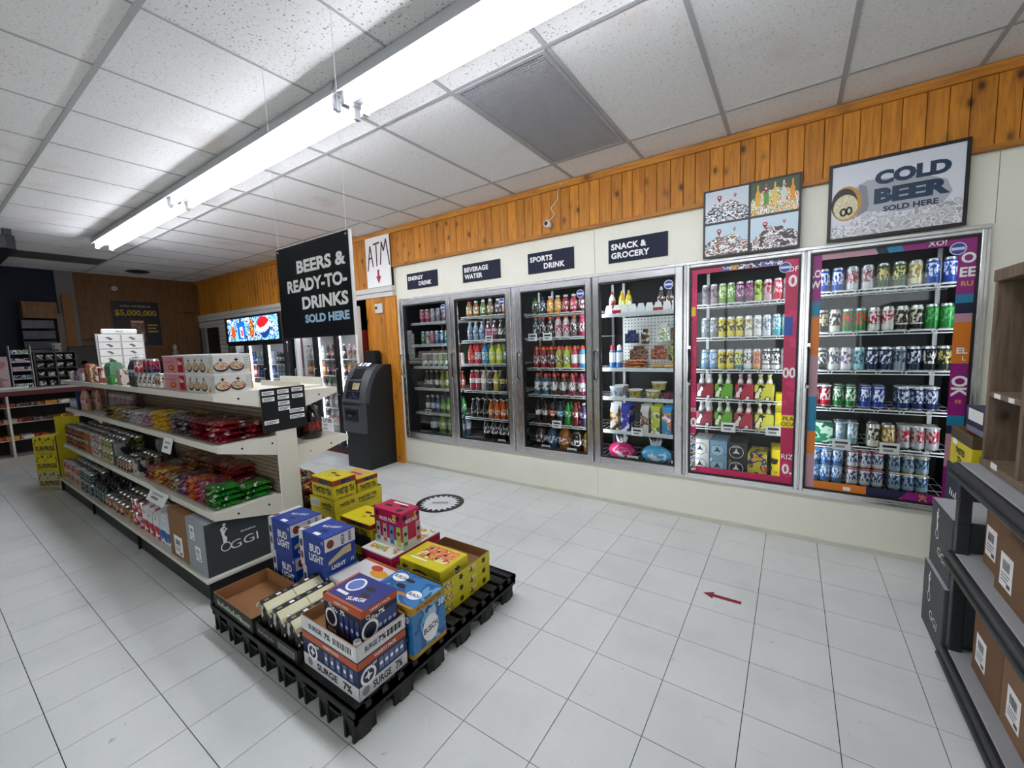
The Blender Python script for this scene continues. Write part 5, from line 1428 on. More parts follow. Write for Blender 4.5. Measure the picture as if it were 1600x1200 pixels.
# base deck
z = .15
put_row(can('#b89a80', '#8a2c28', 'soup'), 'soup_can', 'tan and red soup can on the base shelf', 'can', 'tan soup cans on the base shelf', lin_(-6.62, -6.0, 8), .945, z, 3, .085, 2, .109)
put_row(can('#1d2a2c', '#7a8a80', 'soup'), 'soup_can', 'dark green bean can on the base shelf', 'can', 'dark bean cans on the base shelf', lin_(-5.9, -5.55, 5), .945, z, 3, .085, 2, .109)
put_row(bottle('#18201e', '#34484c', '#1c1c20', 'juice', '#8a9c9c'), 'coffee_jar', 'dark glass coffee jar on the base shelf', 'jar', 'dark coffee jars on the base shelf', lin_(-5.45, -5.15, 4), .95, z, 3, .085)
put_row(can('#6a1c2c', '#c8a878', 'soup'), 'sauce_can', 'maroon tomato can on the base shelf', 'can', 'maroon tomato cans on the base shelf', lin_(-5.05, -4.62, 5), .95, z, 3, .085)
put_row(can('#b07a2c', '#5a2418', 'soup'), 'sauce_can', 'amber labelled can before the red flour bags', 'can', 'amber cans on the base shelf', lin_(-4.52, -4.36, 2), .95, z, 3, .085)
put_row(can('#a82030', '#e0d8d4', 'soup'), 'sauce_can', 'bright red tomato can before the red flour bags', 'can', 'bright red tomato cans', lin_(-4.26, -4.1, 2), .95, z, 3, .085, 2, .109)
put_row(standbag('#dcdcda', ('#c8c8cc', '#b02840'), '#b81c34', .1, .15, .225, 1.0), 'flour_bag', 'white and red flour bag on the base shelf', 'flour bag', 'white and red flour bags', lin_(-4.01, -3.775, 3), 1.0, z, 2, .175, jit=.001)
put_row(standbag('#dcdde0', ('#b8c4dc', '#c8ccd4'), '#1c5aa8', .115, .15, .23, 3.0), 'flour_bag', 'white and blue flour bag on the base shelf', 'flour bag', 'white and blue flour bags', (-3.65, -3.515), 1.0, z, 2, .175, jit=.001)
def shipping(name, label, x0, x1, y0, y1, z0, z1, mm, fn=None, cat='box', sticker=None):
    t = thing(name, label, cat, ((x0 + x1) / 2, (y0 + y1) / 2, z0))
    w_, d_, h_ = x1 - x0, y1 - y0, z1 - z0
    MB().box(-w_ / 2, w_ / 2, -d_ / 2, d_ / 2, 0, h_, mm, .003).put('carton', t)
    if fn:
        m = PrintSet()
        fn(m, w_, d_, h_)
        m.put_all(t)
    return t
def sticker(m, a, b, w_, h_):
    m.rect(a - w_ / 2, a + w_ / 2, b - h_ / 2, b + h_ / 2, PAPER, .0006)
    for k in range(9):
        x = a - w_ * .3 + k * w_ * .065
        m.rect(x, x + w_ * (.03 if k % 3 else .045), b + h_ * .02, b + h_ * .32, INK, .001)
    for k in range(3):
        m.rect(a - w_ * .38, a + w_ * (.3 - .1 * k), b - h_ * (.12 + .1 * k), b - h_ * (.07 + .1 * k), mat('#8a8c94', .5), .001)
    m.rect(a + w_ * .1, a + w_ * .38, b - h_ * .42, b - h_ * .3, mat('#3a3c54', .5), .001)
def kraft_art(m, w_, d_, h_):
    m.on('-y', (0, -d_ / 2, h_ / 2), part='shipping_label')
    sticker(m, 0.0, -h_ * .22, .14, .13)
    m.on('+z', (0, 0, h_)).rect(-.012, .012, -d_ / 2, d_ / 2, mat('#7a5636', .4))
shipping('shipping_box', 'plain brown carton beside the grey wine carton on the base shelf', -3.42, -3.12, .90, 1.22, .15, .475, KRAFT, kraft_art)
GREYC = mat('#3b4145', .6, var=.05)
GREYL = mat('#8f959a', .6, var=.04)
def figure(m, a, b, s):
    """slim dancing figure over a letter ring, in white"""
    W_ = PAPER
    m.ring(a + .01 * s, b - .16 * s, .055 * s, .068 * s, W_, seg=22)
    for pts in ([(-.02, -.09), (.02, -.1), (.035, -.03), (.0, .02), (-.025, .0)], [(-.025, .0), (.0, .02), (.02, .07), (-.01, .1), (-.035, .06)], [(-.035, .06), (-.01, .1), (.03, .13), (.0, .15), (-.045, .12)], [(.02, .07), (.05, .1), (.03, .115), (.005, .085)]):
        m.poly([(a + x * s, b + y * s) for x, y in pts], W_)
    m.disc(a + .01 * s, b + .17 * s, .022 * s, W_, seg=12)
def oggi(m, w_, d_, h_):
    m.on('+x', (w_ / 2, 0, h_ / 2), part='dancer_emblem')
    figure(m, -d_ * .22, .06, .42)
    m.on('+x', (w_ / 2, 0, h_ / 2), part='lettering')
    m.text('GGI', d_ * .08, -.01, .052, PAPER, .16, .05, -.004).text('~~~~~~~~~~~', d_ * .16, .055, .012, PAPER, .09, .08, .0)
    m.on('-y', (0, -d_ / 2, h_ / 2)).rect(-w_ / 2, w_ / 2, -h_ / 2, h_ / 2, GREYL)
    m.on('-y', (0, -d_ / 2, h_ / 2), .001, 'shipping_label')
    sticker(m, -.05, .08, .07, .09)
    m.on('-y', (0, -d_ / 2, h_ / 2), .001, 'barcode_label')
    sticker(m, .02, -.04, .08, .09)
    m.on('+z', (0, 0, h_)).rect(-w_ / 2, w_ / 2, -d_ / 2, d_ / 2, GREYL)
shipping('wine_carton', 'dark grey wine carton with white dancer emblem on the base shelf', -3.105, -2.825, .90, 1.255, .15, .475, GREYC, oggi)
# other side of the unit: a few things that show past the end
put_row(bottle('#1c1012', '#5a2420', '#2a2a2c', 'jug', '#a8342c'), 'syrup_jug', 'dark syrup jug on the lower rear shelf', 'jug', 'dark syrup jugs behind the magnet board', (-2.93, -3.1, -3.27), 1.66, .83)
put_row(bag('#8a1c24', ('#d8c84a', '#1c3a7a', '#e4e4e4'), .3, .25, .09, 2.0), 'chip_bag', 'red and blue chip bag below the rear shelf', 'snack bag', 'chip bags on the rear base shelf', (-2.97, -3.3), 1.68, .15, 1, .1, 4, .093)
m = MB().box(-3.55, -2.95, 1.62, 1.79, 1.20, 1.215, SHELFW).box(-3.55, -2.95, 1.775, 1.79, 1.215, 1.27, SHELFW).box(-3.55, -2.95, 1.62, 1.632, 1.215, 1.25, SHELFW)
lab(m.put('divider_tray'), 'low empty cream tray on the top of the shelving end', 'tray')
# yellow floor display beside the far end
sd_ = thing('floor_display', 'yellow cardboard display with stars reading SURPRISE three times', 'display stand', (-6.98, .93, 0), rz=.5)
YS = mat('#d8c81c', .5)
for k in range(3):
    z0 = .012 + k * .2
    bxm = mat('#d8c81c' if k else '#c8bc8a', .5)
    p = MB().box(-.15, .15, -.12, .12, z0, z0 + .195, bxm, .003).put('box', sd_)
    m = MB().on('-y', (0, -.12, z0 + .1))
    for a, b, r in ((-.11, .055, .018), (-.05, .07, .026), (.02, .06, .018), (.06, .074, .024), (.12, .055, .018), (-.125, .02, .016), (.12, .02, .016), (-.02, .03, .015)):
        m.star(a, b, r, mat('#5c3a14', .5))
    m.text('SURPRISE', 0, -.035, .055, INK, .25, .04, .03).rect(-.1, .1, -.085, -.078, mat('#a88a2c', .5))
    m.put('printed_front', p)
MB().box(-.16, .16, .12, .128, 0, .8, YS).prism([(-.12, 0), (.12, 0), (.12, .8), (.06, .8), (.05, .68), (-.05, .68), (-.12, .62)], 'x', .152, .157, YS).box(.15, .157, -.126, -.12, 0, .62, BLACK).put('backing_card', sd_)
# ================================================================ PALLET DISPLAY
PALM = mat('#0b0b0d', .55, var=.2)
pal = thing('plastic_pallet', 'black plastic pallet with nesting feet carrying drink cases', 'pallet', (-1.925, 1.345, 0))
hx, hy = .625, .535
m = MB()
for k in range(14):
    y = -hy + .02 + k * (2 * hy - .04) / 13
    m.box(-hx, hx, y - .026, y + .026, .118, .14, PALM)
for x in (-hx + .025, -.3, 0, .3, hx - .025):
    m.box(x - .025, x + .025, -hy, hy, .1, .12, PALM)
m.box(-hx, hx, -hy, -hy + .012, .085, .14, PALM).box(-hx, hx, hy - .012, hy, .085, .14, PALM).box(-hx, -hx + .012, -hy, hy, .085, .14, PALM).box(hx - .012, hx, -hy, hy, .085, .14, PALM)
m.put('deck', pal)
def foot(cx, cy):
    r = .05
    pts0 = [(cx + r * a, cy + r * b) for a, b in ((-1, -.6), (-.6, -1), (.6, -1), (1, -.6), (1, .6), (.6, 1), (-.6, 1), (-1, .6))]
    pts1 = [(cx + (x - cx) * .72, cy + (y - cy) * .72) for x, y in pts0]
    mm = MB().quadstrip([[(x, y, .118) for x, y in pts0], [(x, y, .06) for x, y in [(cx + (x - cx) * .93, cy + (y - cy) * .93) for x, y in pts0]], [(x, y, 0) for x, y in pts1]], PALM, False, True)
    mm.add([(x, y, 0) for x, y in pts1], [tuple(range(8))[::-1]], PALM)
    for s in (-1, 1):
        mm.box(cx + s * r * .5 - .006, cx + s * r * .5 + .006, cy - r * 1.02, cy + r * 1.02, .0, .118, PALM)
    return mm
for i in range(8):
    for j in range(6):
        if i in (0, 7) or j in (0, 5) or (i % 3 == 1 and j % 2 == 0):
            foot(-hx + .052 + i * (2 * hx - .104) / 7, -hy + .052 + j * (2 * hy - .104) / 5).put('foot', pal)
m = MB()
for i in range(7):
    x = -hx + .052 + (i + .5) * (2 * hx - .104) / 7
    m.prism([(x - .05, .12), (x - .035, .075), (x + .035, .075), (x + .05, .12)], 'y', -hy, -hy + .012, PALM)
m.put('skirt', pal)
ZP = .14

def open_tray(name, label, x0, x1, y0, y1, z0, h_, outer, inner, fn=None):
    t = thing(name, label, 'tray', ((x0 + x1) / 2, (y0 + y1) / 2, z0))
    w_, d_ = x1 - x0, y1 - y0
    th = .004
    m = MB().box(-w_ / 2, w_ / 2, -d_ / 2, d_ / 2, 0, th, inner)
    m.box(-w_ / 2, w_ / 2, -d_ / 2, -d_ / 2 + th, th, h_, inner).box(-w_ / 2, w_ / 2, d_ / 2 - th, d_ / 2, th, h_, inner)
    m.box(-w_ / 2, -w_ / 2 + th, -d_ / 2 + th, d_ / 2 - th, th, h_, inner).box(w_ / 2 - th, w_ / 2, -d_ / 2 + th, d_ / 2 - th, th, h_, inner)
    m.put('tray_body', t)
    m = MB()
    for ax, c, hw in (('-y', (0, -d_ / 2, 0), w_ / 2), ('+x', (w_ / 2, 0, 0), d_ / 2), ('-x', (-w_ / 2, 0, 0), d_ / 2), ('+y', (0, d_ / 2, 0), w_ / 2)):
        m.on(ax, c).rect(-hw, hw, 0, h_, outer)
    if fn:
        fn(m, w_, d_, h_)
    m.put('printed_sides', t)
    return t
# empty brown tray
def moosetray(m, w_, d_, h_):
    m.on('-y', (0, -d_ / 2, h_ / 2), .001).text('~~~~~~~~~~~~~~', -.03, .0, .03, mat('#c4cbb4', .5), .28, 0, .0).rect(w_ * .2, w_ * .45, -.02, .0, mat('#8a8f88', .5))
open_tray('beer_tray', 'empty brown cardboard tray with dark green sides on the pallet', -2.52, -2.095, .815, 1.09, ZP, .075, mat('#1f2a20', .6), CARD, moosetray)
# black cans in wrapped packs
def canpack(x, y, label):
    t = thing('can_pack', label, 'can pack', (x, y, ZP + .03), group='black can packs with cream wraps on the pallet')
    b = canart('#17130f', '#b8b4a8', .03, .12, 46, .2, 2.2, .55)
    m = MB()
    for i in (-1, 1):
        for j in (-1, 1):
            m.lathe([(.024, 0, ALU), (.0285, .01, b), (.0285, .118, ALU), (.024, .128, ALU)], 14, (i * .029, j * .032, 0))
    m.put('cans', t)
    CRM = mat('#cfcba6', .5)
    for s in (-1, 1):
        MB().prism([(s * .018, .148), (s * .054, .124), (s * .0585, .105), (s * .056, .105), (s * .05, .119), (s * .016, .142)], 'y', -.068, .068, CRM).put('wrap_flap', t)
    MB().box(-.018, .018, -.068, .068, .135, .149, mat('#1b1512', .45)).on('+z', (0, 0, .149)).rect(-.008, .008, -.055, -.035, mat('#8a8478', .5)).rect(-.008, .008, .0, .02, PAPER).rect(-.01, .01, .035, .05, mat('#6a655c', .5)).put('wrap_top', t)
open_tray('can_tray', 'black printed tray under the black can packs', -2.08, -1.715, .825, 1.105, ZP, .06, art('#16171a', ('#2a2c30', '#55585c'), 20, 1.0, (1, 1, 1), .5, .6, .06), mat('#2a221c', .7), lambda m, w_, d_, h_: (m.on('-y', (0, -d_ / 2, h_ / 2), .001).rect(.02, .16, -.018, .014, mat('#8c9094', .5)), [m.rect(.028 + k * .013, .034 + k * .013, -.012, .01, INK, .0004) for k in range(10)], m.text('~~~~~~~~~~~', -.09, 0, .018, mat('#9a9c9e', .5))))
for i in range(3):
    for j in range(2):
        canpack(-2.0165 + i * .1195, .90 + j * .139, ('front' if j == 0 else 'rear') + ' black can pack in cream wrap ' + ('beside the empty brown tray', 'in the middle of its tray', 'beside the seltzer stack')[i])
# surge stack
OR_ = mat('#b5501f', .45)
BLU = mat('#17204c', .4)
WT = mat('#d4d4d6', .5)
def surge_case(m, w_, d_, h_):
    for ax, c, hw in (('-y', (0, -d_ / 2, 0), w_ / 2), ('+x', (w_ / 2, 0, 0), d_ / 2)):
        m.on(ax, c).rect(-hw, hw, 0, h_, BLU).rect(-hw, hw, h_ - .035, h_ - .006, OR_, .0004).rect(-hw, hw, 0, .055, WT, .0006)
        m.text('VARIETY PACK', hw * .1, h_ - .02, .012, PAPER, None, 0, .02, .0012)
        m.text('SURGE', -hw * .1, .028, .03, INK, hw * .75, 0, .03, .0012).text('7%', hw * .62, .028, .034, INK, hw * .3, 0, .03, .0012)
        for k in range(5):
            a = -hw * .1 + k * hw * .22
            m.rect(a - .011, a + .011, .065, h_ - .045, mat('#5a6a9c', .35), .0008).disc(a, .09, .008, PAPER, d=.0012, seg=10)
        m.ring(-hw * .62, h_ * .5, .026, .036, PAPER, .001, 22).star(-hw * .62, h_ * .5, .02, PAPER, 4, .4, .001).text('CLAW', -hw * .5, h_ - .05, .014, PAPER, None, .1, .02, .0012)
        m.disc(-hw * .75, .028, .018, mat('#8a8c90', .5), d=.001, seg=14)
shipping('seltzer_case', 'closed blue and orange seltzer case reading SURGE at the pallet corner', -1.705, -1.325, .85, 1.085, ZP, .30, BLU, surge_case)
def surge_tray(m, w_, d_, h_):
    for ax, c, hw in (('-y', (0, -d_ / 2, h_ / 2), w_ / 2), ('+x', (w_ / 2, 0, h_ / 2), d_ / 2)):
        m.on(ax, c, .001).text('SURGE', -hw * .45, 0, .022, mat('#3a3c48', .5), hw * .5, 0, .03).rect(hw * .15, hw * .9, -h_ * .3, h_ * .3, PAPER)
        for k in range(12):
            m.rect(hw * .2 + k * hw * .055, hw * .22 + k * hw * .055 + (.002 if k % 3 else .004), -h_ * .24, h_ * .24, INK, .0004)
        m.text('7%', hw * .0, 0, .026, INK, None, 0, .03)
open_tray('seltzer_tray', 'white open tray reading SURGE on top of the blue seltzer case', -1.705, -1.325, .85, 1.085, .30, .062, WT, CARD, surge_tray)
def surge_box(m, w_, d_, h_):
    m.on('+z', (0, 0, h_)).rect(-w_ / 2, w_ / 2, -d_ / 2, d_ / 2, mat('#1a2a78', .4)).rect(-w_ / 2, w_ / 2, -d_ / 2, -d_ / 2 + .012, OR_, .0005).rect(-w_ / 2, -w_ / 2 + .012, -d_ / 2, d_ / 2, OR_, .0005)
    m.disc(-.05, .02, .05, mat('#5a78c0', .4), .03, .0006, 18).ring(-.05, .02, .035, .045, PAPER, .0008).disc(.035, .03, .028, INK, .014, .0008).disc(.05, -.01, .028, INK, .014, .0008).text('SURGE', .04, -.045, .022, PAPER, None, .3, .03, .001).rect(-.09, -.02, -.05, -.035, PAPER, .0008)
    for ax, c, hw in (('-y', (0, -d_ / 2, 0), w_ / 2), ('+x', (w_ / 2, 0, 0), d_ / 2)):
        m.on(ax, c).rect(-hw, hw, h_ - .03, h_, OR_).text('VARIETY PACK', 0, h_ - .015, .011, PAPER, None, 0, .02, .001)
        m.ring(-hw * .6, h_ * .45, .03, .04, PAPER, .001, 22).text('CLAW', -hw * .45, h_ * .73, .016, PAPER, None, -.4, .02, .001).text('SURGE', -hw * .6, h_ * .12, .014, PAPER, None, 0, .02, .001)
        for k in range(4):
            a = -hw * .05 + k * hw * .27
            m.rect(a - .012, a + .012, .02, h_ - .05, mat('#2c3c78', .35), .0008).disc(a, h_ * .4, .009, mat('#a8b4d8', .4), d=.0012, seg=10)
        m.text('7%', hw * .05, h_ - .045, .02, PAPER, None, 0, .03, .0014)
shipping('seltzer_box', 'dark blue seltzer box with orange rim standing in the white tray', -1.60, -1.345, .895, 1.07, .305, .47, mat('#10152e', .4), surge_box)
lab(MB().lathe([(.008, 0, mat('#8a8a90', .2)), (.014, .01, mat('#9a9aa2', .2)), (.018, .04, mat('#c4c4ca', .2)), (.014, .06, mat('#b0b0b8', .2)), (.01, .055, mat('#b0b0b8', .2))], 9, (-1.352, .875, .305)).put('plastic_wrap'), 'crumpled clear plastic in the white seltzer tray corner', 'plastic')
# big blue beer case
def busch(m, w_, d_, h_):
    SKY = art('#2a78b4', ('#1a5490', '#5aa4d0', '#14406e'), 10, 2.0, (1, 1, 1), .4, .45, .1)
    GD = mat('#b8881c', .45)
    m.on('+z', (0, 0, h_)).rect(-w_ / 2, w_ / 2, -d_ / 2, d_ / 2, SKY).rect(-w_ / 2, w_ / 2, -d_ / 2, -d_ / 2 + .012, GD, .0004)
    m.disc(-w_ * .3, d_ * .25, .045, PAPER, .032, .0006).text('BUSCH', -w_ * .3, d_ * .25, .02, BLU, .075, 0, .03, .001).disc(w_ * .27, -d_ * .1, .04, PAPER, .03, .0006).text('BUSCH', w_ * .27, -d_ * .1, .018, BLU, .066, 0, .03, .001)
    m.disc(-.03, 0, .03, INK, .014, .0008).disc(.02, -.04, .03, mat('#b8783a', .5), .01, .0008).disc(-.02, .05, .03, INK, .012, .0008)
    for ax, c, hw in (('-y', (0, -d_ / 2, 0), w_ / 2), ('+x', (w_ / 2, 0, 0), d_ / 2)):
        m.on(ax, c).rect(-hw, hw, 0, h_, SKY).rect(-hw, hw, h_ - .032, h_, GD, .0004).rect(-hw, hw, 0, .02, GD, .0004)
        m.text('30 CANETTES', 0, h_ - .016, .016, mat('#3c2a08', .5), hw * 1.5, 0, .02, .001)
        m.rect(-hw * .25, hw * .12, .03, h_ - .06, mat('#7aa8c8', .3), .0006).rect(-hw * .05, hw * .4, .03, h_ - .05, mat('#a8c4d8', .3), .0008)
        m.disc(hw * .05, h_ * .4, .048, PAPER, .06, .001).text('BUSCH', hw * .05, h_ * .4, .028, BLU, .085, .1, .03, .0014).text('30', hw * .75, h_ - .055, .03, PAPER, None, 0, .03, .001)
shipping('beer_case', 'tall blue beer case with gold bands reading BUSCH', -1.60, -1.305, 1.105, 1.305, ZP, .37, mat('#1a4a80', .4), busch)
# yellow vodka trays
YL = '#d6c818'
def yel_side(m, w_, d_, h_):
    for ax, c, hw in (('-y', (0, -d_ / 2, h_ / 2), w_ / 2), ('+x', (w_ / 2, 0, h_ / 2), d_ / 2)):
        m.on(ax, c, .001)
        for k in range(4):
            a = -hw * .8 + k * hw * .5
            m.star(a, 0, h_ * .36, INK, 7, .5) if k % 2 else m.rect(a - .03, a + .03, -h_ * .3, h_ * .3, art('#e8dc7a', ('#c83a64', '#5aa83a', '#2a2a2a'), 60, 2.0 + k, (1, 1, 1), .4, .5, .06))
for k in range(2):
    t = shipping('vodka_case', 'yellow drink case with black stars, %s in the stack under the open tray' % ('lowest' if k == 0 else 'second'), -1.73, -1.39, 1.385, 1.76, ZP + k * .0585, ZP + (k + 1) * .0585 - .001, mat(YL, .45), yel_side)
open_tray('vodka_tray', 'yellow open tray with black stars holding a single drink box', -1.73, -1.39, 1.385, 1.76, ZP + .117, .058, mat(YL, .45), KRAFT, yel_side)
def yel_box(m, w_, d_, h_):
    m.on('+z', (0, 0, h_)).rect(-w_ * .3, w_ * .42, -d_ * .2, d_ * .4, art('#e0b83a', ('#d8607a', '#e8a02c', '#c83a3a', '#e8e0a0'), 26, 2.0, (1, 1, 1), .4, .4, .07))
    for a, b in ((-.06, .05), (.0, .04), (.06, .03), (-.03, -.01), (.04, -.02)):
        m.star(a, b, .016, INK, 7, .45, .0006)
    m.rect(-w_ * .35, w_ * .05, -d_ * .32, -d_ * .27, PAPER, .0004)
    m.on('-y', (0, -d_ / 2, h_ / 2)).disc(.0, .0, .055, mat('#5a2a1c', .5), .018).disc(.0, -.008, .045, mat(YL, .45), .012, .0005).star(-.11, .0, .035, INK, 8, .5).text('~~~~~', -.11, 0, .016, PAPER, None, .2, .02, .001).star(.11, -.01, .022, mat('#3a9ac8', .4), 6, .6)
    m.on('+x', (w_ / 2, 0, h_ / 2)).star(.02, 0, .032, INK, 8, .5).text('~~~~~', .02, 0, .015, PAPER, None, .2, .02, .001)
shipping('vodka_box', 'yellow drink box with fruit print lying in the yellow open tray', -1.715, -1.415, 1.395, 1.605, ZP + .122, .36, mat(YL, .42), yel_box)
# pink mixer packs
PKM = mat('#b0184a', .4)
def mixer(m, w_, d_, h_):
    for ax, c, hw in (('-y', (0, -d_ / 2, 0), w_ / 2), ('+x', (w_ / 2, 0, 0), d_ / 2)):
        m.on(ax, c).rect(-hw, hw, 0, h_ * .22, mat('#cfcfd0', .4))
        m.text('MIXER PACK', 0, h_ * .74, .022, PAPER, min(hw * 1.3, .14), 0, .02, .001)
        nk = 4 if hw > .09 else 2
        for k in range(nk):
            a = hw * (-.72 + 1.44 * k / (nk - 1))
            cc = ('#9ac0a4', '#c89aa4', '#5a8ab8', '#a8b83a')[k % 4]
            m.rect(a - .017, a + .017, h_ * .08, h_ * .6, mat(cc, .35), .0006).rect(a - .015, a + .015, h_ * .6, h_ * .63, ALU, .0008).star(a, h_ * .42, .016, INK, 6, .5, .001).rect(a - .012, a + .012, h_ * .12, h_ * .2, mat(('#2a8a3a', '#b83a4a', '#2a5aa0', '#c8c81c')[k % 4], .4), .001)
        m.star(-hw * .75, h_ * .86, .022, INK, 7, .5, .0008).star(hw * .7, h_ * .84, .018, INK, 7, .5, .0008).rect(hw * .35, hw * .6, h_ * .78, h_ * .92, mat('#d8a81c', .4), .0006)
    m.on('+z', (0, 0, h_)).disc(-.05, -.01, .03, INK, .012).disc(.04, .02, .035, INK, .012).star(.07, -.035, .028, INK, 7, .5).rect(-.06, .06, .03, .045, PAPER)
def mixcase(m, w_, d_, h_):
    m.on('+z', (0, 0, h_)).rect(-w_ / 2, w_ / 2, -d_ / 2, d_ / 2, mat('#d6d4d0', .4)).rect(-w_ * .4, w_ * .45, -d_ * .42, d_ * .45, art('#d8d6cc', ('#8ab04a', '#c84a5a', '#d8cc2a', '#4a90c0'), 18, 2.0, (1, 1, 1), .4, .46, .06), .0004)
    for ax, c, hw in (('-y', (0, -d_ / 2, 0), w_ / 2), ('+x', (w_ / 2, 0, 0), d_ / 2)):
        m.on(ax, c).rect(-hw, hw, h_ * .45, h_ * .97, PKM).rect(-hw, hw, 0, h_ * .42, mat('#c4c2be', .5)).rect(-hw * .8, hw * .6, h_ * .08, h_ * .34, INK, .0004).rect(hw * .45, hw * .75, h_ * .5, h_ * .75, mat('#d8a81c', .4), .0006).star(-hw * .7, h_ * .7, .03, INK, 7, .5, .0006).text('~~~~~', -hw * .7, h_ * .7, .014, PAPER, None, .2, .02, .001)
shipping('mixer_case', 'white and pink drink case under the pink mixer pack', -1.99, -1.74, 1.36, 1.73, ZP, .36, mat('#cfcdc9', .45), mixcase)
shipping('mixer_box', 'bright pink drink box reading MIXER PACK standing on a case', -1.98, -1.742, 1.45, 1.58, .361, .57, PKM, mixer)
# yellow tea cases
TY = mat('#d2c014', .42)
TEAF = art('#d2c014', ('#b8a60e', '#3a340c'), 30, 2.0, (2, 2, .6), .42, .62, .08)
def tea(m, w_, d_, h_):
    for ax, c, hw in (('-y', (0, -d_ / 2, 0), w_ / 2), ('+x', (w_ / 2, 0, 0), d_ / 2)):
        m.on(ax, c).rect(-hw, hw, h_ * .8, h_ * .97, mat('#8a2c14', .4)).rect(-hw * .3, hw * .1, h_ * .82, h_ * .95, NAVY, .0004).rect(hw * .15, hw * .5, h_ * .82, h_ * .95, mat('#1c3a6a', .4), .0004)
        m.text('TWISTED TEA', 0, h_ * .6, h_ * .2, INK, hw * 1.6, 0, .03, .001)
        for k in range(4):
            a = hw * (-.45 + .3 * k)
            m.rect(a - .012, a + .012, h_ * .06, h_ * .42, mat('#a8942a', .4), .0004).disc(a, h_ * .2, .008, INK, d=.0006, seg=8)
    m.on('+z', (0, 0, h_)).disc(-.02, .02, .03, INK, .012).disc(.05, .0, .03, INK, .012).star(.0, -.03, .02, mat('#a88a10', .4), 5)
def tea_side(m, w_, d_, h_):
    for ax, c, hw in (('-y', (0, -d_ / 2, h_ / 2), w_ / 2), ('+x', (w_ / 2, 0, h_ / 2), d_ / 2)):
        m.on(ax, c, .001).text('TWISTED TEA', hw * .35, 0, h_ * .3, INK, hw * .8, .05, .03).disc(hw * .35, -h_ * .28, hw * .4, INK, .004)
        if ax == '-y':
            m.rect(-hw * .95, -hw * .25, -h_ * .3, h_ * .3, PAPER)
            for k in range(8):
                m.rect(-hw * .9 + k * hw * .08, -hw * .9 + k * hw * .08 + .004, -h_ * .24, h_ * .24, INK, .0005)
        else:
            m.text('TWISTED TEA', -hw * .5, 0, h_ * .3, INK, hw * .6, .05, .03)
shipping('tea_case', 'lowest yellow tea case of the stack beside the shelving end', -2.71, -2.43, 1.485, 1.86, ZP, .285, TY, tea_side)
shipping('tea_case', 'second yellow tea case of the stack beside the shelving end', -2.71, -2.43, 1.485, 1.86, .286, .41, TY, tea_side)
open_tray('tea_tray', 'yellow open tray holding two tea boxes by the shelving end', -2.71, -2.43, 1.485, 1.86, .411, .085, TY, mat('#5a3c14', .7), tea_side)
shipping('tea_box', 'yellow tea box with brown top band standing in the yellow tray', -2.695, -2.445, 1.495, 1.665, .416, .63, TEAF, tea)
shipping('tea_box', 'yellow tea box with pale peach top at the rear of the tray', -2.695, -2.45, 1.68, 1.845, .416, .585, TY, lambda m, w_, d_, h_: (tea(m, w_, d_, h_), m.on('+z', (0, 0, h_)).rect(-.09, .09, -.06, .06, mat('#d8a468', .4), .001).rect(-.06, .06, -.02, .01, RED, .0014)))
shipping('tea_box', 'yellow tea box with round emblem between the blue and pink cases', -2.30, -2.01, 1.44, 1.63, .30, .45, TY, lambda m, w_, d_, h_: (tea(m, w_, d_, h_), m.on('-y', (0, -d_ / 2, h_ / 2)).rect(-w_ / 2, w_ / 2, -h_ / 2, 0, mat('#2a2410', .4), .001).disc(-w_ * .2, .01, .04, INK, d=.0014).ring(-w_ * .2, .01, .028, .034, TY, .0018)))
shipping('tea_case', 'yellow tea case supporting the box with the round emblem', -2.30, -2.01, 1.44, 1.63, ZP, .299, TY, tea_side)
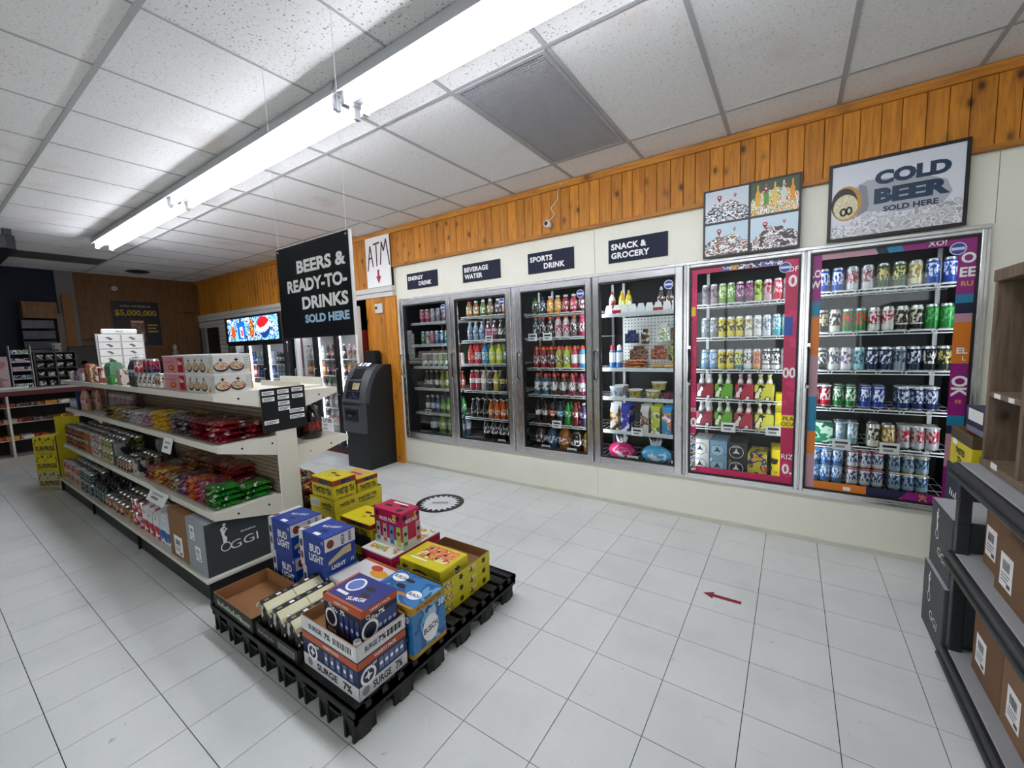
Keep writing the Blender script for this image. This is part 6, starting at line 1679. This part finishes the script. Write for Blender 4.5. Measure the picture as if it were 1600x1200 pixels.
# blue light beer boxes
BB = mat('#143a90', .4)
def bud(m, w_, d_, h_):
    P2 = mat('#7a3424', .4)
    def promo(a0, a1, b0, b1, rot):
        m.rect(a0, a1, b0, b1, mat('#d2d2d6', .4), .0004)
        ca, cb = (a0 + a1) / 2, (b0 + b1) / 2
        L, S = max(a1 - a0, b1 - b0), min(a1 - a0, b1 - b0)
        v = (b1 - b0) > (a1 - a0)
        def P(u, t): return (ca + (t if v else u), cb + (u if v else t))
        x, y = P(-L * .32, 0)
        m.disc(x, y, S * .3, P2, S * .34, .0008, 12)
        for k, s_ in enumerate(('PIZZA', 'WIN!')):
            x, y = P(L * (.08 + .24 * k), 0)
            m.text(s_, x, y, S * .26, BLU, S * .8, PI / 2 if not v else 0, .03, .001)
    m.on('+z', (0, 0, h_)).rect(-w_ / 2, -w_ / 2 + .035, -d_ / 2, d_ / 2, mat('#d2d2d6', .4), .0004)
    m.disc(-w_ / 2 + .018, -d_ * .3, .014, P2, .02, .0008, 10).text('BUD LIGHT', .02, .02, .022, PAPER, .11, .35, .03, .001).disc(.03, -.03, .03, NAVY, .012, .0006).rect(.0, .05, -d_ / 2 + .008, -d_ / 2 + .03, PAPER, .0006)
    m.on('-y', (0, -d_ / 2, 0))
    m.rect(-w_ / 2, -w_ / 2 + .038, 0, h_, mat('#d2d2d6', .4), .0004).disc(-w_ / 2 + .018, h_ * .3, .013, P2, .024, .0008, 10).rect(-w_ / 2 + .006, -w_ / 2 + .03, h_ * .55, h_ * .75, BLU, .0008)
    m.text('BUD', .03, h_ * .62, h_ * .22, PAPER, .1, 0, .03, .001).text('LIGHT', .035, h_ * .36, h_ * .22, PAPER, .13, 0, .03, .001).text('15', w_ * .42, h_ * .86, .016, PAPER, None, 0, .02, .001)
    m.on('+x', (w_ / 2, 0, 0))
    promo(-d_ / 2, d_ / 2, h_ * .62, h_ * .97, 0)
    m.poly([(-d_ * .42, h_ * .24), (d_ * .1, h_ * .36), (d_ * .34, h_ * .36), (d_ * .34, h_ * .58), (d_ * .1, h_ * .56), (-d_ * .42, h_ * .34)], mat('#b8ac8c', .35), .0006).text('LIGHT', -d_ * .1, h_ * .14, .022, PAPER, None, 0, .03, .001).text('15', d_ * .36, h_ * .14, .016, PAPER, None, 0, .02, .001)
for nm, x0, x1, y0, y1 in (('beside the empty brown tray', -2.49, -2.245, 1.115, 1.30), ('beside the black can packs', -2.165, -1.92, 1.115, 1.29)):
    shipping('light_beer_box', 'lower blue light beer box ' + nm, x0, x1, y0, y1, ZP, .335, BB, bud)
    shipping('light_beer_box', 'upper blue light beer box ' + nm, x0 + .005, x1 - .005, y0 - .01, y1 - .01, .336, .53, BB, bud)
shipping('cooler_case_box', 'white topped drink case with mango print behind the seltzer stack', -1.90, -1.615, 1.115, 1.335, ZP, .335, mat('#cfcfd0', .45), lambda m, w_, d_, h_: (m.on('+z', (0, 0, h_)).disc(.05, .03, .06, mat('#d89a1c', .4), .03).disc(.0, .06, .04, mat('#b8402c', .4), .022, .0004).rect(-w_ / 2, w_ / 2, d_ / 2 - .02, d_ / 2, OR_), m.on('-y', (0, -d_ / 2, h_ / 2)).text('~~~~~', 0, 0, .04, OR_, None, 0, .03)))

# ================================================================ CASH MACHINE
atm = thing('cash_machine', 'dark grey cash machine with lit ATM header by the pine wall', 'cash machine', (-4.395, 3.275, 0))
AD, AG = mat('#15191c', .45, var=.1), mat('#4a4e53', .45, var=.06)
curve = [(-.235, .83), (-.222, .90), (-.195, 1.0), (-.155, 1.10), (-.10, 1.19), (-.03, 1.255), (.02, 1.275)]
prof = [(.192, 0), (-.215, 0), (-.215, .83)] + [(y + .03, z) for y, z in curve] + [(.05, 1.265), (.192, 1.265)]
MB().prism(prof, 'x', -.215, .215, AD).put('cabinet', atm)
outer = curve
inner = [(y + .055, z - .02) for y, z in curve]
m = MB()
rowsA = [[(-.224, y, z), (-.18, y - .018, z + .006), (.18, y - .018, z + .006), (.224, y, z)] for y, z in outer]
m.quadstrip(rowsA, AG)
for s in (-.224, .224):
    m.add([(s, y, z) for y, z in outer] + [(s, y, z) for y, z in inner[::-1]], [tuple(range(2 * len(outer)))], AG)
m.put('fascia', atm)
def on_curve(t, x, d=.021):
    t = max(0, min(len(curve) - 1.001, t))
    i = int(t)
    f_ = t - i
    (y0, z0), (y1, z1) = curve[i], curve[i + 1]
    n_ = Vector((-(z1 - z0), y1 - y0)).normalized()
    return (x, y0 + (y1 - y0) * f_ + n_.x * d, z0 + (z1 - z0) * f_ + n_.y * d)
def cpatch(t0, t1, x0, x1, mm, nm, d=.021):
    k = 5
    MB().quadstrip([[on_curve(t0 + (t1 - t0) * i / k, x0, d), on_curve(t0 + (t1 - t0) * i / k, x1, d)] for i in range(k + 1)], mm).put(nm, atm)
cpatch(4.55, 5.7, -.15, .15, mat('#0d1026', .3), 'header_panel')
cpatch(2.95, 4.3, -.13, .1, mat('#0a0b0d', .15), 'screen_surround')
cpatch(3.1, 4.15, -.09, .09, mat('#1c2024', .1), 'screen', .023)
for i in range(4):
    cpatch(3.1 + i * .28, 3.25 + i * .28, -.12, -.102, mat('#8a8c90', .4), 'side_button', .024)
cpatch(1.6, 2.75, -.13, .12, mat('#0d0e10', .35), 'reader_panel')
cpatch(1.75, 2.5, -.03, .1, art('#c8bc7a', ('#5a6a3a', '#e8e4d0', '#a8602c'), 40, 1.0), 'instruction_sticker', .023)
cpatch(.5, 1.5, -.14, .13, mat('#0c1126', .35), 'keypad_panel')
for i in range(4):
    for j in range(3):
        cpatch(.62 + j * .26, .8 + j * .26, -.05 + i * .04, -.02 + i * .04, mat('#5a6a94', .3) if (i + j) % 3 == 0 else mat('#2a3040', .3), 'key', .026)
m = MB()
pts = []
vs, fs, _ = glyphs('A T M', .02, 1.1)
m.add([on_curve(5.1 + y * .8, x * .2, .026) for x, y in vs], fs, mat('#dfe6ff', .4, emit=2.0))
m.put('lettering', atm)
m = MB().prism([(-.212, -.252), (-.16, -.262), (.16, -.262), (.212, -.252), (.212, -.18), (-.212, -.18)], 'z', .455, .825, AG)
m.put('lower_door', atm)
MB().prism([(-.212, -.25), (-.15, -.29), (.15, -.29), (.212, -.25), (.212, -.2), (-.212, -.2)], 'z', .825, .85, AG).put('ledge', atm)
MB().box(-.14, .12, -.275, -.262, .60, .76, mat('#2a2d31', .4), .006).put('dispenser_frame', atm)
MB().box(-.1, .09, -.278, -.272, .67, .73, BLACK).put('dispenser_slot', atm)
MB().box(-.05, .02, -.296, -.275, .655, .68, AG, .006).put('dispenser_lip', atm)
lab(MB().box(-4.52, -4.33, 3.33, 3.45, 1.266, 1.44, mat('#0a0a0b', .7), .02).put('speaker_box'), 'small matte black box on top of the cash machine', 'box')

# ================================================================ DRINK FRIDGES IN THE ALCOVE
WINT = mat('#dfe2e2', .5)
FLED = mat('#f2f6ff', .3, emit=8.0)
def fridge(label, x0, x1, y0, h_, body, frame, nd_, sign_h, cols_, tag_):
    t = thing('drink_fridge', label, 'fridge', ((x0 + x1) / 2, y0, 0))
    W2 = (x1 - x0) / 2
    top = h_ - sign_h
    m = MB().box(-W2, W2, .06, .64, 0, .1, body).box(-W2, -W2 + .03, .06, .64, .1, h_, body).box(W2 - .03, W2, .06, .64, .1, h_, body).box(-W2, W2, .06, .64, top, h_, body).box(-W2, W2, .62, .64, .1, top, body)
    m.put('cabinet', t)
    MB().box(-W2 + .03, W2 - .03, .61, .62, .1, top, WINT).box(-W2 + .03, -W2 + .035, .1, .61, .1, top, WINT).box(W2 - .035, W2 - .03, .1, .61, .1, top, WINT).put('interior', t)
    dw = (2 * W2) / nd_
    for k in range(nd_):
        a, b = -W2 + k * dw + .004, -W2 + (k + 1) * dw - .004
        st = .035
        m = MB()
        for e in ((a, a + st, .08, top - .01), (b - st, b, .08, top - .01), (a + st, b - st, .08, .13), (a + st, b - st, top - .05, top - .01)):
            m.box(e[0], e[1], 0, .045, e[2], e[3], frame, .003)
        dr = m.put('door', t)
        MB().box(a + st, b - st, .018, .024, .13, top - .05, glass_mat((.95, .97, .97), .6)).put('glass_pane', dr)
        MB().tube([(a + .018, -.0, .85), (a + .018, -.04, .86), (a + .018, -.04, 1.2), (a + .018, 0, 1.21)], .008, ALU, 6).put('handle', dr)
        MB().box(b - .03, b - .006, .07, .09, .14, top - .06, FLED).put('lamp', t)
        MB().box(a + .04, b - .04, .07, .09, top - .04, top - .02, FLED).put('lamp', t)
        nsh = 6
        for q in range(nsh):
            z = .16 + q * (top - .3) / nsh
            MB().box(a + .012, b - .012, .12, .58, z - .012, z, WINT).put('shelf', t)
            cc = cols_[(k * nsh + q) % len(cols_)]
            nb = max(4, int((b - a - .08) / .085)) if z > .2 + .75 * (y0 < 3.25) else 0
            for i in range(nb):
                x = a + .06 + (b - a - .12) * i / (nb - 1)
                c1 = cc[(i * len(cc)) // nb]
                place(bottle(c1[0], c1[1], c1[2], 'pet'), 'drink_bottle', ((x0 + x1) / 2 + x, y0 + .17, z + .001), '%s bottle inside the %s' % (c1[3], tag_), 'bottle', 'bottles in the ' + tag_)
    return t
K = [('#14090a', '#8a1c24', '#a81c24', 'dark red labelled cola'), ('#101014', '#34343c', '#c8c8cc', 'black cola')]
Bc = [[K[0]], [K[0], K[1]], [K[1]], [('#8a1420', '#b82830', '#c82830', 'red soda'), K[0]], [('#c8742a', '#d8a04a', '#d8d8d8', 'orange soda')], [('#c8c8c4', '#8a9a7a', '#3a6a3a', 'clear lime soda'), ('#d8dcdc', '#a8b0b0', '#d0d0d0', 'clear water')],
      [('#d8b02a', '#d89a1c', '#d87a1c', 'yellow iced tea'), ('#c05a3a', '#d8a08a', '#d8d8d8', 'peach iced tea')], [('#c8c0bc', '#a86a5a', '#d8d8d8', 'pale pink water')], [('#b8b4b0', '#d0ccc8', '#c04a3a', 'pale red capped water')], [('#4a7a3a', '#7aa05a', '#3a5a2a', 'green soda'), ('#c8ccc8', '#8aa080', '#d8d8d8', 'clear green labelled water')]]
t = fridge('black three door fridge with lit blue cola sign', -8.04, -6.19, 3.2, 2.05, BLACK, BLACK, 3, .42, [[('#1a2a5a', '#24408a', '#24408a', 'blue labelled cola')], [('#8a9496', '#4a6a90', '#c8c8c8', 'clear blue labelled soda')], [K[1]], [('#c87a3a', '#d8b48a', '#d8d8d8', 'orange drink'), ('#8aa05a', '#c0cca0', '#d0d0d0', 'lime drink')], [('#a83a34', '#d8a8a0', '#d0d0d0', 'pink drink')]], 'black cola fridge')
MB().box(-.925, .925, -.02, .07, 1.62, 2.05, BLACK, .01).put('sign_box', t)
m = MB().on('-y', (0, -.021, 1.835))
EM = .75
AQ = art('#2c8ac8', ('#8ad0ec', '#1a5aa0', '#e8f4fa', '#0f3a78'), 9, 3.0, (1, 1, 1), .3, .42, .07, EM)
LBL, LWH, LRD, LNV = mat('#1d5fb0', .3, emit=EM), mat('#f0f4f8', .3, emit=EM), mat('#d01c22', .3, emit=EM), mat('#123a7a', .3, emit=EM)
m.rect(-.82, .84, -.18, .185, AQ)
m.poly([(-.44, -.15), (-.17, -.15), (-.22, .14), (-.48, .12)], LBL, .001).poly([(-.36, -.12), (-.25, -.14), (-.28, .05), (-.38, .04)], LWH, .0015).poly([(-.33, -.1), (-.27, -.1), (-.29, .0), (-.35, .0)], LRD, .002)
m.disc(-.62, -.04, .07, art('#c83a1c', ('#e8702a', '#6a1c14'), 20, 1.0, (1, 1, 1), .3, .5, .1, EM), .11, .001)
m.disc(.02, .0, .09, art('#b83a1c', ('#e8742a', '#2a1410', '#f0b06a'), 16, 2.0, (1, 1, 1), .3, .42, .08, EM), .14, .001)
m.poly([(.15, -.02), (.3, -.06), (.5, -.02), (.62, .05), (.58, .1), (.45, .03), (.3, .0), (.2, .06)], LWH, .001)
m.poly([(.2, .06), (.3, .0), (.45, .03), (.58, .1), (.5, .16), (.35, .18), (.24, .14)], LRD, .0015)
m.poly([(.28, -.08), (.45, -.06), (.62, .02), (.58, -.08), (.48, -.15), (.36, -.15)], LNV, .0015)
m.put('lit_sign', t)
t = fridge('white framed red sided three door fridge beside the cash machine', -6.14, -4.62, 3.33, 2.01, mat('#6a0f1c', .4), mat('#1a1a1c', .4), 3, .30, Bc, 'red sided fridge')
MB().box(.715, .76, -.006, .062, .02, 2.01, WHITE).put('edge_strip', t)
MB().box(-.76, -.715, -.006, .062, .02, 2.01, WHITE).put('edge_strip', t)
MB().box(-.715, .715, .0, .06, 1.72, 2.0, mat('#a8141f', .35)).put('header', t)
m = MB().box(-.26, .08, -.008, -.004, .31, .51, PAPER).on('-y', (-.09, -.008, .41))
m.text('2 LITER', 0, .06, .05, INK, .28, 0, .03).text('1 FOR', -.04, -.005, .03, INK, .12, 0, .02).text('2 FOR', -.04, -.06, .03, INK, .12, 0, .02)
m.put('price_notice', t)

# ================================================================ RIGHT: STEEL RACK, CARTONS, WINE CUBBY
RK = thing('storage_rack', 'dark steel storage rack with grey shelves holding brown cartons', 'rack', (.86, 1.3, 0))
RM = mat('#2a2d31', .4, .3)
RT = mat('#9a9c9e', .55, var=.06)
ry0, ry1 = .3, 2.47
def rb(x0, x1, y0, y1, z0, z1, mm, nm, ch=.003):
    return MB().box(x0 - .86, x1 - .86, y0 - 1.3, y1 - 1.3, z0, z1, mm, ch).put(nm, RK)
for y in (ry1 - .02, 1.38, ry0 + .02):
    for x in (.62, 1.10):
        p = rb(x - .02, x + .02, y - .02, y + .02, 0, .905, RM, 'post')
        m = MB().on('-y', (x - .86, y - .02 - 1.3, 0))
        for k in range(16):
            m.disc(0, .06 + k * .05, .006, BLACK, seg=8)
        m.put('slot_holes', p)
for z in (.915, .525, .085):
    rb(.60, 1.12, ry0, ry1, z - .018, z, RT, 'shelf_board')
    m = MB()
    for x in (.592, 1.128):
        m.box(x - .012 - .86, x + .012 - .86, ry0 - 1.3, ry1 - 1.3, z - .045, z - .002, RM, .006)
        m.tube([(x - .012 - .86 if x < 1 else x + .012 - .86, ry0 - 1.3, z - .05), (x - .012 - .86 if x < 1 else x + .012 - .86, ry1 - 1.3, z - .05)], .012, RM, 8)
    m.put('rail', RK)
def brown(m, w_, d_, h_):
    m.on('-x', (-w_ / 2, 0, h_ / 2), part='shipping_label')
    sticker(m, -d_ * .18, -h_ * .15, .1, .12)
    m.on('-x', (-w_ / 2, 0, h_ / 2))
    m.text('~~~~~~', d_ * .05, h_ * .36, .028, mat('#3c2814', .6), .12, 0, .0).text('~~~~~~', d_ * .28, h_ * .3, .02, mat('#3c2814', .6), .07, 0, .0)
    m.on('-y', (0, -d_ / 2, h_ / 2)).rect(-.02, .02, -h_ / 2, h_ / 2, mat('#7a5636', .5))
BRW = [mat('#7b5c3d', .8, var=.08, sc_=40), mat('#705236', .8, var=.08, sc_=40), mat('#836345', .8, var=.08, sc_=40)]
lb = ['nearest the rack end post', 'second from the rack end post', 'third from the rack end post', 'fourth from the rack end post', 'fifth from the rack end post']
y = 2.40
for k, d_ in enumerate((.22, .3, .3, .3, .3)):
    shipping('wine_box', 'brown wine carton on the middle rack shelf, ' + lb[k], .64 + (.03 if k == 0 else 0), 1.05, y - d_, y - .006, .525, .835 - .02 * (k % 2), BRW[k % 3], brown)
    y -= d_
y = 2.36
for k, d_ in enumerate((.28, .32, .3, .3, .3)):
    shipping('wine_box', 'brown wine carton on the bottom rack shelf, ' + lb[k], .65, 1.05, y - d_, y - .006, .085, .42 - .015 * (k % 2), BRW[(k + 1) % 3], brown)
    y -= d_
# grey wine cartons against the rack end
def oggi2(m, w_, d_, h_):
    m.on('-x', (-w_ / 2, 0, h_ / 2), part='dancer_emblem')
    figure(m, -d_ * .18, .07, .36)
    m.on('-x', (-w_ / 2, 0, h_ / 2), part='lettering')
    m.text('GGI', d_ * .1, -.06, .04, PAPER, .12, -.1, -.004)
    m.on('+z', (0, 0, h_)).rect(-w_ / 2, w_ / 2, -d_ / 2, d_ / 2, mat('#b4b7bc', .5))
shipping('wine_carton', 'lower dark grey wine carton on the floor against the rack end', .59, .87, 2.49, 2.82, 0, .325, GREYC, oggi2)
shipping('wine_carton', 'upper dark grey wine carton stacked against the rack end', .602, .88, 2.495, 2.81, .326, .645, GREYC, oggi2)
# cases behind them
shipping('tea_case', 'yellow tea case on the boxes behind the grey wine cartons', .735, .98, 2.86, 3.18, .75, .89, TY, lambda m, w_, d_, h_: m.on('-x', (-w_ / 2, 0, h_ / 2)).text('TWISTED', 0, .02, .035, INK, .14, 0, .03).text('TEA', 0, -.025, .035, INK, .08, 0, .03))
shipping('drink_case', 'plain white drink case under the yellow case by the rack', .73, .99, 2.86, 3.2, 0, .36, mat('#b4b2ae', .6), lambda m, w_, d_, h_: m.on('-x', (-w_ / 2, 0, h_ / 2)).rect(-.08, .08, -.05, .05, NAVY))
shipping('drink_case', 'navy and white drink case between the yellow and white cases', .73, .99, 2.86, 3.2, .361, .749, mat('#23283f', .5), lambda m, w_, d_, h_: m.on('-x', (-w_ / 2, 0, h_ / 2)).text('~~~~~~', 0, .05, .04, PAPER, .18, 0, .03).rect(-.1, .1, -.08, -.05, PAPER))
open_tray('bottle_tray', 'brown open tray on the yellow case by the rack', .735, .98, 2.86, 3.18, .891, .06, mat('#4a3a24', .7), KRAFT)
shipping('drink_case', 'dark purple drink case on top of the brown open tray', .78, .99, 2.88, 3.16, .952, 1.07, mat('#2c2a4a', .5), lambda m, w_, d_, h_: m.on('-x', (-w_ / 2, 0, h_ / 2)).rect(-.1, .1, -.01, .05, PAPER).rect(-.12, .12, -.07, -.04, mat('#8a8aa0', .5)))
# rustic wine cubby on the rack
CUB = wood_mat('#7d6a57', '#57483a', '#2a1d14', 'rustic', horizontal=False)
cub = thing('wine_cubby', 'weathered grey brown wooden wine cubby standing on the rack', 'shelf', (.85, 1.6, .915))
def cb(x0, x1, y0, y1, z0, z1, nm):
    return MB().box(x0 - .85, x1 - .85, y0 - 1.6, y1 - 1.6, z0 - .915, z1 - .915, CUB, .002).put(nm, cub)
cy0, cy1 = .7, 2.46
cb(.655, 1.06, cy0, cy1, 1.655, 1.70, 'top_board')
cb(.655, 1.06, cy0, cy1, .916, .945, 'bottom_board')
cb(1.045, 1.06, cy0, cy1, .945, 1.655, 'back_board')
for y in (cy1 - .025, 2.13, 1.80, 1.47, 1.14, .81, cy0):
    cb(.66, 1.045, y, y + .025, .945, 1.655, 'divider')
for z in (1.20,):
    for a, b in ((2.155, 2.435), (1.825, 2.13), (1.495, 1.80), (1.165, 1.47), (.835, 1.14)):
        s_ = cb(.662, 1.045, a + .001, b - .001, z, z + .022, 'shelf')
        MB().on('-x', (.662 - .85, (a + b) / 2 - 1.6, z + .011 - .915), .001).rect(-.09, -.03, -.009, .009, PAPER).rect(.04, .09, -.009, .009, PAPER).put('price_label', s_)
MB().on('-x', (.655 - .85, 2.3 - 1.6, .03), .001).rect(-.04, .02, -.012, .012, PAPER).rect(-.5, -.44, -.012, .012, PAPER).put('price_label', cub)
WN = bottle('#140f0e', '#dcdcd8', '#1a1416', 'wine', '#8a8a90')
for k, (x, y, z) in enumerate(((.80, 2.215, .946), (.80, 2.06, .946), (.78, 1.92, .946), (.78, 2.02, 1.223), (.78, 1.9, 1.223), (.78, 1.7, .946), (.78, 1.6, 1.223))):
    place(WN, 'wine_bottle', (x, y, z), 'dark wine bottle with plain white label in the wooden cubby', 'wine bottle', 'wine bottles in the wooden cubby')

# ================================================================ FAR LEFT: CASH COUNTER AND BACK WALL
ct = thing('cash_counter', 'long cash counter with candy shelves under a dark red edge', 'counter', (-9.2, .6, 0))
CW = mat('#b8b0a6', .5)
def kb(x0, x1, y0, y1, z0, z1, mm, nm, ch=.003):
    return MB().box(x0 + 9.2, x1 + 9.2, y0 - .6, y1 - .6, z0, z1, mm, ch).put(nm, ct)
kb(-9.62, -8.95, -1.2, 1.72, 1.04, 1.075, CW, 'counter_top')
kb(-8.955, -8.94, -1.2, 1.72, .975, 1.04, mat('#5a1822', .5), 'edge_band')
kb(-9.6, -9.35, -1.2, 1.70, .0, 1.04, mat('#2a2422', .7), 'cabinet_back')
kb(-9.35, -8.97, -1.2, 1.70, .0, .12, CW, 'plinth')
for z in (.36, .6, .82):
    kb(-9.34, -8.98, -1.2, 1.70, z - .012, z, CW, 'candy_shelf')
for y in (-1.2, -.2, .79, 1.69):
    kb(-9.34, -8.97, y - .012, y + .012, .12, 1.0, mat('#d5ccc0', .5), 'divider')
kb(-8.96, -8.93, .2, 1.0, 1.075, 1.10, WHITE, 'counter_mat')
cand = [('#8a2c1c', ('#c8542c', '#5a1812'), 'red'), ('#c8882a', ('#e0b85a', '#8a5a1c'), 'golden'), ('#2a2024', ('#8a7a70', '#4a3a3c'), 'dark'), ('#b8b0aa', ('#8a8480', '#e0dcd8'), 'silver'), ('#5a3424', ('#a87a4a', '#2c1810'), 'brown')]
for q, (z, nm) in enumerate(((.82, 'top'), (.6, 'middle'), (.36, 'lowest'))):
    for i in range(12):
        y = .12 + i * .135
        b, cs, wd_ = cand[(i * 2 + q * 3) % 5] if i > 4 else cand[0 if i % 3 else 1]
        place(caseboard(b, cs, .2, .125, .05, 1.0 + (i % 3)), 'candy_box', (-9.1, y, z), wd_ + ' chocolate bar box on the %s counter shelf' % nm, 'candy box', wd_ + ' candy boxes, %s counter shelf' % nm)
# things on the counter
dr_ = thing('acrylic_rack', 'clear acrylic rack of coloured packets on the counter', 'rack', (-9.2, .985, 1.075))
for k, cc in enumerate(('#8ab098', '#5a7a9c', '#c08a94', '#c8a0a8', '#7aa060')):
    MB().box(-.1, .1, -.095, .095, k * .12, k * .12 + .008, mat('#c8ccd0', .2)).put('tier', dr_)
    MB().box(-.06, .08, -.085, .085, k * .12 + .008, k * .12 + .06, art(cc, ('#e4e4e4', '#2a2c3a'), 22, k + 1.0)).put('packets', dr_)
for s in (-1, 1):
    MB().box(-.1, .1, s * .1 - .004, s * .1 + .004, 0, .6, mat('#c8d0d4', .15)).put('side_panel', dr_)
bk = thing('counter_display', 'black open display case of small goods on the counter', 'display case', (-9.2, 1.32, 1.075))
MB().box(-.12, -.11, -.21, .21, 0, .5, BLACK).put('back_panel', bk)
for y in (-.21, 0, .21):
    MB().box(-.12, .12, y - .008, y + .008, 0, .5, mat('#3a3c3e', .4)).put('divider', bk)
for z in (0, .13, .26, .38, .49):
    MB().box(-.12, .12, -.21, .21, z, z + .01, mat('#3a3c3e', .4)).put('shelf', bk)
for i in range(4):
    for j in range(4):
        y, z = -.155 + i * .1, (.01, .14, .27, .39)[j]
        cc = [('#a8a8a4', 'pale grey'), ('#23262a', 'charcoal'), ('#8a5a2c', 'brown'), ('#3a4a34', 'olive')][(i * 3 + j) % 4]
        place(caseboard(cc[0], ('#d8d8d4', '#1c1c1e'), .08, .07, .07, 1.0 + j), 'small_box', (-9.16, 1.32 + y, 1.076 + z), cc[1] + ' small box inside the black counter display', 'box', 'small goods in the black counter display')
place(tub('#c8c8c4', '#e0e0dc', .06, .12, '#2a2c30'), 'paper_cup', (-9.2, 1.36, 1.576), 'white paper tub with dark emblem on the black display', 'tub')
mo = thing('monitor', 'dark point of sale monitor facing the clerk at the counter', 'monitor', (-9.35, 1.66, 1.075))
MB().box(-.07, .07, -.1, .1, 0, .02, BLACK).put('base', mo)
MB().box(-.02, .02, -.03, .03, .02, .35, BLACK).put('neck', mo)
MB().box(-.025, .02, -.16, .16, .28, .58, BLACK, .01).put('screen_back', mo)
place(caseboard('#b8a8a4', ('#c86a7a', '#8c8484'), .2, .2, .45, 2.0), 'gift_display', (-9.2, .76, 1.075), 'pale pink patterned carton at the counter edge', 'box')
# back wall things
def poster(m, w_, h_):
    pass
po = thing('lottery_poster', 'black lottery poster with golden prize lettering on the wood wall', 'poster', (XL, 2.51, 1.66))
MB().box(0, .008, -.33, .33, 0, .79, mat('#0e0e10', .35)).put('sheet', po)
GDm = mat('#b89a2c', .4)
m = MB().on('+x', (.008, 0, 0))
m.text('$5,000,000', 0, .58, .12, GDm, .58, 0, .02).text('EXTRA TOP PRIZES OF', .0, .705, .032, mat('#a8a8a4', .5), .42, 0, .01)
m.rect(-.10, .10, .06, .46, mat('#8a3a30', .5)).rect(-.085, .085, .08, .40, art('#5a2a24', ('#c8b8a8', '#8a4a3a'), 30, 1.0, (1, .6, 2)), .0005).rect(-.085, .085, .41, .445, mat('#c8bca0', .5), .0006)
for k in range(3):
    m.rect(.14, .29 - .03 * (k % 2), .36 - k * .06, .385 - k * .06, GDm)
m.put('printed_face', po)
for k in range(3):
    place(caseboard('#15161a', ('#24262c',), .3, .34, .13, 1.0 + k), 'storage_bin', (-9.72, 1.26, 1.62 + k * .16), ('lowest', 'middle', 'topmost')[k] + ' black storage bin stacked under the wooden crate', 'storage bin', 'black bins at the blue wall')
lab(MB().box(-9.88, -9.55, 1.06, 1.5, 1.585, 1.615, mat('#8a8880', .6)).put('wall_shelf'), 'grey wall shelf carrying the black bins', 'shelf')
crt = thing('wooden_crate', 'dark wooden crate on top of the black bins', 'crate', (-9.72, 1.3, 2.10))
for k in range(3):
    MB().box(.14, .152, -.18, .18, k * .085, k * .085 + .078, PLY).put('board', crt)
MB().box(-.15, .14, -.18, .18, 0, .25, PLY).put('body', crt)
for k, (y, c, wds) in enumerate(((1.56, '#8a7a70', 'grey brown plank'), (1.64, '#8a6030', 'tan wooden plank'))):
    m = MB().box(-9.845 + .03 * k, -9.82 + .03 * k, y - .06, y + .06, 1.08, 2.5 - .3 * (1 - k), mat(c, .7, var=.15, sc_=12))
    lab(m.put('plank'), wds + ' leaning by the blue wall', 'plank')
oh = thing('overhead_cabinet', 'black overhead rack hanging from the ceiling above the counter', 'cabinet', (-8.2, .3, 2.62))
MB().box(-1.2, 1.15, -1.3, .55, .06, .2, mat('#0d1014', .5)).put('body', oh)
for k in range(6):
    MB().box(1.15, 1.165, -1.28 + k * .3, -1.02 + k * .3, .07, .19, mat('#2a3238', .4)).put('slat', oh)
for y in (-1.2, .5):
    MB().box(1.1, 1.16, y - .03, y + .03, .2, CEIL - 2.62, mat('#2a2a2c', .5)).put('hanger', oh)
m = MB().lathe([(.0, 0, WHITE), (.04, 0, WHITE), (.05, .02, mat('#a8a29a', .5)), (.045, .16, mat('#a8a29a', .5)), (.02, .2, mat('#c8c4bc', .5)), (.035, .24, mat('#c8c4bc', .5)), (.02, .3, mat('#c8c4bc', .5))], 12, (-9.75, 2.98, 1.36))
lab(m.put('figurine'), 'small pale figurine before the dark wood wall', 'figurine')
lab(MB().box(-9.88, -9.5, 2.0, 3.3, 1.32, 1.36, mat('#3a2a1c', .6)).box(-9.88, -9.6, 2.02, 3.28, 0, 1.32, mat('#241a14', .7)).put('sideboard'), 'dark low sideboard along the wood wall', 'cabinet')
